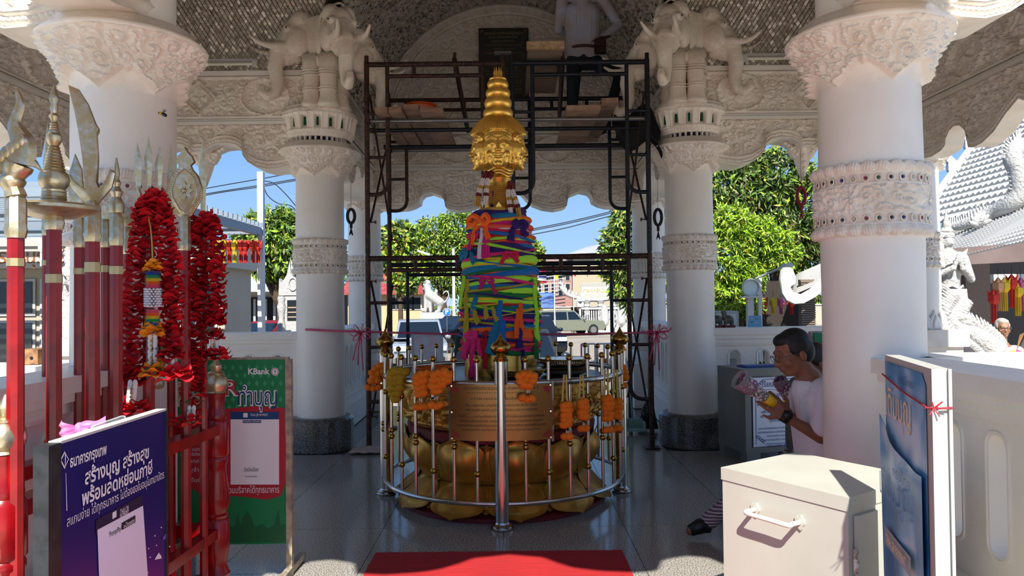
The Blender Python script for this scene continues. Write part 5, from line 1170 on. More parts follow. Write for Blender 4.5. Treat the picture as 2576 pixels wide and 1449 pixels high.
b.mi=2; puttext(b,'กรุงไทย',bp(.55,zt-.062,.006),ux_,(0,0,1),.035,.16); puttext(b,'กรุงไทย',bp(.62,zt-.345,.030),ux_,(0,0,1),.045,.2)
b.mi=3; b.add([bp(.1,zt-.56,.022),bp(.72,zt-.56,.022),bp(.72,zt-.62,.022),bp(.1,zt-.62,.022)],[(3,2,1,0)]); b.mi=0; puttext(b,'THAI QR PAYMENT',bp(.42,zt-.59,.026),ux_,(0,0,1),.04,.24)
b.mi=3; b.add([bp(.12,zt-.79,.016),bp(.72,zt-.79,.016),bp(.72,zt-.83,.016),bp(.12,zt-.83,.016)],[(3,2,1,0)])
b.build('poster_print',[mat('print_cream','#dcc9a0',.5),mat('print_blue','#2e79b0',.5),mat('print_deep_blue','#2a5d8a',.5),mat('print_grey','#7f8b93',.5)],bs,kind='stuff')
b=MB(); zz=zt-.095
b.tube([bp(.0,zz+.03,.008),bp(.5,zz+.005,.012),bp(1.0,zz-.012,.008),N0-d_*.012+nr*.0+Vector((0,0,zz-.012)),N0-d_*.012+nr*.05+Vector((0,0,zz-.008))],.0028,6)
kq=N0-d_*.014+nr*.004+Vector((0,0,zz-.01))
for a in range(6): b.tube([kq,kq+Vector((.03*math.cos(a),-.012,.022*math.sin(a)))],.002,4)
b.build('red_string',mat('red_string','#b02334',.7),bs,kind='stuff')
# donation safe
SF=mat('grey_safe_paint','#777a74',.45,noise=(5,.3,.7),col2='#6c6f69'); O=Vector((2.10,6.70,0)); bk=Vector((-.11,.47,0)); wd=Vector((.47,.11,0)).normalized(); zs=at(1868,930,6.7).z; W_=.80
sf=thing('donation_safe','grey steel donation safe with a white Thai notice, behind the kneeling man','safe',tuple(O+wd*.4+bk*.5)); 
pts=[O,O+wd*W_,O+wd*W_+bk,O+bk]; b=MB(); b.add(*quadbox(pts,.10,zs)); b.build('body',SF,sf)
fnm=Vector((wd.y,-wd.x,0)); b=MB()
for u0,u1,z0,z1 in ((0,W_,zs-.06,zs),(0,W_,.10,.15),(0,.06,.15,zs-.06),(W_-.06,W_,.15,zs-.06)):
    c=O+wd*(u0+u1)/2+fnm*.006+Vector((0,0,(z0+z1)/2)); b.box(c,(u1-u0,.02,z1-z0),(0,0,math.atan2(wd.y,wd.x)))
b.build('door_frame',SF,sf)
for u,v in ((.08,.08),(W_-.08,.08),(.08,.9),(W_-.08,.9)):
    b=MB(); c=O+wd*u+bk*v; b.box(c+Vector((0,0,.05)),(.14,.10,.10),(0,0,math.atan2(wd.y,wd.x))); b.build('foot',SF,sf)
def sp(u,z,off=.018): return O+wd*u+fnm*off+Vector((0,0,z))
b=MB(); b.add([sp(.075,.155),sp(W_-.03,.155),sp(W_-.03,zs-.075),sp(.075,zs-.075)],[(0,1,2,3)]); b.build('paper_notice',mat('notice_paper','#dfe2ee',.7),sf)
b=MB()
for k,(u0,z0,u1,z1) in enumerate(((.10,.18,.105,.70),(.20,zs-.095,.72,zs-.09),(.20,.175,.7,.18),(.16,zs-.19,.70,zs-.187),(.735,.18,.74,.70))): b.add([sp(u0,z0,.02),sp(u1,z0,.02),sp(u1,z1,.02),sp(u0,z1,.02)],[(0,1,2,3)])
for t_,z,wd_,sz in (('เรียนเชิญร่วมบริจาค',zs-.14,.50,.085),('สมทบกองทุนบำรุง',zs-.24,.50,.085),('ศาลเจ้าพ่อพระหลักเมืองน่าน',zs-.32,.60,.06),('เพื่อใช้จ่ายในการบำรุงรักษา',zs-.39,.52,.042),('และปรับปรุงซ่อมแซม ค่าน้ำ ค่าไฟ',zs-.43,.54,.042),('ดูแลรักษาความสะอาด',zs-.47,.36,.042),('ขออานิสงส์แห่งการบริจาคทาน และบารมีแห่งองค์',zs-.54,.58,.032),('แห่งเจ้าพ่อพระหลักเมืองน่าน โปรดดลบันดาลให้ท่าน',zs-.575,.60,.032),('ประสบแต่ความสุขความเจริญทุกประการ',zs-.61,.42,.032),('ในการดำเนินชีวิต ตลอดกาลนานเป็นนิตย์ เทอญ',zs-.645,.5,.032),('ขอขอบพระคุณเป็นอย่างสูง',zs-.70,.42,.048)):
    puttext(b,t_,sp(.42,z,.019),wd,(0,0,1),sz*.8,wd_)
for (u,z,su,sz_) in ((.11,zs-.10,1,-1),(.11,.19,1,1)):
    for k in range(4): b.tube([sp(u+su*(.012+.02*k)+.012*math.cos(a),z+sz_*(.055-.016*k)+.012*math.sin(a),.02) for a in np.linspace(0,5,8)],.0028,4)
b.build('blue_print',mat('print_navy','#1b2f7a',.6),sf,kind='stuff')
b=MB(); c=O+wd*.30+bk*.45+Vector((0,0,zs+.008)); b.box(c,(.40,.16,.012),(0,.0,.25)); b.box(c+Vector((0,0,.008)),(.36,.14,.006),(0,0,.22)); b.top('blue_folder',mat('blue_plastic_folder','#27448e',.4),'blue plastic folder lying on top of the grey safe','folder')
# green sign behind the right column
GR=mat('green_board','#0f7a45',.45); GRL=mat('green_motif','#3c9c6c',.5); GRD2=mat('green_dark','#0a5a31',.5); WT=mat('print_white','#e9e9ea',.5); NV=mat('print_blue2','#123f74',.5); RD=mat('print_red','#a81c2c',.5); CRM=mat('print_pale_green','#a9b486',.5); BK=mat('print_black','#14181a',.5)
MTL=mat('weathered_metal_frame','#8f8577',.6,.2,noise=(20,.4,.6),col2='#b8a98c')
def flame(b,c,ux,uy,s):
    o=[(0,1),(-.28,.5),(-.2,.25),(-.5,.42),(-.55,0),(-.25,-.45),(0,-.8),(.25,-.45),(.55,0),(.5,.42),(.2,.25),(.28,.5)]
    b.add([Vector(c)+Vector(ux)*x*s+Vector(uy)*y*s for x,y in o],[tuple(range(12))[::-1]])
g2=thing('green_sign','second green bank sign, only a sliver showing behind the right front column','sign',(2.45,5.2,0)); x0=at(2046,840,5.2).x; z1=at(2046,838,5.2).z
b=MB(); b.b2((x0,5.18,.14),(x0+.64,5.2,z1)); b.build('panel',GR,g2); b=MB(); b.b2((x0-.02,5.2,0),(x0,5.24,z1+.01)); b.b2((x0+.64,5.2,0),(x0+.66,5.24,z1+.01)); b.b2((x0,5.2,z1-.01),(x0+.64,5.24,z1+.012)); b.build('stand',MTL,g2,kind='stuff')
b=MB(); puttext(b,'K',(x0+.12,5.179,z1-.07),(1,0,0),(0,0,1),.08); puttext(b,'K-Bank',(x0+.12,5.179,z1-.125),(1,0,0),(0,0,1),.02,.10); puttext(b,'QR',(x0+.14,5.179,z1-.24),(1,0,0),(0,0,1),.14); b.build('lettering',WT,g2,kind='stuff')
# large green sign, left
gs=thing('green_sign','green bank donation sign with red QR panel, behind the red weapon rack','sign',(-1.57,4.08,0)); Yg=4.07
gp=lambda px,py,o=0:at(px,py,Yg-o)
xa,xb=-1.885,-1.262; zb=gp(640,1369).z; zt_=gp(640,905).z
b=MB(); b.b2((xa,Yg,zb),(xb,Yg+.012,zt_)); b.build('panel',GR,gs)
for x in (xa-.004,xb+.02):
    b=MB(); b.box((x,Yg+.02,zt_/2),(.032,.035,zt_)); lg=b.build('post',MTL,gs); b=MB(); b.box((x,Yg+.0,.03),(.035,.55,.035)); b.build('foot_bar',MTL,lg)
b=MB(); b.b2((xa,Yg+.004,zt_),(xb+.02,Yg+.036,zt_+.012)); b.build('top_bar',MTL,gs)
def poly(b,pts,mi,o): b.mi=mi; b.add([gp(x,y,o) for x,y in pts],[tuple(range(len(pts)))[::-1]])
b=MB(); b.mi=0
for i in range(16):
    for j in range(12):
        px=446+20*i+(10 if j%2 else 0); py=925+20*j
        if px<712: flame(b,gp(px,py,.0012),(1,0,0),(0,0,1),.018)
for pts in ([(440,1365),(440,1330),(590,1325),(598,1290),(606,1325),(612,1300),(622,1285),(632,1300),(640,1328),(660,1318),(672,1330),(690,1322),(700,1280),(706,1322),(716,1320),(716,1365)],): poly(b,pts,1,.0014)
red=[(572,1028),(640,1022),(716,1026),(719,1120),(718,1215),(706,1248),(670,1257),(620,1250),(560,1246),(500,1240),(470,1220),(470,1030)]; poly(b,red,2,.002)
poly(b,[(580,1036),(702,1036),(702,1055),(580,1055)],3,.003); poly(b,[(580,1055),(702,1055),(702,1219),(580,1219)],4,.003)
poly(b,[(610,1057),(657,1057),(657,1064),(610,1064)],3,.0036)
poly(b,[(612,1039),(623,1039),(623,1050),(612,1050)],4,.0034)
def gt(t_,cx,cy,wpx,size,mi,o=.004,bold=0): b.mi=mi; puttext(b,t_,gp(cx,cy,o),(1,0,0),(0,0,1),size,wpx/454,bold=bold)
gt('THAI QR PAYMENT',652,1044,44,.02,4); gt('PromptPay e-Donation',633,1060,44,.012,4); gt('วัดมิ่งเมือง',632,1182,36,.028,6); gt('WAT MING MUANG',632,1199,30,.012,6); gt('ร่วมบริจาคได้ทุกธนาคาร',636,1233,132,.05,4)
gt('KBank',650,935,54,.045,4,.004,.0012)
b.mi=4; c=gp(692,935,.004); b.add([c+Vector((.021*math.cos(a),0,.021*math.sin(a))) for a in np.linspace(0,-2*PI,20,endpoint=False)],[tuple(range(20))]); b.mi=2; b.add([c+Vector((.018*math.cos(a),-.0005,.018*math.sin(a))) for a in np.linspace(0,-2*PI,20,endpoint=False)],[tuple(range(20))]); b.mi=4; b.add([c+Vector((.015*math.cos(a),-.001,.015*math.sin(a))) for a in np.linspace(0,-2*PI,20,endpoint=False)],[tuple(range(20))]); b.mi=0; flame(b,c+Vector((0,-.0015,0)),(1,0,0),(0,0,1),.011)
gt('ทำบุญ',648,1000,96,.135,4,.004,.006); gt('ทำบุญ',648,1000,96,.135,3,.006,0); gt('QR',556,978,88,.12,4,.004,.006); gt('QR',556,978,88,.12,2,.006,0)
gt('คิวอาร์',490,995,90,.17,4,.004,.008); gt('คิวอาร์',490,995,90,.17,5,.006,.001)
for t_,cy,wp in (('ไทยพร้อมเปย์',1055,90),('เปิดแอปพลิเคชัน',1130,90),('Mobile Banking',1142,86),('เลือกสแกน QR',1160,88),('ระบุจำนวนเงิน',1182,88),('กดยืนยันบริจาค',1208,90)): gt(t_,508,cy,wp,.03,4)
b.build('print',[GRL,GRD2,RD,NV,WT,CRM,BK],gs,kind='stuff')
# blue sign, foreground
NB=mat('navy_poster','#1c1263',.3); nt=NB.node_tree; ge=nt.nodes.new('ShaderNodeNewGeometry'); sx2=nt.nodes.new('ShaderNodeSeparateXYZ'); mr=nt.nodes.new('ShaderNodeMapRange'); mr.inputs[1].default_value=.55; mr.inputs[2].default_value=.95; cr=nt.nodes.new('ShaderNodeValToRGB'); cr.color_ramp.elements[0].color=lin('#4a2d86'); cr.color_ramp.elements[1].color=lin('#1a1160')
nt.links.new(ge.outputs['Position'],sx2.inputs[0]); nt.links.new(sx2.outputs['Z'],mr.inputs[0]); nt.links.new(mr.outputs[0],cr.inputs[0]); nt.links.new(cr.outputs[0],nt.nodes['Principled BSDF'].inputs['Base Color'])
XB=-1.01; A1=onx(150,1118,XB); A2=onx(415,1032,XB); ztb=(A1.z+A2.z)/2; Y0,Y1=A1.y,A2.y
bl=thing('blue_sign','dark blue bank donation sign with white Thai lettering in the left foreground','sign',(XB,(Y0+Y1)/2,0))
b=MB(); b.b2((XB-.02,Y0,.04),(XB,Y1,ztb)); b.build('panel',NB,bl)
for y in (Y0-.045,Y1): b=MB(); b.b2((XB-.03,y,.0),(XB+.004,y+(.045 if y<2 else .012),ztb+.003)); b.build('side_frame',mat('black_frame','#26282b',.45,noise=(30,.4,.6),col2='#17181a'),bl)
b=MB(); b.b2((XB-.025,Y0,ztb),(XB+.004,Y1,ztb+.006)); b.build('top_edge',WHT,bl)
b=MB(); b.lathe([(.009,0),(.009,.004),(.004,.006)],(XB-.01,Y0-.025,ztb-.03),10,rot=(0,PI/2,0)); b.build('bolt',MTL,bl)
b=MB()
def bt(t_,a,c,size,mi=0,bold=0):
    p=onx(*a,XB); q=onx(*c,XB); m=(p+q)/2; b.mi=mi; puttext(b,t_,Vector((XB+.001,m.y,m.z)),(0,1,0),(0,0,1),size,abs(q.y-p.y),bold=bold,lift=.001 if mi!=2 else .0025)
bt('ธนาคารกรุงเทพ',(174,1163),(266,1132),.035,0,.0008); bt('สร้างบุญ สร้างสุข',(212,1190),(373,1150),.047,0,.0012); bt('พร้อมลดหย่อนภาษี',(204,1243),(382,1188),.047,0,.0012); bt('สแกนง่าย ได้ทุกธนาคาร ไม่ต้องขอใบอนุโมทนาบัตร',(166,1305),(411,1202),.031)
def bq(pts,mi,o=.002): b.mi=mi; b.add([onx(x,y,XB)+Vector((o,0,0)) for x,y in pts],[tuple(range(len(pts)))])
bq([(240,1345),(357,1272),(356,1244),(240,1308)],1,.0015); bq([(256,1700),(375,1520),(358,1272),(243,1333)],3,.002)
bt('THAI QR',(300,1290),(322,1278),.020); bt('PAYMENT',(300,1302),(322,1289),.020); bq([(281,1306),(291,1300),(291,1284),(281,1290)],0)
bt('PromptPay',(272,1346),(301,1329),.020,2); bq([(303,1334),(338,1314),(338,1296),(303,1316)],2,.003); b.mi=0; p=onx(320,1316,XB); puttext(b,'e-Donation',Vector((XB+.004,p.y,p.z)),(0,1,0),(0,0,1),.018,.055)
for pts in ([(149,1158),(160,1135),(171,1155),(160,1180)],): bq(pts,0); bq([(152,1158),(160,1141),(168,1155),(160,1174)],4,.003); bq([(159,1180),(161,1160),(161,1140),(159,1140)],0,.004)
for cx,cy,s in ((414,1352,8),(396,1402,9)): bq([(cx-s,cy+s*.7),(cx+s,cy+s*.3),(cx+s*.9,cy-s*.3),(cx+s*.2,cy-s*1.3),(cx-s*.5,cy-s*.3)],5 if cy<1370 else 0)
for cx,cy in ((404,1327),(388,1348),(372,1380),(376,1402),(420,1393),(392,1372),(370,1440),(425,1375)): bq([(cx-1.5,cy+1.5),(cx+1.5,cy+1.5),(cx+1.5,cy-1.5),(cx-1.5,cy-1.5)],0)
bq([(163,1190),(164,1190),(167,1285),(165,1285)],0)
b.build('print',[WT,mat('print_dark_navy','#120c38',.5),BK,mat('print_paper','#e4e0f0',.5),NB,mat('print_lilac','#6f5fb5',.5)],bl,kind='stuff')
# ================= RED WEAPON RACK =================
rk=thing('weapon_rack','red painted wooden rack with turned posts and silver finials holding ceremonial weapons','rack',(-1.7,2.95,0))
pf=[(.062,0),(.066,.03),(.05,.06),(.056,.10),(.052,.13),(.062,.16),(.045,.20),(.05,.24),(.058,.28),(.058,.42),(.048,.435),(.054,.45),(.046,.46),(.050,.475),(.058,.50),(.060,.54),(.045,.66),(.044,.70),(.052,.715),(.052,.73),(.047,.74),(.055,.75),(.055,.905),(.044,.925),(.048,.94),(.044,.955),(.036,.99),(.040,1.03),(.043,1.055)]
ff=[(.040,1.055),(.046,1.06),(.042,1.068),(.052,1.085),(.055,1.105),(.050,1.13),(.040,1.145),(.036,1.15),(.040,1.155),(.034,1.162),(.022,1.168),(.027,1.18),(.027,1.195),(.014,1.21),(.003,1.235)]
b=MB(); b.lathe(pf,n=20); mpo=b.mesh('post',REDP,True); b=MB(); b.lathe(ff,n=20,mod=lambda th,z:1+.035*math.cos(th*6)*(1.07<z<1.14)); mff=b.mesh('finial',SILV,True)
for x,y in ((-1.535,2.23),(-1.49,3.70),(-1.86,2.23),(-1.82,3.72)):

    p=link('post',mpo,rk); p.location=(x+1.7,y-2.95,0); p.scale=(1.05,1.05,1); link('finial',mff,p)
for x,x2 in ((-1.54,-1.49),(-1.86,-1.82)):
    for z in (.88,.37):
        b=MB(); L=1.48; ang=math.atan2(1.48,x2-x); b.box(((x+x2)/2,2.965,z),(L,.075 if z>.5 else .06,.05),(0,0,ang)); b.build('rail',REDP,rk)
for y,xs in ((2.23,(-1.54,-1.86)),(3.71,(-1.49,-1.82))):
    for z in (.88,.37): b=MB(); b.b2((xs[0],y-.03,z-.03),(xs[1],y+.03,z+.03)); b.build('rail',REDP,rk)
b=MB(); b.b2((-1.93,2.2,.09),(-1.42,3.74,.12)); b.build('bottom_board',REDP,rk)
# weapons
SB=mat('silver_band','#b9a97e',.4,.7)
def weapon(lab,px,Y,ytop,head,band=(0,0),r=.024,lean=0,cat_='weapon'):
    p=at(px,ytop,Y); w_=thing('ceremonial_weapon',lab,cat_,(p.x,Y,.12),group='ceremonial weapons in the red rack'); b=MB(); b.tube([(p.x,Y,.125),(p.x,Y,.6),(p.x,Y,p.z)],[r*1.05,r*1.02,r*.95],8); b.build('shaft',REDP,w_,30)
    if band[0]: z0=at(px,band[1],Y).z; z1=at(px,band[0],Y).z; b=MB(); b.cyl((p.x,Y,z0),(p.x,Y,z1),r*1.05,n=8); b.build('band',SB,w_)
    b=MB(); z=p.z; head(b,p.x,Y,z,w_); 
    if b.n: b.build('head',SILV,w_,35)
    return w_
def sock(b,x,Y,z,h=.10,r=.026): b.tube([(x,Y,z-.005),(x,Y,z+.02),(x,Y,z+.03),(x,Y,z+h-.02),(x,Y,z+h)],[r*.95,r*1.15,r*1.05,r*1.05,r*.7],8)
def H_stupa(b,x,Y,z,w_):
    sock(b,x,Y,z,.05,.028); k=768
    pr=[(.03,z+.03),(.06,z+.035),(.125,z+.055),(.133,z+.06),(.133,z+.07),(.12,z+.078),(.05,z+.083)]; b.lathe(pr,(x,Y,0),40)
    zz=z+.08; q=[]
    for i in range(6): q+=[(.040-.001*i,zz+.008*i),(.036,zz+.008*i+.006)]
    q+=[(.034,zz+.05),(.042,zz+.062),(.047,zz+.08),(.042,zz+.10)]
    for i in range(9): q+=[(.036-.0022*i,zz+.105+.010*i),(.031-.0022*i,zz+.105+.010*i+.007)]
    q+=[(.018,zz+.20),(.024,zz+.212),(.024,zz+.225),(.016,zz+.235)]
    for i in range(4): q+=[(.016-.0012*i,zz+.24+.008*i),(.013-.0012*i,zz+.245+.008*i)]
    q+=[(.009,zz+.275),(.016,zz+.29),(.008,zz+.30),(.012,zz+.315),(.009,zz+.33),(.015,zz+.345),(.012,zz+.36),(.004,zz+.385),(.001,zz+.40)]; b.lathe(q,(x,Y,0),28)
def H_sword(b,x,Y,z,w_):
    sock(b,x,Y,z,.14,.027); ol=[(-.02,.13),(-.075,.19),(-.09,.235),(-.08,.215),(-.055,.19),(-.02,.17),(-.026,.2),(-.035,.3),(-.05,.4),(-.065,.48),(-.085,.56),(-.05,.545),(-.015,.49),(.012,.42),(.024,.40),(.017,.385),(.022,.3),(.018,.2),(.03,.175),(.055,.20),(.075,.25),(.082,.24),(.07,.19),(.02,.13)]
    b.prism([(u,v) for u,v in ol],(x,Y,z),(1,0,0),(0,0,1),.018,.10)
def H_leaf(b,x,Y,z,w_):
    sock(b,x,Y,z,.16,.024); L=[(0,.14),(.03,.155),(.075,.23),(.08,.28),(.06,.34),(.035,.37),(.028,.39),(.045,.405),(.035,.43),(.015,.45),(0,.475)]; ol=L+[(-u,v) for u,v in L[::-1]][1:-1]
    b.prism(ol,(x,Y,z),(1,0,0),(0,0,1),.02,.06); c=Vector((x,Y-.012,z+.27))
    L2=[(u*.72,(v-.28)*.78+.28) for u,v in L[:6]]; b.tube([(x+u,Y-.012,z+v) for u,v in L2]+[(x,Y-.012,z+.37)]+[(x-u,Y-.012,z+v) for u,v in L2[::-1]],.0028,5)
    for i in range(8):
        a=i*PI/4; d=Vector((math.cos(a),0,math.sin(a))); t=Vector((-d.z,0,d.x)); b.add([c+d*.008,c+d*.024+t*.011-Vector((0,.004,0)),c+d*.044-Vector((0,.001,0)),c+d*.024-t*.011-Vector((0,.004,0))],[(0,1,2,3)])
    b.ell(c,(.010,.008,.010),None,10,6)
    for i in range(22):
        for s in (-1,1):
            t_=i/21; v=.17+.2*t_; u=np.interp(v,[.155,.23,.28,.34,.37],[.03,.075,.08,.06,.035]); b.tube([(x+s*(u-.014),Y-.011,z+v-.006),(x+s*(u+.001),Y-.011,z+v)],.0018,4)
def blade(b,p,q,w0=.012):
    p=Vector(p);q=Vector(q); b.tube([p,p.lerp(q,.35),p.lerp(q,.6),q],[w0*.8,w0*1.1,w0*1.5,.0008],4,flat=.6)
def H_trident(b,x,Y,z,w_):
    sock(b,x,Y,z,.10,.024)
    for s,h in ((-1,.25),(0,.275),(1,.235)):
        b.tube(cat([(x,Y,z+.09),(x+s*.022,Y,z+.10),(x+s*.04,Y,z+.125),(x+s*.042,Y,z+.15)],3),.009,6); blade(b,(x+s*.042,Y,z+.14),(x+s*.046,Y,z+h+.08),.012)
def H_spear(b,x,Y,z,w_): sock(b,x,Y,z,.08,.02); blade(b,(x,Y,z+.07),(x,Y,z+.47),.013)
def H_goad(b,x,Y,z,w_):
    sock(b,x,Y,z,.13,.028); b.tube(cat([(x,Y,z+.12),(x-.01,Y,z+.17),(x+.01,Y,z+.22)],4),[.03,.028,.026,.034,.036,.03,.034,.04,.04],10)
    b.tube(cat([(x-.10,Y,z+.14),(x-.07,Y,z+.20),(x,Y,z+.235),(x+.05,Y,z+.225),(x+.085,Y,z+.19)],4),[.004,.01,.014,.018,.022,.024,.026,.026,.026,.024,.022,.018,.014,.010,.006,.003,.001],8,flat=.5)
    b.tube(cat([(x+.01,Y,z+.22),(x+.02,Y,z+.28),(x-.005,Y,z+.34),(x+.012,Y,z+.40),(x,Y,z+.45)],4),[.05,.048,.046,.044,.042,.036,.03,.026,.022,.018,.017,.016,.015,.012,.010,.008,.003],8,flat=.6)
    for i in range(5): b.ell((x-.03+.015*i,Y-.02,z+.24+.012*i),(.018,.012,.02),None,8,6)
def H_spire(b,x,Y,z,w_): sock(b,x,Y,z,.12,.024); b.lathe([(.024,z+.12),(.028,z+.15),(.016,z+.18),(.022,z+.20),(.012,z+.22),(.016,z+.235),(.010,z+.25),(.013,z+.27),(.003,z+.33)],(x,Y,0),16)
def H_axe(b,x,Y,z,w_):
    sock(b,x,Y,z,.12,.025); b.prism([(-.02,.12),(-.09,.10),(-.11,.17),(-.10,.25),(-.07,.21),(-.02,.19),(.02,.19),(.06,.22),(.07,.16),(.05,.12),(.02,.12)],(x,Y,z),(1,0,0),(0,0,1),.014,.08)
def H_blade2(b,x,Y,z,w_): sock(b,x,Y,z,.13,.024); b.prism([(-.02,.12),(-.045,.2),(-.05,.3),(-.02,.40),(.01,.33),(.02,.2),(.02,.12)],(x,Y,z),(1,0,0),(0,0,1),.014,.12)
weapon('red-shafted weapon with curled silver goad head, at the left edge of the picture',40,2.22,595,H_goad,(650,670))
weapon('red-shafted staff topped by a silver stupa spire over a round disc',136,2.41,575,H_stupa,(690,712))
weapon('thin red staff mostly hidden behind the disc-topped staff',119,3.1,590,H_spear,(655,668),.02)
weapon('red-shafted weapon with leaf blade, left of the curved sword',201,3.16,620,H_blade2,(675,690))
weapon('red-shafted halberd with a long curved silver sword blade',233,2.63,605,H_sword,(660,685),.0255)
weapon('thin red-shafted silver axe behind the curved sword',266,3.36,620,H_axe,(668,685),.022)
weapon('red-shafted silver spire mace right of the curved sword',293,2.79,615,H_spire,(670,690))
weapon('red-shafted silver axe half hidden by the left flower garland',322,3.50,637,H_axe,(678,695),.022)
weapon('red-shafted silver trident with the red garland hung over it',374,3.03,560,H_trident)
weapon('red-shafted silver spear between trident and carved leaf',430,3.62,600,H_spear,(0,0),.02)
weapon('red-shafted carved silver leaf with a flower relief',467,3.37,628,H_leaf,(0,0),.0235)
weapon('slim red-shafted silver spear at the right end of the rack',511,3.52,588,H_spear,(712,728),.019)
# ---- red flower garlands ----
def ruff(seed,rings=3):
    r_=np.random.default_rng(seed); b=MB()
    for k in range(rings):
        n=20; P=np.zeros((4,n,3)); ph=r_.uniform(0,6)
        for i in range(4):
            for j in range(n):
                a=2*PI*j/n; R_=(.15+.85*i/3)*(1-.16*k)*(1+.10*math.sin(a*5+ph)+.06*r_.random()*(i==3)); P[i,j]=(R_*math.cos(a),R_*math.sin(a),.30*k-.30+.30*(i/3)**2*math.sin(a*4+ph)*.8+.10*r_.random()*(i==3)+(.18*k)*(i/3))
        b.grid(P,wrap=True)
    return b
fm=[ruff(k).mesh('flower',RED,'all') for k in range(3)]; ORF=mat('orange_flower_cloth','#f2a01e',.7); fo=[ruff(9).mesh('flower',ORF,'all')]
LEAF=mat('artificial_leaf','#1f4a24',.6); 
def strand(t,pts,r,n,meshes=fm,nm='flower'):
    P=cat(pts,10); base=woff(t); m=len(P)-1
    for k in range(n):
        s=k/(n-1)*m; i=min(int(s),m-1); q=P[i].lerp(P[i+1],s-i); o=link(nm,meshes[k%len(meshes)],t); o.location=q-base; o.scale=(r*random.uniform(.92,1.1),)*2+(r*.9,); o.rotation_euler=(random.uniform(-.25,.25),random.uniform(-.25,.25),random.uniform(0,6))
def jas(t,pts,n=4):
    b=MB(); P=cat(pts,6); m=len(P)-1
    for k in range(n):
        q=P[int(k*m/max(1,n-1))]
        for s in (-1,1): b.ell(q+Vector((s*.010,0,0)),(.010,.010,.017),None,8,6)
    b.build('jasmine_strand',mat('jasmine_white','#e4e0d8',.6),t,'all',kind='stuff')
    b=MB()
    for k in range(n): q=P[int(k*m/max(1,n-1))]; b.ell(q+Vector((0,-.01,-.02)),.005,None,6,4)
    b.build('gold_beads',BG_,t,'all',kind='stuff')
G1=3.0; g=lambda px,py,Y=G1:tuple(at(px,py,Y))
t=thing('flower_garland','long red artificial flower garland with a rainbow tassel hung over the trident','garland',g(385,505),group=None)
strand(t,[g(395,500,2.98),g(372,520,2.96),g(362,560),g(352,640),g(342,740),g(336,840),g(332,950)],.052,22)
strand(t,[g(390,500,3.08),g(408,545),g(420,620),g(430,700),g(432,780),g(430,862)],.050,18)
strand(t,[g(330,945),g(345,952)],.055,2); strand(t,[g(300+20,1022,2.95),g(345,1030,2.95)],.05,2)
b=MB(); b.tube(cat([g(368,520,2.97),g(380,580,2.96),g(385,668,2.96)],6),.003,5); b.build('string',BG_,t)
q=lambda y:Vector(g(385 if y<780 else 384,y,2.95))
strand(t,[q(670),q(676)],.036,2,fo,'orange_flower')
RB=[('blue','#1d4aa0'),('green','#1f8f5a'),('yellow','#d8b51a'),('orange','#e0601e'),('pink','#d84a6a')]
def roll(y0,y1,r,mt,nm):
    b=MB(); p=q(y0);c=q(y1); n=max(2,int((p.z-c.z)/.008))
    for k in range(n): b.lathe([(r*.5,-.004),(r,0),(r*.5,.004)],p.lerp(c,(k+.5)/n),16,mod=lambda th,z:1+.10*math.cos(th*12))
    b.build(nm,mt,t,'all')
ys=[682,692,700,708,716,724]
for k in range(5): roll(ys[k],ys[k+1],.032,mat('tinsel_'+RB[k][0],RB[k][1],.6),RB[k][0]+'_section'); roll(820-(ys[k+1]-682)*.98,820-(ys[k]-682)*.98,.030,mat('tinsel_'+RB[k][0],RB[k][1],.6),RB[k][0]+'_section')
b=MB()
for i in range(8):
    for j in range(12): a=2*PI*(j+.5*(i%2))/12; c=q(729+i*6); b.tube([c+Vector((.012*math.cos(a),.012*math.sin(a),0)),c+Vector((.034*math.cos(a),.034*math.sin(a),.003))],[.006,.004],5)
b.build('white_bud_section',mat('bud_white','#dcd8dc',.6),t,'all',kind='stuff')
strand(t,[q(828),q(834)],.046,2,fo,'orange_flower'); jas(t,[q(845),q(880),q(915)],6); jas(t,[Vector(g(402,850)),Vector(g(404,900))],5)
strand(t,[Vector(g(384,935,2.93)),Vector(g(408,920,3.0))],.05,2,fo,'orange_flower')
for px,py in ((384,922),(404,908)):
    b=MB(); c=Vector(g(px,py,2.93))
    for a in range(5): d=Vector((math.cos(a*1.26),math.sin(a*1.26),-.5)); b.add([c,c+d*.03+Vector((0,0,.008)),c+d*.045],[(0,1,2)])
    b.build('sepals',LEAF,t,kind='stuff')
strand(t,[g(428,884,2.96),g(432,890,2.96)],.05,2); jas(t,[Vector(g(426,900,2.95)),Vector(g(430,925,2.95))],4); strand(t,[g(422,945,2.94),g(455,940,2.94)],.048,2)
jas(t,[Vector(g(334,965,2.93)),Vector(g(332,985,2.93)),Vector(g(330,1005,2.93))],5)
t=thing('flower_garland','long red artificial flower garland hung over the slim rightmost spear','garland',g(515,540,3.42))
g3=lambda px,py,Y=3.42:tuple(at(px,py,Y))
strand(t,[g3(505,562),g3(498,600),g3(496,680),g3(495,760),g3(492,850),g3(488,930),g3(486,985)],.055,23)
strand(t,[g3(522,552),g3(535,590),g3(540,650),g3(542,720),g3(541,790),g3(540,808)],.052,15)
jas(t,[Vector(g3(518,605)),Vector(g3(518,640))],4); strand(t,[g3(540,842),g3(543,846)],.04,2); jas(t,[Vector(g3(540,855)),Vector(g3(540,885))],5)
strand(t,[g3(527,895),g3(545,892),g3(560,893)],.045,3); strand(t,[g3(440,1062,3.3),g3(482,1060,3.3)],.045,2); strand(t,[g3(484,1015),g3(486,1050)],.035,3); jas(t,[Vector(g3(482,1028,3.35)),Vector(g3(480,1052,3.35))],3)
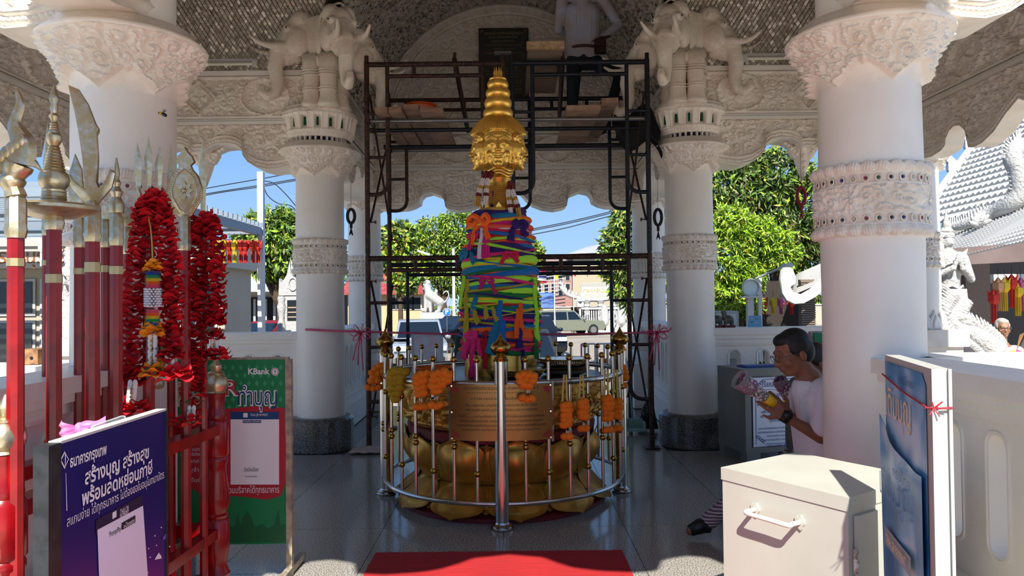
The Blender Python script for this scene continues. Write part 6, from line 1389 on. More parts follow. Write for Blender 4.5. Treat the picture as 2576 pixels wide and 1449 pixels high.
for px,py in ((538,828),(482,1004),(425,872)):
    b=MB(); c=Vector(g3(px,py,3.38 if px>430 else 2.95))
    for a in range(4): d=Vector((math.cos(a*1.57),math.sin(a*1.57),0)); b.add([c,c+d*.035+Vector((-d.y*.018,d.x*.018,-.004)),c+d*.065-Vector((0,0,.012)),c+d*.035-Vector((-d.y*.018,d.x*.018,.004))],[(0,1,2,3)])
    b.build('olive_leaves',mat('olive_leaf','#6f7336',.6),t,kind='stuff')
# pink chiffon bow and acrylic handle, on the rack behind the blue sign
t=thing('chiffon_bow','pink chiffon bow tied to a red shaft behind the blue sign','bow',tuple(at(185,1085,2.36))); PC=mat('pink_chiffon','#e583c4',.6,alpha=.85); c=at(200,1078,2.34)
for dx,dz,s in ((-.045,.015,1),(.06,.02,.8)):
    b=MB(); P=np.zeros((10,10,3))
    for i in range(10):
        for j in range(10):
            u=i/9; v=j/9*2-1; w_=u**.6; P[i,j]=(c.x+dx*u*1.3,c.y-.04*math.sin(u*PI)-.01*math.sin(v*8+u*4)*u,c.z+dz*u+v*.05*w_*s*(1-.3*u)-.02*u)
    b.grid(P); b.build('loop',PC,t,'all')
b=MB(); b.ell(c,(.016,.016,.02),None,10,8); b.build('knot',PC,t,'all'); b=MB(); P=np.zeros((8,4,3))
for i in range(8):
    for j in range(4): P[i,j]=(c.x+.01+.012*i,c.y-.02,c.z+.005*math.sin(i)+.012*(j-1.5)+.003*i)
b.grid(P); b.build('tail',PC,t,'all')
t=thing('acrylic_handle','clear plastic handle sticking up behind the blue sign','handle',tuple(at(270,1065,1.95))); b=MB(); b.tube(cat([at(228,1092,1.92),at(232,1076,1.93),at(245,1070,1.94),at(290,1055,2.0),at(304,1050,2.02),at(314,1052,2.03),at(315,1072,2.03)],4),.006,8,flat=.6); b.build('loop',mat('clear_plastic','#d8dcdc',.15,alpha=.55),t,'all'); b=MB(); b.ell(at(316,1052,2.03),.006,None,8,6); b.build('screw',STEEL,t,'all')
# brick on the left balustrade
p=at(88,905,3.78); t=thing('clay_brick','old hollow clay brick lying on the left balustrade','brick',(p.x,3.80,1.205)); b=MB()
BKM=mat('old_brick','#9a7350',.9,noise=(20,.4,.6),col2='#6b4d34',bump=(60,.8,.01)); b.box((p.x,3.80,1.245),(.12,.18,.075)); o=b.build('block',BKM,t)
b=MB()
for dx in (-.028,.028): b.cyl((p.x+dx,3.7085,1.24),(p.x+dx,3.72,1.24),.009)
b.build('hole_shade_discs',BLK,t,kind='stuff')  # black discs on the face; shade of the holes is in their colour
# carpenter bee in flight
p=at(408,286,2.8); t=thing('bumblebee','black and yellow bee flying in front of the left column','bee',tuple(p)); M2=Matrix.Rotation(.5,3,'Y')
b=MB(); b.ell(p+Vector((.008,0,-.004)),(.012,.008,.007),M2,12,8); b.build('abdomen',BLK,t,'all'); b=MB(); b.ell(p+Vector((-.005,0,.002)),(.007,.007,.006),M2,12,8); b.build('thorax',mat('bee_yellow','#b89a2a',.9),t,'all'); b=MB(); b.ell(p+Vector((-.012,0,.003)),.004,None,8,6); b.build('head',BLK,t,'all')
for s in (-1,1): b=MB(); b.add([p,p+Vector((.012,.004*s,.008)),p+Vector((.014,.008*s,.017)),p+Vector((.006,.006*s,.012))],[(0,1,2,3)]); b.build('wing',mat('bee_wing','#2a2226',.3,alpha=.7),t)
# broom and dustpan by the right plinth, litter
t=thing('dustpan','pale green long-handled dustpan behind the right scaffold foot','dustpan',(1.36,8.3,.03)); b=MB(); b.box((1.36,8.3,.05),(.22,.2,.015)); b.box((1.36,8.4,.10),(.22,.015,.11)); b.box((1.25,8.32,.09),(.012,.2,.09)); b.box((1.47,8.32,.09),(.012,.2,.09)); b.build('pan',mat('pale_green_plastic','#8fb0a2',.5),t); b=MB(); b.cyl((1.36,8.4,.1),(1.33,8.5,.8),.012); b.build('stick',GALV,t,True)
t=thing('broom','dark soft broom leaning behind the right scaffold post','broom',(1.55,8.5,.03)); b=MB(); b.tube([(1.55,8.5,.02),(1.56,8.52,.25),(1.57,8.55,.35)],[.12,.07,.02],12,flat=.4); b.build('bristles',BLK,t,'all'); b=MB(); b.cyl((1.57,8.55,.3),(1.62,8.7,1.25),.012); b.build('stick',WOOD,t,True)
# ================= SURROUNDINGS =================
GZ=-.85
LF=[mat('leaf_'+n,c,.6,objrand=0) for n,c in (('dark','#31491f'),('mid','#4c6b26'),('light','#7c9a34'),('yellow','#a8a13c'),('bright','#8fb61f'),('olive','#6d7040'))]
BARK=mat('bark','#4a3b2c',.9,bump=(30,.8,.02))
def leaves(b,c,r,n,L,w,mix,seed,droop=.5,shellf=.55):
    r_=np.random.default_rng(seed); 
    d=r_.normal(size=(n,3)); d/=np.linalg.norm(d,axis=1)[:,None]; q=r_.uniform(shellf,1,(n,1))**.7; P=np.array(c)+d*q*np.array(r)
    P+=.12*np.array(r)*np.sin(d*7+seed)
    a=r_.normal(size=(n,3)); a[:,2]-=droop*1.2; a+=d*.6; a/=np.linalg.norm(a,axis=1)[:,None]; s=np.cross(a,r_.normal(size=(n,3))); s/=np.linalg.norm(s,axis=1)[:,None]
    l=L*r_.uniform(.7,1.3,(n,1)); V=np.stack([P,P+a*l*.5+s*w,P+a*l,P+a*l*.5-s*w],1)
    mi=r_.choice(len(mix),n,p=np.array(mix)/sum(mix))
    o=b.n; b.v.append(V.reshape(-1,3)); b.n+=4*n
    for i in range(n): b.f.append((o+4*i,o+4*i+1,o+4*i+2,o+4*i+3)); b.m.append(int(mi[i]))
def tree(lab,base,h,blobs,L,w,mix,seed,droop=.5,r=.14,name='tree',cat_='tree',group=None,lean=0):
    base=Vector(base); t=thing(name,lab,cat_,tuple(base),group=group); b=MB(); top=base+Vector((lean,0,h))
    b.tube(cat([base,base+Vector((.05,0,h*.4)),top],5),[r*(1-.05*k) for k in range(11)],8); b.build('trunk',BARK,t,'all')
    b=MB()
    for c,rad,n in blobs:
        s=base+Vector((0,0,h*.55)); b.tube(cat([s,s.lerp(Vector(c),.5)+Vector((0,0,.1*h)),Vector(c)],4),[r*.5,r*.48,r*.42,r*.36,r*.3,r*.24,r*.18,r*.1,r*.05],6)
    b.build('branches',BARK,t,'all'); b=MB()
    for k,(c,rad,n) in enumerate(blobs): leaves(b,c,rad,n,L,w,mix,seed+k,droop)
    b.build('foliage',LF,t,kind='stuff'); return t
def blob_px(px,py,Y,rx,ry,n,dy=0): 
    p=at(px,py,Y); k=Y/F; return (tuple(p),(rx*k,max(rx,ry)*k*.8,ry*k),n)
Y=16
tree('tall dark-leaved tree behind the right column gap, brightest green tree in front of it',(at(1960,800,Y).x,Y,GZ),3.2,[blob_px(1850,500,Y,90,110,3200),blob_px(1950,450,Y,80,90,2600),blob_px(2030,520,Y,70,130,3200),blob_px(1890,420,Y,50,50,1100),blob_px(2040,650,Y,60,60,1500),blob_px(1790,450,Y,60,90,1500),blob_px(1940,600,Y,110,80,2500),blob_px(1700,560,Y,50,90,1200)],.19,.026,[3,4,2,1,.3,3],3,.9)
Y=12.5
tree('bright yellow-green feathery tree right of the right elephant column',(at(1850,800,Y).x,Y,GZ),2.4,[blob_px(1840,560,Y,60,40,2600),blob_px(1910,600,Y,70,45,3000),blob_px(1960,640,Y,45,34,1700),blob_px(1830,650,Y,60,60,2600),blob_px(1880,690,Y,50,45,2000),blob_px(1820,750,Y,50,50,1800),blob_px(1890,770,Y,25,35,700)],.12,.014,[.5,1.6,2,1.2,5,.2],13,.6,.09)
Y=28
tree('mango tree with yellowing top behind the white steel pole',(at(705,800,Y).x,Y,GZ),4,[blob_px(690,620,Y,80,80,4200),blob_px(640,580,Y,45,45,1500),blob_px(740,640,Y,60,90,2500),blob_px(700,555,Y,65,30,1500),blob_px(610,640,Y,25,40,500)],.30,.05,[2,5,4,2,1,1],23,.8,.25)
Y=54
tree('broad green tree left of the golden pillar, beyond the car park',(at(1115,790,Y).x,Y,GZ),4,[blob_px(1100,620,Y,75,70,6500),blob_px(1160,600,Y,60,70,5000),blob_px(1060,630,Y,45,60,2800),blob_px(1150,690,Y,70,45,3600),blob_px(1200,640,Y,50,60,2800)],.30,.06,[2,4,4,1.5,3,1],33,.3,.3)
Y=30
tree('sparse big-leaved tree beside the left rear column',(at(1005,790,Y).x,Y,GZ),4,[blob_px(1005,600,Y,40,45,800),blob_px(1020,690,Y,40,45,700),blob_px(990,650,Y,35,40,500)],.32,.085,[2,3,3,3,2,2],43,.3,.14)
Y=24
tree('drooping green tree beside the right rear column',(at(1600,800,Y).x,Y,GZ),4,[blob_px(1590,560,Y,55,60,2200),blob_px(1570,650,Y,60,60,2000),blob_px(1600,720,Y,60,60,1800),blob_px(1545,600,Y,30,40,600),blob_px(1650,600,Y,50,90,1600)],.26,.035,[4,5,3,2,1,2],53,1.0,.2)
Y=60
tree('small yellow-green treetop just right of the wrapped pillar',(at(1345,790,Y).x,Y,GZ),4,[blob_px(1348,640,Y,18,28,500),blob_px(1330,690,Y,30,30,500)],.5,.12,[1,3,4,3,2,1],63,.3,.2)
for k,(x,Y,rx,l) in enumerate(((-30,75,200,'distant dark tree row far left beyond the pergola'),(-12,80,160,'distant green trees beyond the red roofed house'),(14,85,150,'distant trees behind the cream building'),(40,80,240,'distant trees far right behind the temple hall'))):
    tree(l,(x,Y,GZ),3,[((x-4,Y,2.4),(5,3,2.6),1500),((x+3,Y,2.8),(6,3,3.0),1700)],.6,.16,[4,4,2,1,.5,1],73+k*5,.3,.3,group='distant trees')
def shrub(lab,px,py,Y,w_,h_,mix,seed,zb):
    p=at(px,py,Y); t=thing('potted_shrub',lab,'plant',(p.x,Y,zb)); b=MB(); r_=random.Random(seed)
    for k in range(16):
        a=r_.uniform(0,6.28); q=Vector((p.x+math.cos(a)*w_*r_.uniform(.3,1),Y+math.sin(a)*w_*.6*r_.uniform(.2,1),zb+h_*r_.uniform(.5,1.0))); s=Vector((p.x,Y,zb+.05)); b.tube(cat([s,s.lerp(q,.5)+Vector((0,0,.12*h_)),q],4),.008,5)
    b.build('stems',BARK,t,'all'); b=MB(); leaves(b,(p.x,Y,zb+h_*.55),(w_,w_*.7,h_*.48),620,.075,.03,mix,seed,-.1,.15); b.build('foliage',LF,t,kind='stuff')
    b=MB(); b.lathe([(.13,zb),(.17,zb+.03),(.2,zb+.25),(.22,zb+.26),(.22,zb+.29),(.03,zb+.27)],(p.x,Y,0),20); b.build('pot',mat('clay_pot','#7a4a35',.8),t,True)
shrub('leafy potted shrub in front of the far parked red pickup',600,800,9.4,.28,1.65,[1,1,0,1,.2,5],5,-.7); shrub('variegated potted shrub behind the kneeling man, outside the balustrade',1975,770,8.9,.34,1.8,[2,1,1,2,0,4],6,-.7)
def bil(u,v,C): return (C[0]*(1-u)+C[1]*u)*(1-v)+(C[3]*(1-u)+C[2]*u)*v
# ---- buildings ----
CR=mat('cream_wall','#a89f8e',.7,noise=(1,.3,.7),col2='#9c9382'); GLS=mat('dark_glass','#20262a',.08,spec=.6); ALU=mat('white_aluminium','#adafae',.5); RR_=mat('red_roof_tiles','#9a3d3d',.7,noise=(3,.4,.6),col2='#7f2e30'); GRR=mat('grey_roof','#9a9a98',.6)
bd=thing('office_building','low cream building with glass doors and brown Thai lettering on the fascia, far left','building',(-10,19,GZ))
b=MB(); b.b2((-18,16,GZ),(-6.25,17.6,2.35)); b.build('walls',CR,bd); b=MB(); b.b2((-18.5,15.2,2.3),(-6.1,18,2.75)); b.b2((-18.3,15.4,2.75),(-6.3,17.9,2.95)); b.build('fascia',mat('white_fascia','#aaa69e',.6),bd)
b=MB(); puttext(b,'อาคารมรดกธรรมานุรักษ์',(-11.0,15.19,2.52),(1,0,0),(0,0,1),.42,3.6); puttext(b,'มตกธรรมานุ',(-10.55,15.17,2.5),(1,0,0),(0,0,1),.001); b.build('lettering',mat('brown_letters','#8a4a22',.6),bd,kind='stuff')
for k,(x0,x1,z0,z1) in enumerate([(-17+1.35*i,-15.75+1.35*i,GZ+.05,1.2) for i in range(7)]+[(-17+1.35*i,-15.75+1.35*i,1.3,2.1) for i in range(7)]+[(-7.2,-6.82,.5,2.0),(-6.76,-6.4,.5,2.0)]):
    b=MB(); b.b2((x0,15.96,z0),(x1,15.99,z1)); f_=b.build('window',ALU,bd); b=MB(); b.b2((x0+.06,15.94,z0+.06),(x1-.06,15.97,z1-.06)); b.build('pane',GLS,f_)
t=thing('handrail','grey steel handrail in front of the glass doors, far left','railing',(-9.6,13.5,GZ)); b=MB(); b.tube([(-11,13.5,.35),(-9.2,13.5,.35),(-8.7,13.5,.05),(-8.7,13.5,GZ)],.025,8); b.build('top_rail',GALV,t,'all')
for k in range(9): b=MB(); b.cyl((-11+.28*k,13.5,GZ),(-11+.28*k,13.5,.35),.014); b.build('bar',GALV,t)
pg=thing('pergola','slatted blue-grey steel pergola in front of the low cream building','pergola',(-9.5,12.2,GZ)); PGM=mat('blue_grey_steel','#7f8c99',.5,.2)
for y in (9.6,12.3,15.0): b=MB(); b.b2((-14,y-.05,2.93),(-5.1,y+.05,3.05)); b.build('beam',PGM,pg)
for x in (-13.9,-5.15): b=MB(); b.b2((x-.05,9.6,2.9),(x+.05,15.0,3.06)); b.build('beam',PGM,pg)
b=MB(); b.b2((0,-2.75,0),(.03,2.75,.07)); ms=b.mesh('slat',PGM)
b=MB(); b.b2((-4.45,0,0),(4.45,.035,.09)); ms=b.mesh('slat',PGM)
for k in range(24): o=link('slat',ms,pg); o.location=(0,9.7+.225*k-12.2,3.06-GZ)
for x,y in ((-13.9,9.6),(-13.9,15.0)): b=MB(); b.b2((x-.06,y-.06,GZ),(x+.06,y+.06,3.0)); b.build('post',PGM,pg)
p=at(657,600,15.1); t=thing('steel_pole','tall white square steel pole at the pergola corner','pole',(p.x,15.1,GZ)); b=MB(); b.b2((p.x-.06,15.04,GZ),(p.x+.06,15.16,at(657,433,15.1).z)); b.build('pole',mat('pale_steel','#c2c6c8',.5),t); b=MB(); b.b2((p.x-.12,15.0,GZ),(p.x+.12,15.2,GZ+.03)); b.build('base',GALV,t)
LR=mat('lantern_red','#c8281c',.7); LY=mat('lantern_yellow','#d9b81f',.7); LPK=mat('lantern_pink','#c0608f',.7); LOR=mat('lantern_peach','#c99872',.7); LW=mat('lantern_white','#d8d5cf',.7)
def lantern(lab,px,py,Y,s,mt,grp,tail=1.0):
    p=at(px,py,Y); t=thing('paper_lantern',lab,'lantern',tuple(p),group=grp); b=MB(); b.lathe([(.01,.5*s),(.12*s,.38*s),(.26*s,.22*s),(.26*s,-.05*s),(.14*s,-.22*s),(.1*s,-.24*s)],p,6); b.build('body',mt,t)
    for k in range(6):
        a=k*PI/3; b=MB(); q=p+Vector((.2*s*math.cos(a),.2*s*math.sin(a),.25*s)); b.tube([q,q+Vector((.08*s*math.cos(a),.08*s*math.sin(a),.22*s))],[.07*s,.002],4,flat=.3); b.build('fin',mt,t)
    b=MB()
    for k in range(6): a=k*1.05; b.box(p+Vector((.09*s*math.cos(a),.09*s*math.sin(a),-.24*s-.4*s*tail)),(.07*s,.012,.8*s*tail),(0,0,a)); 
    b.build('tassels',mt,t,kind='stuff'); b=MB(); b.cyl(p+Vector((0,0,.5*s)),p+Vector((0,0,.95*s)),.004,n=4); b.build('string',BLK,t)
col={'red':LR,'yellow':LY,'pink':LPK,'peach':LOR,'white':LW}; n_={}
for px,c_ in ((545,'yellow'),(562,'yellow'),(577,'red'),(590,'yellow'),(606,'red'),(618,'red'),(636,'red'),(649,'red')):
    n_[c_]=n_.get(c_,0)+1; lantern(f"{c_} paper lantern under the pergola edge, {ordn[n_[c_]]} {c_} one from the left",px,622,14.7,.30,col[c_],'lanterns under the pergola')
lantern('small white paper lantern hanging behind the disc-topped staff',107,625,9.5,.22,LW,'lanterns under the pergola')
bd=thing('carport_building','low building with white tarp and grey sheet roof behind the red pickup','building',(-13,34,GZ)); f=lambda px,py,Y:at(px,py,Y)
b=MB(); a=f(590,742,33);c=f(700,790,33); b.b2((a.x,33,GZ),(c.x+2,38,a.z)); b.build('interior_shade_block',mat('interior_shade_block','#23211f',.9),bd); b=MB(); a=f(588,690,32.8);c=f(674,738,32.8); b.b2((a.x,32.8,c.z),(c.x,32.86,a.z)); b.build('tarp',mat('white_tarp','#9fa3a2',.8),bd)  # solid block; the carport's inner shade is put into its dark colour
b=MB(); a=f(585,740,32);c=f(715,752,32); b.box(((a.x+c.x)/2,33,a.z-.1),(c.x-a.x,3,.08),(-.15,0,0)); b.build('sheet_roof',GRR,bd)
for px in (612,640,668,690): q=f(px,780,32.6); b=MB(); b.b2((q.x-.05,32.6,GZ),(q.x+.05,32.7,f(px,752,32.6).z)); b.build('post',ALU,bd)
# white notice shrine
Y=20; q=at(732,830,Y); k=Y/F; sh=thing('notice_shrine','white ornate notice cabinet with pointed spire beyond the left balustrade','shrine',(q.x,Y,GZ)); WO=mat('white_ornament','#a9a8a5',.6,bump=(25,.9,.03)); X=lambda px:at(px,780,Y).x; Zz=lambda py:at(732,py,Y).z
b=MB(); b.b2((X(716),Y,GZ),(X(762),Y+.5,Zz(745))); b.build('cabinet',WO,sh); b=MB(); b.b2((X(723),Y-.02,Zz(806)),(X(755),Y,Zz(755))); b.build('glass_front',GLS,sh)
for j in range(3): b=MB(); b.b2((X(725),Y-.03,Zz(772+12*j)),(X(752),Y-.021,Zz(775+12*j))); b.build('shelf_items',mat('tan_items','#a08a70',.8),sh)
b=MB(); b.prism([(X(x)-q.x,Zz(y)-Zz(745)) for x,y in ((700,745),(702,700),(708,712),(716,700),(722,690),(730,655),(733,690),(742,700),(752,716),(762,700),(765,745))],(q.x,Y+.1,Zz(745)),(1,0,0),(0,0,1),.25,.05); b.tube([(X(738)+.11*math.cos(a),Y-.04,Zz(715)+.17*math.sin(a)) for a in np.linspace(0,2*PI,25)],.02,6); b.lathe([(.10,Zz(692)),(.06,Zz(682)),(.08,Zz(676)),(.04,Zz(668)),(.05,Zz(664)),(.005,Zz(652))],(X(730),Y+.1,0),12); b.build('gable',WO,sh,30)
b=MB(); b.lathe([(.10,GZ),(.12,Zz(820)),(.07,Zz(800)),(.10,Zz(785)),(.12,Zz(770)),(.08,Zz(760)),(.11,Zz(752)),(.09,Zz(745))],(X(708),Y,0),16); b.build('column',WO,sh,True)
# ---- lion on a pedestal ----
Y=45; q=at(1096,786,Y); ln=thing('lion_statue','white guardian lion statue with curled tail beyond the car park','statue',(q.x,Y,GZ)); k=Y/F; lp=lambda px,py:(at(px,py,Y).x,Y,at(px,py,Y).z)
pr=[('c',lp(1080,742),lp(1106,760),.30,.28),('c',lp(1078,735),lp(1074,716),.24,.20),('e',lp(1075,712),(.22,.22,.20)),('c',lp(1071,716),lp(1067,716),.12,.09),('c',lp(1072,745),lp(1070,782),.15,.10),('c',lp(1081,750),lp(1083,783),.14,.10),('c',lp(1108,762),lp(1104,783),.22,.10),('c',lp(1104,783),lp(1096,784),.09,.08),('c',lp(1112,765),lp(1122,758),.07,.06),('c',lp(1122,758),lp(1129,744),.06,.055),('c',lp(1129,744),lp(1127,733),.055,.05),('c',lp(1127,733),lp(1119,733),.05,.045),('c',lp(1119,733),lp(1114,740),.045,.04),('e',lp(1098,733),(.10,.08,.14))]
link('body',offset_mesh(organic(pr,.05,WO,2),(q.x,Y,GZ)),ln); b=MB(); a=lp(1060,787);c=lp(1132,800); b.b2((a[0],Y-.5,GZ),(c[0],Y+.5,a[2]+.02)); b.build('plinth',WHT,ln); b=MB(); b.ell(lp(1064,780),.12,None,10,8); b.build('ball',WO,ln,'all')
# parking sign, street lamp
t=thing('parking_sign','round blue parking sign with white P in the car park','sign',(at(1124,786,34).x,34,GZ)); c=at(1124,785,34); b=MB(); b.tube([c+Vector((0,.02,0)),c+Vector((0,-.01,0))],.17,24); b.build('disc',mat('parking_blue','#1d62b5',.5),t,True); b=MB(); b.tube([c+Vector((0,.01,0)),c+Vector((0,.03,0))],.19,24); b.build('rim',WHT,t,True); b=MB(); puttext(b,'P',c+Vector((0,-.015,0)),(1,0,0),(0,0,1),.30,bold=.008); b.build('letter',WHT,t); b=MB(); b.cyl((c.x,34.04,GZ),(c.x,34.04,c.z-.1),.025); b.build('post',GALV,t,True)
t=thing('street_lamp','white street lamp post with angled lamp head beyond the parked cars','lamp',(at(1141,790,50).x,50,GZ)); c=at(1141,670,50); b=MB(); b.cyl((c.x,50,GZ),(c.x,50,c.z+1.2),.12,.09); b.build('pole',WHT,t,True); b=MB(); e=at(1078,641,50); b.tube([(c.x,50,c.z),tuple(at(1100,655,50)),tuple(e)],.05,8); b.build('arm',WHT,t,True); b=MB(); e=at(1066,636,50); b.box(e,(.9,.3,.14),(0,.35,0)); b.build('lamp_head',ALU,t)
# red roofed house
Y=52; t=thing('red_roof_house','cream house with red tiled roof behind the white lion','building',(at(1010,790,Y).x,Y,GZ)); b=MB(); a=at(930,735,Y);c=at(1062,790,Y); b.b2((a.x-2,Y,GZ),(c.x,Y+8,a.z)); b.build('walls',mat('tan_wall','#b59c78',.8),t)
b=MB(); e=at(930,737,Y-.8);g_=at(1065,737,Y-.8); r=at(930,680,Y+3); b.add([(e.x-2,Y-.8,e.z),(g_.x,Y-.8,g_.z),(g_.x-1,Y+4,e.z+2.4),(e.x-2,Y+4,e.z+2.4),(e.x-2,Y-.8,e.z-.12),(g_.x,Y-.8,e.z-.12)],[(0,1,2,3),(4,5,1,0)]); b.add([(e.x-2,Y+2,e.z+1.9),(g_.x-1.3,Y+2,e.z+1.9),(g_.x-2.3,Y+6,e.z+4.0),(e.x-2,Y+6,e.z+4.0)],[(0,1,2,3)]); b.build('roof',RR_,t)
for px in (985,1008,1030,1048): q=at(px,762,Y-.05); b=MB(); b.b2((q.x-.35,Y-.06,q.z-.5),(q.x+.35,Y-.01,q.z+.45)); w_=b.build('window',ALU,t); b=MB(); b.b2((q.x-.28,Y-.08,q.z-.43),(q.x+.28,Y-.05,q.z+.38)); b.build('pane',GLS,w_)
# cream building right of centre
Y=70; X=lambda px:at(px,760,Y).x; Z=lambda py:at(1450,py,Y).z
t=thing('cream_building','cream and pink multi-storey building with grey hipped roof beyond the car park','building',(X(1450),Y,GZ)); b=MB(); b.b2((X(1340),Y,GZ),(X(1455),Y+10,Z(655))); b.build('pink_wing',mat('pink_wall','#947068',.8),t); b=MB(); b.b2((X(1440),Y-1,GZ),(X(1590),Y+10,Z(645))); b.build('main_block',mat('cream_wall2','#a0967f',.8),t)
b=MB(); b.add([(X(1425),Y-2,Z(642)),(X(1600),Y-2,Z(638)),(X(1560),Y+5,Z(598)),(X(1490),Y+5,Z(612)),(X(1425),Y+12,Z(642)),(X(1600),Y+12,Z(640))],[(0,1,2,3),(0,3,4),(1,5,2),(4,3,2,5)]); b.build('hip_roof',GRR,t)
b=MB(); b.add([(X(1335),Y-1.5,Z(672)),(X(1440),Y-1.5,Z(655)),(X(1440),Y+3,Z(640)),(X(1350),Y+3,Z(650))],[(0,1,2,3)]); b.build('wing_roof',mat('brown_roof','#7d6a60',.7),t)
for i in range(5):
    for j in range(2): a=(X(1350+18*i),Z(690+38*j)); b=MB(); b.b2((a[0],Y-.05,a[1]-.6),(a[0]+.5,Y,a[1]+.6)); w_=b.build('window',ALU,t); b=MB(); b.b2((a[0]+.06,Y-.08,a[1]-.54),(a[0]+.44,Y-.04,a[1]+.54)); b.build('pane',GLS,w_)
b=MB(); puttext(b,'ห้องธุรการ',(X(1476),Y-1.02,Z(685)),(1,0,0),(0,0,1),.8,2.2); b.build('lettering',BLK,t,kind='stuff')
b=MB(); 
for i in range(5): b.tube([(X(1350),Y-1.6,Z(700+9*i)),(X(1420),Y-1.6,Z(692+9*i))],.04,5)
b.build('stair_rails',ALU,t,kind='stuff')
def flag(lab,px,y0,y1,Y,w_,bands):
    a=at(px,y0,Y); t=thing('flag',lab,'flag',tuple(a)); c=at(px,y1,Y); b=MB(); n=len(bands); H_=(a.z-c.z)
    for i,mt in enumerate(bands): b.mi=i; z0=a.z-H_*i/n; z1=a.z-H_*(i+1)/n; b.add([(a.x,Y,z0),(a.x+w_,Y-.1,z0-.02),(a.x+w_*1.05,Y,z1-.02),(a.x,Y,z1)],[(0,1,2,3)])
    b.build('cloth',bands,t); b=MB(); b.cyl((a.x,Y,GZ),(a.x,Y,a.z+.3),.03); b.build('pole',WHT,t)
flag('striped Thai national flag right of the wrapped pillar',1353,680,712,40,.45,[mat('flag_red','#a8203a',.8),mat('flag_white','#d8d8da',.8),mat('flag_blue','#25306e',.8),mat('flag_white','#fff'),mat('flag_red','#fff')]); flag('plain yellow temple flag beyond the car park',1394,683,701,40,.22,[LY]); flag('small red flag beside the cream building',1442,683,695,50,.18,[LR])
# blue banner
Y=44; t=thing('blue_banner','blue vinyl banner with white lines of text on a frame','banner',(at(1374,775,Y).x,Y,GZ)); a=at(1350,737,Y);c=at(1396,775,Y); b=MB(); P=np.array([[(a.x+(c.x-a.x)*u,Y+.08*math.sin(u*6+v*3),a.z+(c.z-a.z)*v) for u in np.linspace(0,1,12)] for v in np.linspace(0,1,8)]); b.grid(P); b.build('sheet',mat('banner_blue','#2a62b4',.6),t,'all'); b=MB()
for k in range(9): puttext(b,'ขอเชิญร่วมทำบุญถวายเทียน',( (a.x+c.x)/2,Y-.12,a.z-.12-.09*k),(1,0,0),(0,0,1),.07,.9-.06*(k%3))
b.build('lettering',WHT,t,kind='stuff'); b=MB(); [b.cyl((x,Y+.1,GZ),(x,Y+.1,a.z+.1),.03) for x in (a.x,c.x)]; b.build('frame',ALU,t,kind='stuff')
# temple gate and wall
Y=55; X=lambda px:at(px,780,Y).x; Z=lambda py:at(1480,py,Y).z
t=thing('temple_gate','white ornate temple gate with swept roof and gold Thai name board','gate',(X(1490),Y,GZ)); P=cat([(X(1411),Y,Z(720)),(X(1425),Y,Z(738)),(X(1450),Y,Z(748)),(X(1490),Y,Z(754)),(X(1530),Y,Z(752)),(X(1568),Y,Z(742))],6); b=MB(); b.tube(P,[.12]+[.16]*(len(P)-1),8); 
for i in range(0,len(P),2): b.lathe([(.1,0),(.12,.1),(.02,.35)],P[i]+Vector((0,0,.1)),6)
b.build('swept_roof_edge',WO,t,'all'); b=MB(); b.b2((X(1463),Y-.1,Z(750)),(X(1552),Y+.1,Z(722))); b.build('name_board',WHT,t)
b=MB(); puttext(b,'ศาลพระหลักเมืองน่าน',(X(1505),Y-.12,Z(732)),(1,0,0),(0,0,1),.5,(X(1545)-X(1468))); puttext(b,'วัดมิ่งเมือง ต.ในเวียง อ.เมือง จ.น่าน',(X(1507),Y-.12,Z(744.5)),(1,0,0),(0,0,1),.3,(X(1542)-X(1474))); b.build('gold_lettering',mat('gold_paint_letters','#a58a3a',.5),t,kind='stuff')
b=MB()
for i in range(14): 
    c=(X(1466+6*i),Y,Z(717)); b.tube([(c[0]+.13*math.cos(a),Y,c[2]+.13*math.sin(a)) for a in np.linspace(0,5,8)],.04,5)
b.build('scroll_cresting',WO,t,kind='stuff')
for px in (1476,1510,1545): b=MB(); b.lathe([(.22,GZ),(.24,-.3),(.16,-.2),(.15,Z(775)),(.25,Z(770)),(.2,Z(765)),(.3,Z(757))],(X(px),Y-.2,0),14); b.build('column',WO,t,True)
b=MB(); b.b2((X(1440),Y+1.2,GZ),(X(1600),Y+1.4,Z(772))); b.build('porch_shade_sheet',mat('painted_porch_shade','#3a2f2a',.9),t)  # flat sheet; the shade inside the porch is painted as its colour
t=thing('white_wall','white balustraded temple wall with carved figures behind the olive pickup','wall',(X(1520),54,GZ)); t['kind']='thing'; b=MB(); b.b2((X(1455),53.8,GZ),(X(1600),54.1,Z(812))); b.build('base',WHT,t); b=MB(); b.b2((X(1455),53.8,Z(778)),(X(1600),54.1,Z(773))); b.build('coping',WHT,t)
for i in range(26): b=MB(); x=X(1457+5.5*i); b.b2((x-.05,53.9,Z(812)),(x+.03,54,Z(778))); b.build('baluster',WHT,t)
for i,px in enumerate((1512,1552)):
    t=thing('relief_statue',('left' if i==0 else 'right')+' white carved figure panel in front of the temple wall','statue',(X(px),53,GZ)); lp=lambda dx,py:(X(px+dx),53,Z(py)); pr=[('e',lp(0,775),(.2,.18,.26)),('c',lp(0,785),lp(0,808),.30,.34),('c',lp(-6,788),lp(-13,803),.12,.10),('c',lp(6,788),lp(13,800),.12,.10),('c',lp(-5,808),lp(-9,828),.2,.16),('c',lp(5,808),lp(9,828),.2,.16)]
    link('figure',offset_mesh(organic(pr,.06,WO,2),(X(px),53,GZ)),t); b=MB(); b.b2((X(px-17),52.6,GZ),(X(px+17),53.4,Z(822))); b.build('plinth',WO,t)
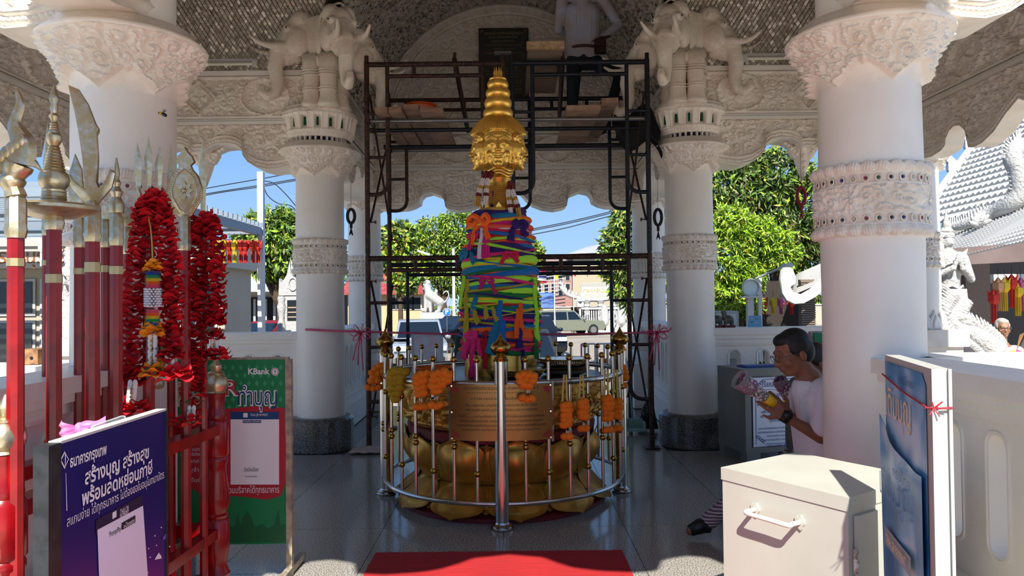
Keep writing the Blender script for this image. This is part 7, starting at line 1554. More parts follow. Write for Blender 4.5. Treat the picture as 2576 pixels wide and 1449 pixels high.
t=thing('spirit_house','small white spirit house on a post left of the temple gate','shrine',(X(1459),53,GZ)); q=at(1459,765,53); b=MB(); b.cyl((q.x,53,GZ),(q.x,53,q.z-.2),.08); b.build('post',WHT,t,True); b=MB(); b.box((q.x,53,q.z),(.45,.4,.4)); b.build('house',WHT,t); b=MB(); b.tube([(q.x,53,q.z+.2),(q.x,53,q.z+.55)],[.42,.02],4); b.build('roof',GRR,t)
# ---- cars ----
TYRE=mat('tyre_rubber','#141414',.8); CHR=mat('chrome','#b9b9b9',.15,1); CGL=mat('car_glass','#10161c',.05,spec=.7); LAMP=mat('headlamp','#c9ced0',.1); TLR=mat('tail_lamp','#a01418',.3)
def car(lab,kind,loc,heading,paint,front=True,plate=True):
    t=thing(kind,lab,'car' if kind!='pickup_truck' else 'pickup truck',loc,heading,group='parked vehicles'); L={'pickup_truck':5.2,'suv':4.7,'sedan':4.5}[kind]; W=1.82; h=L/2
    if kind=='pickup_truck': body=[(-h,.45),(-h,.98),(-h+.02,1.05),(.15,1.05),(.95,1.05),(h-.15,.98),(h-.02,.85),(h,.5),(h-.1,.32),(-h+.1,.38)]; cab_=[(-h+.05,1.03),(-h+.12,1.65),(-.3,1.74),(.25,1.70),(1.0,1.05)]; whl=(-h+1.15,h-1.0); wr=.38
    elif kind=='suv': body=[(-h,.45),(-h,1.0),(.9,1.02),(h-.15,.95),(h,.75),(h,.4),(-h+.05,.35)]; cab_=[(-h+.05,1.0),(-h+.35,1.62),(.2,1.68),(1.05,1.02)]; whl=(-h+.9,h-.9); wr=.36
    else: body=[(-h,.4),(-h,.85),(-h+.5,.92),(1.0,.88),(h-.1,.75),(h,.5),(h-.05,.28),(-h+.05,.3)]; cab_=[(-h+.35,.9),(-h+1.1,1.38),(.1,1.42),(1.05,.88)]; whl=(-h+.85,h-.9); wr=.32
    b=MB(); pf=lambda o,wd,n=1: [(x,z) for x,z in o]
    b.prism(body,(0,0,0),(1,0,0),(0,0,1),W,.03); bo=b.build('body',paint,t,30,w=False)
    b=MB(); v=[]; 
    for s in (-1,1):
        for x,z in cab_: k=(z-cab_[0][1])/.7; v.append((x,s*(W/2-.05-.14*k),z))
    n=len(cab_); b.add(v,[tuple(range(n-1,-1,-1)),tuple(range(n,2*n))]+[(i,(i+1)%n,n+(i+1)%n,n+i) for i in range(n)]); b.build('cabin',paint,t,30,w=False)
    cx=sum(p[0] for p in cab_)/n; zt_=max(p[1] for p in cab_); zb=cab_[0][1]
    for s in (-1,1):
        for a0,a1 in ((.06,.34),(.37,.62),(.65,.94)):
            x0=cab_[0][0]+.1; x1=cab_[-1][0]-.1; q=[]
            for u,top in ((a0,0),(a1,0),(a1,1),(a0,1)):
                x=x0+(x1-x0)*u; z=zb+.06 if not top else zt_-.12
                if top: xr=[p for p in cab_ if p[1]>zb+.3]; x=min(max(x,xr[0][0]+.08),xr[-1][0]-.02 if u<.9 else xr[-1][0]-.02)
                k=(z-zb)/.7; q.append((x,s*(W/2-.043-.14*k),z))
            b=MB(); b.add(q,[(0,1,2,3) if s<0 else (3,2,1,0)]); b.build('side_window',CGL,t,w=False)
    def glass(p,q,nm):
        b=MB(); P_=Vector((p[0],0,p[1]));Q_=Vector((q[0],0,q[1])); d=Q_-P_; nn=Vector((d.z,0,-d.x)).normalized()*.012; nn=nn if nn.x*(p[0]-cx)>0 else -nn
        k0=(p[1]-zb)/.7+.08;k1=(q[1]-zb)/.7-.05; a=P_+d*.08+nn; c=P_+d*.9+nn; b.add([(a.x,-(W/2-.12-.14*k0),a.z),(a.x,(W/2-.12-.14*k0),a.z),(c.x,(W/2-.12-.14*k1),c.z),(c.x,-(W/2-.12-.14*k1),c.z)],[(0,1,2,3)]); b.build(nm,CGL,t,w=False)
    glass(cab_[-1],cab_[-2],'windscreen'); glass(cab_[0],cab_[1],'rear_window')
    for x in whl:
        for s in (-1,1):
            b=MB(); b.tube([(x,s*(W/2-.2),wr),(x,s*(W/2+.015),wr)],wr,20); w_=b.build('wheel',TYRE,t,True,w=False); b=MB(); b.tube([(x,s*(W/2-.05),wr),(x,s*(W/2+.022),wr)],wr*.62,12); b.build('hub',CHR,w_,True,w=False)
    zl=body[5 if kind=='pickup_truck' else 3][1]-.16
    for s in (-1,1):
        b=MB(); b.box((h-.04,s*(W/2-.24),zl),(.12,.40,.16)); b.build('headlamp',LAMP,t,w=False); b=MB(); b.box((-h+.01,s*(W/2-.09),.85),(.06,.16,.3)); b.build('tail_lamp',TLR,t,w=False); b=MB(); b.ell((cab_[-1][0]-.15,s*(W/2+.10),zb+.1),(.07,.12,.09),None,8,6); b.build('wing_mirror',paint,t,'all',w=False)
    b=MB(); b.box((h+.005,0,zl-.02),(.05,.86,.24)); g_=b.build('grille',BLK,t,w=False); b=MB()
    for k in range(4): b.box((h+.03,0,zl-.10+.055*k),(.015,.84,.015))
    b.ell((h+.035,0,zl),(.012,.10,.045),None,12,8); b.build('grille_bars',CHR,g_,w=False,kind='stuff'); b=MB(); b.box((h+.0,0,.42),(.10,W-.2,.22)); b.build('bumper',BLK if kind!='sedan' else paint,t,w=False)
    b=MB(); b.box((h+.06,0,.5),(.012,.40,.16)); b.build('number_plate',WHT,t,w=False); return t
SLV=mat('silver_car_paint','#aab0b6',.25,.6); OLV=mat('olive_silver_paint','#8a8d79',.3,.5); DBL=mat('dark_blue_paint','#1b2430',.2,.4); BKC=mat('black_car_paint','#16181c',.2,.4); DGR=mat('dark_grey_paint','#3a3f46',.25,.5); RCP=mat('red_car_paint','#8e1b22',.25,.4)
cx=lambda px,Y:at(px,800,Y).x
car('silver pickup truck facing the shrine, parked nearest on the left','pickup_truck',(cx(1035,25),27.0,GZ),-PI/2+.14,SLV)
car('dark grey sedan behind the silver pickup truck','sedan',(cx(1088,41),42,GZ),-PI/2+.75,DGR)
car('black sport utility vehicle partly hidden by the left of the wrapped pillar','suv',(cx(1150,35),35.5,GZ),-PI/2-.75,BKC)
car('dark blue pickup truck right of the wrapped pillar','pickup_truck',(cx(1345,30),32,GZ),-PI/2+.16,DBL)
car('olive silver pickup truck with a canopy on the right of the car park','pickup_truck',(cx(1424,50),50,GZ),.42,OLV)
car('white car mostly hidden behind the olive pickup truck','sedan',(cx(1375,58),58,GZ),.2,WHT)
car('red pickup truck beyond the left balustrade','pickup_truck',(cx(672,27),27.5,GZ),-PI/2-.5,RCP)
car('dark car just visible at the right edge of the wrapped pillar, nearest','suv',(cx(1300,17),17.5,GZ),-PI/2+.1,DGR)
# notice board on stand, barricades, cone
Y=12.5; t=thing('notice_board','blank pale notice board on a stand behind the railing','board',(at(1074,870,Y).x,Y,GZ)); a=at(1038,843,Y);c=at(1112,906,Y); b=MB(); b.b2((a.x,Y,c.z),(c.x,Y+.03,a.z)); b.build('panel',mat('whiteboard','#b9bcbd',.6,noise=(8,.4,.6),col2='#c9a7a8'),t); b=MB(); b.b2((a.x-.02,Y-.01,a.z-.01),(c.x+.02,Y+.04,a.z+.02)); b.b2((a.x-.02,Y-.01,c.z-.02),(a.x,Y+.04,a.z)); b.b2((c.x,Y-.01,c.z-.02),(c.x+.02,Y+.04,a.z)); b.build('frame',ALU,t,kind='stuff')
for x in (a.x,c.x): b=MB(); b.cyl((x,Y+.02,GZ),(x,Y+.02,c.z),.02); b.build('leg',ALU,t)
t=thing('traffic_cone','red and white traffic cone in the car park','cone',(at(1455,900,17).x,17,GZ)); q=at(1455,900,17); b=MB(); b.lathe([(.16,GZ+.03),(.13,GZ+.15),(.07,GZ+.55),(.03,GZ+.8),(.01,GZ+.81)],(q.x,17,0),18); b.build('body',mat('cone_red','#c22a22',.5),t,True); b=MB(); b.lathe([(.115,GZ+.3),(.085,GZ+.46)],(q.x,17,0),18); b.build('white_stripe',WHT,t,True); b=MB(); b.box((q.x,17,GZ+.015),(.4,.4,.03)); b.build('base',BLK,t)
for i,px in enumerate((1480,1520,1560)):
    q=at(px,890,15); t=thing('barrier',f'white and red tube barrier in the car park, {ordn[i+1]} from the left','barrier',(q.x,15,GZ),group='tube barriers in the car park'); 
    for dx,mt in ((-.14,LPK),(0,WHT),(.14,WHT)): b=MB(); b.cyl((q.x+dx,15,GZ),(q.x+dx,15,.62),.018); b.build('upright',mt,t,True)
    b=MB(); b.tube([(q.x-.14,15,.62),(q.x+.14,15,.62)],.018,8); b.build('top_tube',WHT,t,True)
# crouching visitor behind the pillar
J=dict(pelvis=tuple(at(1168,900,9.6)),chest=tuple(at(1172,862,9.7)),neck=tuple(at(1180,832,9.7)),head=tuple(at(1184,806,9.7)),look=(1,.2,-.3),sh_l=tuple(at(1174,838,9.55)),sh_r=tuple(at(1180,838,9.9)),el_l=tuple(at(1186,868,9.5)),wr_l=tuple(at(1200,880,9.5)),el_r=tuple(at(1190,868,9.9)),wr_r=tuple(at(1205,880,9.9)),hip_l=tuple(at(1166,895,9.5)),hip_r=tuple(at(1172,895,9.75)),kn_l=(at(1150,930,9.35).x,9.35,.42),kn_r=(at(1190,930,9.7).x,9.7,.42),an_l=(at(1156,985,9.4).x,9.4,.07),an_r=(at(1180,985,9.7).x,9.7,.07))
person('visitor in grey shorts bending behind the wrapped pillar, mostly hidden','person',J,dict(shirt=mat('dark_green_shirt','#1f3a2c',.8),pants=mat('grey_shorts','#8b8591',.8),sleeve='short',base=0),hs=.95,vox=.014)
# power lines
WIRE=mat('wire','#1d2228',.6)
def wire(lab,pts,Y): 
    b=MB(); P=cat([tuple(at(x,y,Y)) for x,y in pts],6); b.tube(P,.028 if Y>35 else .02,5); o=b.top('power_line',WIRE,lab,'cable','overhead power lines')
for i,pts in enumerate((((380,500),(540,470),(655,450),(760,432),(900,415)),((380,512),(540,484),(655,466),(760,448),(900,430)),((380,520),(540,487),(655,470),(760,452),(900,440)))): wire(f'black overhead power line crossing the sky on the left, {ordn[i+1]} from the top',pts,40)
wire('black cable looping down from the white steel pole',((660,455),(672,490),(700,512),(735,520),(760,560)),40); wire('black cable sagging steeply right of the white steel pole',((664,455),(690,462),(720,490),(750,525),(770,545)),40)
for i,pts in enumerate((((1240,598),(1330,578),(1430,558),(1530,534),(1640,505)),((1240,602),(1330,582),(1430,562),(1530,538),(1640,510)),((1240,612),(1330,592),(1430,572),(1530,545),(1640,520)))): wire(f'black overhead power line right of the pillar, {ordn[i+1]} from the top',pts,40)
# ---- right side ----
Y=12.2; X=lambda px,Y=Y:at(px,760,Y).x; Z=lambda py,Y=Y:at(1980,py,Y).z
t=thing('shop_kiosk','dark open shop under a swept white tiled roof behind the right balustrade','kiosk',(X(2000),13.5,GZ)); b=MB(); b.b2((X(1868),14,GZ),(X(2140),16,Z(700))); b.build('back_wall',mat('painted_shop_shade','#2a231e',.9),t)  # back wall coloured dark to stand for the shade inside the shop
b=MB(); b.b2((X(2038),12.6,GZ),(X(2075),12.7,Z(702))); b.build('roller_shutter',mat('shutter','#6d6156',.6),t)
for k in range(22): b=MB(); b.b2((X(2038),12.57,Z(826-k*5.7)),(X(2075),12.61,Z(829.5-k*5.7))); b.build('slat',mat('shutter','#6d6156',.6),t)
b=MB(); KC=(at(1990,744,12.2),at(2120,690,12.2),at(2150,625,14.5),at(2004,690,14.5))
P=[[tuple(bil(u,v,KC)) for u in np.linspace(0,1,8)] for v in np.linspace(0,1,8)]
for v in ():P.append([(X(1985)+(X(2160)-X(1985))*u+ .0,12.2+3.2*v,Z(742)-.25+1.0*u*(1.1)*.9+1.15*v*(.35+.65*u)) for u in np.linspace(0,1,10)])
b.grid(np.array(P)); b.build('roof_slope',mat('white_roof_tiles','#9d9c96',.6),t,'all'); M_T=mat('white_roof_tiles','#fff')
for v in range(12):
    b=MB(); b.tube([bil(u,v/12,KC)+Vector((0,0,.012)) for u in np.linspace(0,1,6)],.018,5); b.build('tile_course',M_T,t,'all')
b=MB(); ol=[(1974,668),(1990,674),(1999,695),(1998,712),(1985,722),(1992,735),(2015,742),(2040,728),(2080,690),(2085,720),(2050,748),(2020,764),(1996,766),(1975,756),(1964,738),(1960,700),(1964,680)]
q=at(1990,720,12.1); b.prism([(at(x,y,12.1).x-q.x,at(x,y,12.1).z-q.z) for x,y in ol][::-1],q,(1,0,0),(0,0,1),.10,.04); b.build('swept_fascia',WHT,t,30)
for px,mt,l in ((1922,LR,'red'),(1945,LY,'yellow'),(1990,LR,'second red'),(1965,LPK,'pink')): lantern(l+' paper lantern inside the dark shop kiosk',px,765,13.4,.26,mt,'lanterns in the kiosk',.6)
t=thing('display_case','white framed display case on the ground behind the stone figurines','case',(X(1820,8.3),8.35,GZ)); b=MB(); a=at(1778,783,8.3);c=at(1859,835,8.3); b.b2((a.x,8.3,GZ),(c.x,8.6,a.z)); b.build('cabinet',ALU,t); b=MB(); b.b2((a.x+.02,8.28,c.z-.3),(c.x-.03,8.3,a.z-.03)); b.build('panel',mat('pale_panel','#cfcfcb',.6),t)
STN=mat('mossy_stone','#6d655b',.9,noise=(25,.4,.6),col2='#3c4a3c',bump=(50,.8,.01))
for i,px in enumerate((1803,1831)):
    q=at(px,829,7.7); t=thing('stone_figurine',('left' if i==0 else 'right')+' weathered stone animal figurine on the right balustrade','figurine',(q.x,7.7,1.205)); x=q.x; pr=[('e',(x+.01,7.7,1.29),(.05,.045,.045)),('c',(x-.03,7.7,1.30),(x-.035,7.7,1.36),.03,.024),('e',(x-.042,7.7,1.365),(.03,.022,.022)),('c',(x-.03,7.68,1.28),(x-.035,7.68,1.23),.018,.016),('c',(x+.035,7.68,1.28),(x+.04,7.68,1.23),.022,.018),('c',(x-.02,7.72,1.28),(x-.02,7.72,1.23),.018,.016),('c',(x-.05,7.7,1.36),(x-.055,7.7,1.325),.012,.01),('c',(x+.045,7.72,1.28),(x+.045,7.72,1.23),.02,.018)]
    link('body',offset_mesh(organic(pr,.006,STN,2),(x,7.7,1.205)),t); b=MB(); b.b2((x-.065,7.65,1.206),(x+.065,7.75,1.228)); b.build('base',mat('dull_red_base','#6a2f28',.8),t)
q=at(1899,828,7.72); t=thing('brochure','blue travel brochure propped on the right balustrade','brochure',(q.x,7.72,1.206)); b=MB(); z0=1.207; z1=at(1899,794,7.75).z; x0=at(1880,828,7.72).x;x1=at(1915,828,7.72).x
b.mi=0; b.add([(x0,7.70,z0),(x1,7.70,z0),(x1+.02,7.78,z1),(x0+.04,7.78,z1),(x0,7.706,z0),(x1,7.706,z0),(x1+.02,7.786,z1),(x0+.04,7.786,z1)],[(0,1,2,3),(7,6,5,4)]); b.build('cover',mat('sky_print','#6fa9d0',.4),t); b=MB()
for u,v,mi in ((.3,.35,0),(.62,.3,1),(.35,.65,1),(.7,.6,0)): 
    c=Vector((x0+.02,7.70,z0)).lerp(Vector((x1,7.70,z0)),u)+Vector((0,.08*v-.002,(z1-z0)*v)); b.mi=mi; b.add([c+Vector((-.017,0,-.015)),c+Vector((.017,0,-.015)),c+Vector((.017,.008,.015)),c+Vector((-.017,.008,.015))],[(0,1,2,3)])
b.build('printed_photos',[mat('print_green2','#4a7a50',.5),WHT],t,kind='stuff')
t=thing('round_sign','white post carrying a round sign and a T-shaped top beside the kiosk','sign',(X(1900),12,GZ)); q=at(1889,724,11.9); b=MB(); b.tube([q,q+Vector((0,.06,0))],.13,24); b.build('disc',mat('pale_disc','#c5d3cf',.3),t,True); b=MB(); b.tube([q+Vector((.135*math.cos(a),-.01,.135*math.sin(a))) for a in np.linspace(0,2*PI,25)],.018,6,caps=False); b.build('rim',WHT,t,'all')
b=MB(); b.b2((X(1898),12,GZ),(X(1907),12.06,Z(698,12))); b.build('post',WHT,t); b=MB(); a=at(1865,745,11.9);c=at(1914,748,11.9); b.b2((a.x,11.8,a.z-.03),(c.x,12,a.z)); b.b2((at(1886,748,11.9).x-.05,11.85,GZ),(at(1886,748,11.9).x+.05,11.95,a.z)); b.build('t_stand',WHT,t)
b=MB(); b.tube([at(1903,700,12),at(1945,682,11.7),at(1986,662,11.4)],.018,6); b.build('arm',ALU,t,True); b=MB(); b.box(at(1980,668,11.4),(.12,.2,.05)); b.build('lamp_head',ALU,t)
# temple hall, right
hl=thing('temple_hall','white tiled temple hall with layered roofs and open porch on the far right','building',(6.5,13,GZ))
B00,B10,B11,B01=at(2300,572,15),at(2900,440,11),at(3100,-150,14.5),at(2640,105,20)
def bil(u,v,C): return (C[0]*(1-u)+C[1]*u)*(1-v)+(C[3]*(1-u)+C[2]*u)*v
C1=(B00,B10,B11,B01); nU,nV=34,34
b=MB(); b.grid(np.array([[tuple(bil(u,v,C1)+Vector((0,.03,-.015))) for u in np.linspace(0,1,12)] for v in np.linspace(0,1,12)])); b.build('upper_roof',mat('roof_underlay','#9d9c98',.8),hl)
MTI=mat('white_glazed_tile','#b2b3b3',.4)
b=MB(); b.add([(-.5,0,0),(-.1,0,.3),(.35,0,.6),(.5,0,.1),(.5,1.12,-.2),(-.5,1.12,-.3),(-.5,-.04,-.35),(.5,-.04,-.25)],[(0,1,5),(1,2,4,5),(2,3,4),(6,7,3,2,1,0),(6,5,4,7)]); mt_=b.mesh('tile',MTI); TV=[tuple(q) for q in b.v[0]]; TF=list(b.f); RST=MB(); ntl=0
off=woff(hl)
for j in range(nV):
    for i in range(nU):
        u=(i+.5+(.5 if j%2 else 0))/nU; v=j/nV
        if u>1: continue
        p=bil(u,v,C1); du=(bil(u+.5/nU,v,C1)-bil(u-.5/nU,v,C1)); dv=bil(u,v+1/nV,C1)-p; n=du.cross(dv).normalized(); n=n if n.y<0 else -n
        vv=p-EYE; dz_=vv.dot(fw); sx3=1288+F*vv.dot(rr)/dz_; sy3=724.5-F*vv.dot(uu)/dz_; M4=Matrix.Identity(4)
        for a in range(3): M4[a][0]=du[a];M4[a][1]=dv[a];M4[a][2]=n[a]*.10;M4[a][3]=p[a]-off[a]
        if 2330<sx3<2585 and 300<sy3<575 and ntl<300: ntl+=1; o=link('tile',mt_,hl); o.matrix_local=M4
        else: RST.add([tuple(M4@Vector(q)+off) for q in TV],TF)
RST.build('remaining_tiles',MTI,hl,kind='stuff')
b=MB(); b.tube([bil(-.01,v,C1)+Vector((0,-.05,.02)) for v in np.linspace(-.02,1.02,6)],.085,8); b.build('verge_board',WHT,hl,True)
fo_=[(0,0),(.05,.18),(-.03,.3),(.07,.36),(.0,.52),(.10,.48),(.13,.66),(.17,.48),(.26,.42),(.17,.34),(.28,.2),(.2,.12),(.22,0)]
for k in range(9): p=bil(-.02,.02+k*.112,C1); b=MB(); b.prism([(x-.1,z*1.1) for x,z in fo_],p,(1,0,0),(-.25,0,1),.08,.08); b.build('flame_finial',WO,hl,30)
C2=(at(2372,662,10.5),at(2800,560,8.6),at(2800,420,10.8),at(2385,600,12.6))
b=MB(); b.add([tuple(bil(u,v,C2)) for u,v in ((0,0),(1,0),(1,1),(0,1))],[(0,1,2,3)]); b.build('lower_roof',mat('roof_underlay','#9d9c98',.8),hl)
b=MB(); nU,nV=46,12
for j in range(nV):
    for i in range(nU):
        u=(i+.5*(j%2))/nU; v=j/nV; p=bil(u,v,C2); du=(bil(u+1/nU,v,C2)-p)*.92; dv=(bil(u,v+1/nV,C2)-p)*1.1; n=du.cross(dv).normalized()*.03; n=n if n.z>0 else -n
        b.add([p+n,p+du*.5+n*1.9,p+du+n,p+du+dv+n*.2,p+dv+n*.2,p-n*.3,p+du-n*.3],[(0,1,2,3,4),(5,6,2,1,0)])
b.build('lower_roof_tiles',MTI,hl,kind='stuff')
b=MB(); b.tube([C2[3]+Vector((0,0,.05)),C2[2]+Vector((0,0,.05))],.10,8); b.build('ridge_strip',WHT,hl,True)
PKS=mat('pinkish_stone','#a18c86',.7,noise=(3,.35,.65),col2='#8f7a74'); b=MB(); a=C2[0];c=C2[1]; d=(c-a); m=(a+c)/2; b.box(m+Vector((0,.1,-.10)),(d.length,.10,.24),(0,-math.asin(d.z/d.length)*0,math.atan2(d.y,d.x))); b.build('eave_beam',PKS,hl)
PGR=mat('brown_granite_pillar','#76604f',.35,noise=(60,.4,.6),col2='#57453a'); 
for px0,px1,Y in ((2400,2432,12.4),(2430,2492,11.8)): b=MB(); b.b2((at(px0,760,Y).x,Y,GZ),(at(px1,760,Y).x,Y+.4,at(px0,660,Y).z)); b.build('pillar',PGR if px0>2420 else PKS,hl)
b=MB(); b.b2((at(2395,760,15.5).x,15.5,GZ),(at(2900,760,15.5).x,15.7,3)); b.build('porch_back_wall',mat('porch_back','#4a4441',.8),hl)
b=MB(); b.b2((at(2500,700,13.5).x,13.5,at(2500,712,13.5).z),(at(2700,700,13.5).x,13.6,at(2500,690,13.5).z)); b.build('porch_beam',WHT,hl)
for px,mt,l,dy in ((2499,LR,'dark red, leftmost',30),(2511,LOR,'peach coloured',0),(2527,LY,'yellow',0),(2545,LR,'large red',-8),(2568,LPK,'pink purple',0),(2560,LY,'yellow, hanging behind the pink one',12)): lantern(l+' paper lantern in the temple porch' ,px,724+dy,10.6,.30,mt,'lanterns in the temple porch',1.1)
q=at(2420,768,12.3); t=thing('no_smoking_sign','yellow no smoking sign on the temple hall pillar','sign',tuple(q)); b=MB(); b.box(q,(.085,.012,.13)); b.build('plate',LY,t); b=MB(); b.tube([q+Vector((.028*math.cos(a),-.01,.015+.028*math.sin(a))) for a in np.linspace(0,2*PI,21)],.005,5,caps=False); b.tube([q+Vector((-.02,-.01,.035)),q+Vector((.02,-.01,-.005))],.004,5); b.build('red_ring',LR,t); b=MB(); b.box(q+Vector((0,-.01,.015)),(.03,.004,.007)); b.build('cigarette',BLK,t)
# naga on the roof ridge
t=thing('naga_sculpture','white scaled naga sculpture winding along the lower roof of the temple hall','sculpture',tuple(at(2440,580,11.9))); P=cat([tuple(at(x,y,Y_)) for x,y,Y_ in ((2372,572,12.4),(2410,568,12.2),(2450,556,12),(2500,535,11.8),(2545,512,11.5),(2570,480,11.4),(2562,430,11.4),(2548,400,11.4),(2556,372,11.4),(2572,368,11.4))],6); b=MB(); n=len(P); b.tube(P,[.05+.11*math.sin(min(1,k/n*1.6)*PI/2)*(1-.45*max(0,k/n-.6)/.4) for k in range(n)],10,caps=True); b.build('body',WO,t,'all')
b=MB(); 
for i in range(2,n-2,1): d=(P[i+1]-P[i]).normalized(); b.tube([P[i],P[i]+Vector((-d.z*.2,0,abs(d.x)*.26+.03))],[.05,.004],5)
b.build('crest',WO,t,kind='stuff'); b=MB(); q=at(2462,565,11.7); [b.tube([q,q+Vector((.18*math.cos(a),-.05,.22*math.sin(a)))],[.09,.02],6) for a in np.linspace(0.3,3.0,7)]; b.build('collar',WO,t,'all')
# deva statues
def deva(lab,cx,Y,zb,H_,face):
    t=thing('deity_statue',lab,'statue',(cx,Y,zb)); k=H_/1.75; v=lambda x,y,z:(cx+x*k*face,Y+y*k,zb+z*k)
    pr=[('c',v(0,0,.05),v(0,0,.55),.20*k,.15*k),('c',v(0,0,.5),v(0,0,.85),.18*k,.15*k),('c',v(0,0,.85),v(0,0,1.2),.13*k,.17*k),('c',v(-.15,0,1.25),v(.15,0,1.25),.08*k,.08*k),('c',v(0,0,1.25),v(0,0,1.38),.06*k,.055*k),('e',v(0,-.02,1.44),(.075*k,.085*k,.10*k)),('c',v(0,-.10,1.44),v(0,-.11,1.42),.015*k,.02*k)]
    for s in (-1,1): pr+=[('c',v(s*.2,0,1.24),v(s*.27,-.04,.98),.065*k,.05*k),('c',v(s*.27,-.04,.98),v(s*.05,-.22,1.12),.045*k,.035*k),('c',v(s*.05,-.22,1.10),v(s*.012,-.25,1.28),.03*k,.015*k),('c',v(s*.19,0,1.26),v(s*.26,.0,1.36),.045*k,.01*k)]
    link('body',offset_mesh(organic(pr,.014*k,WO,3),(cx,Y,zb)),t)
    b=MB(); b.lathe([(.09*k,0),(.10*k,.03*k),(.075*k,.06*k),(.085*k,.08*k),(.05*k,.13*k),(.055*k,.15*k),(.03*k,.22*k),(.003,.36*k)],v(0,0,1.50),16); b.build('crown',WO,t,True)
    b=MB(); 
    for z,r in ((.88,.165),(.80,.175),(.62,.18),(.40,.19),(.35,.195),(1.16,.18)): b.tube([Vector(v(0,0,z))+Vector((r*k*math.cos(a),r*k*math.sin(a),.02*math.sin(a*6))) for a in np.linspace(0,2*PI,25)],.014*k,6,caps=False)
    b.build('belts_and_bracelets',WO,t,'all',kind='stuff'); b=MB(); b.prism([(-.12*k,0),(-.15*k,-.35*k),(-.05*k,-.55*k),(0,-.6*k),(.05*k,-.55*k),(.15*k,-.35*k),(.12*k,0)],v(0,-.19,.86),(1,0,0),(0,0,1),.03*k,.1); b.build('apron',WO,t,30); b=MB(); b.lathe([(.36*k,-.25*k),(.34*k,-.12*k),(.28*k,-.1*k),(.30*k,0),(.22*k,.06*k)],v(0,0,0),20); b.build('pedestal',WO,t,True)
q=at(2382,640,9.0); deva('white crowned deity statue with joined hands behind the right outer column',q.x,9.0,.75,1.72,1); q=at(178,700,8.6); deva('white deity statue standing in the sun behind the red weapon shafts, left',q.x,8.6,.85,1.45,1)
for l,cx_,Y,zb in (('white rock mound under the left deity statue',-5.4,8.8,GZ),('white pier under the right deity statue',at(2382,640,9.0).x,9.0,GZ)):
    t=thing('statue_base',l,'base',(cx_,Y,zb)); b=MB(); b.lathe([(.38,zb),(.36,zb+.4),(.34,zb+.9),(.32,.55)],(cx_,Y,0),9); b.build('pier',WO,t); b=MB(); b.lathe([(.40,.5),(.42,.56),(.36,.60)],(cx_,Y,0),20); b.build('top_moulding',WO,t,True)
# naga beside the right column
t=thing('naga_sculpture','white carved naga tail with curling crest beside the old man','sculpture',tuple(at(2440,860,8.6))); NP=lambda x,y:tuple(at(x,y,8.5)); P=cat([NP(2500,888),NP(2475,862),NP(2440,838),NP(2408,826),NP(2388,800),NP(2398,770),NP(2412,745)],5); n=len(P); b=MB(); b.tube(P,[.17-.13*k/n for k in range(n)],10); b.build('body',WO,t,'all'); b=MB()
for i in range(1,n-1):
    for s in (-1,1): d=(P[i+1]-P[i]).normalized(); b.tube(cat([P[i],P[i]+Vector((-d.z*.12*s,-.08,d.x*.12*s)),P[i]+Vector((-d.z*.18*s-.05,-.08,d.x*.18*s+.05))],3),[.05,.045,.04,.03,.02,.014,.006],6)
b.build('scales',WO,t,'all',kind='stuff'); b=MB()
for x0,x1,x2 in ((2405,2432,2428),(2432,2445,2436)): b.tube(cat([NP(x0+15,838),NP(x1-4,810),NP(x2,775)],4),[.07,.065,.06,.05,.04,.03,.02,.012,.004],8,flat=.5)
b.build('horns',WO,t,'all')
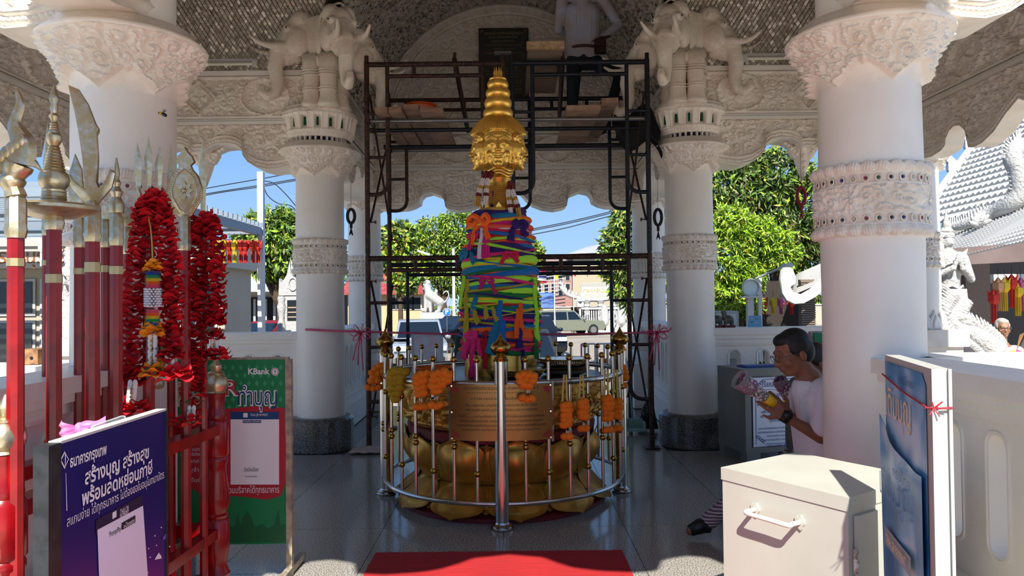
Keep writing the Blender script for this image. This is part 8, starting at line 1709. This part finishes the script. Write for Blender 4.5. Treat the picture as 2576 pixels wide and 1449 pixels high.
# people at the right
q=lambda x,y,Y=8.9:tuple(at(x,y,Y)); SK2=mat('skin_brown','#9a6d50',.55,noise=(6,.3,.7),col2='#8a5f45'); GH=mat('grey_hair','#a39c94',.8,bump=(90,.7,.006))
def om(t,V,M_,o):
    b=MB()
    for s in (-1,1): b.tube([o+M_@(Vector((s*(.034+.026*math.cos(a)),-.108,.006+.018*math.sin(a)))*.98) for a in np.linspace(0,2*PI,15)],.003,5,caps=False); b.tube([o+M_@Vector((s*.06,-.10,.01)),o+M_@Vector((s*.08,0,.0))],.003,5)
    b.tube([o+M_@Vector((-.008,-.108,.008)),o+M_@Vector((.008,-.108,.008))],.003,5); b.build('eyeglasses',mat('thin_metal','#6a6662',.3,.8),t)
J=dict(pelvis=q(2525,1010),chest=q(2522,925),neck=q(2522,872),head=q(2522,826,8.85),look=(-.25,-1,0),sh_l=q(2560,885),sh_r=q(2487,885),el_l=q(2575,945),wr_l=q(2562,915,8.6),el_r=q(2476,950),wr_r=q(2500,960,8.6),hip_l=q(2540,1015),hip_r=q(2510,1015),kn_l=q(2545,1100),kn_r=q(2505,1100),an_l=q(2548,1205),an_r=q(2502,1205))
t=person('grey-haired man in glasses and white shirt holding incense, far right','person',J,dict(shirt=mat('white_shirt','#d3d4d8',.8,bump=(14,.4,.02)),pants=mat('dark_trousers','#1c1c20',.8),sleeve='short',base=GZ),hs=.98,skin=SK2,extra=om,vox=.012)
for ch in t.children:
    if ch.name.startswith('hair'): ch.data.materials[0]=GH
c=Vector(q(2556,885,8.5)); t=thing('incense_bundle','bundle of incense sticks with yellow and pink flowers held by the grey-haired man','incense',tuple(c)); b=MB(); [b.tube([c,c+Vector((.05+.01*k,0,.20+.004*k))],.003,4) for k in range(6)]; b.build('sticks',mat('incense_brown','#8a6238',.8),t); b=MB(); [b.ell(c+Vector((dx,-.02,-.01+dz)),.025,None,8,6) for dx,dz in ((-.06,0),(-.03,.01),(.06,0),(.04,-.01))]; b.build('yellow_flowers',LY,t,'all'); b=MB(); b.ell(c+Vector((0,-.03,.0)),(.035,.03,.025),None,8,6); b.build('pink_flower',mat('hot_pink_flower','#d8347a',.7),t,'all')
J=dict(pelvis=q(2425,960),chest=q(2425,890),neck=q(2430,845),head=q(2436,808,8.95),look=(1,.5,-.2),sh_l=q(2405,855),sh_r=q(2450,855),el_l=q(2398,872,8.8),wr_l=q(2418,878,8.7),el_r=q(2460,900),wr_r=q(2450,920),hip_l=q(2415,965),hip_r=q(2435,965))
person('black-haired person in a striped top half hidden by the naga tail','person',J,dict(shirt=mat('pale_striped_top','#c5b8b8',.8),pants=DENIM,sleeve='short',base=GZ),hs=1.0,skin=SK2,vox=.014)
# green hedge masses closing the horizon
for i,(x,Y,l) in enumerate(((-34,62,'long white boundary wall far left'),(24,66,'long white boundary wall far right'))):
    t=thing('boundary_wall',l,'wall',(x,Y,GZ)); t['kind']='thing'; b=MB(); b.b2((x-26,Y,GZ),(x+16,Y+.3,.9)); b.build('masonry',CR,t); b=MB(); b.b2((x-26,Y-.1,.9),(x+16,Y+.4,1.0)); b.build('coping',WHT,t)
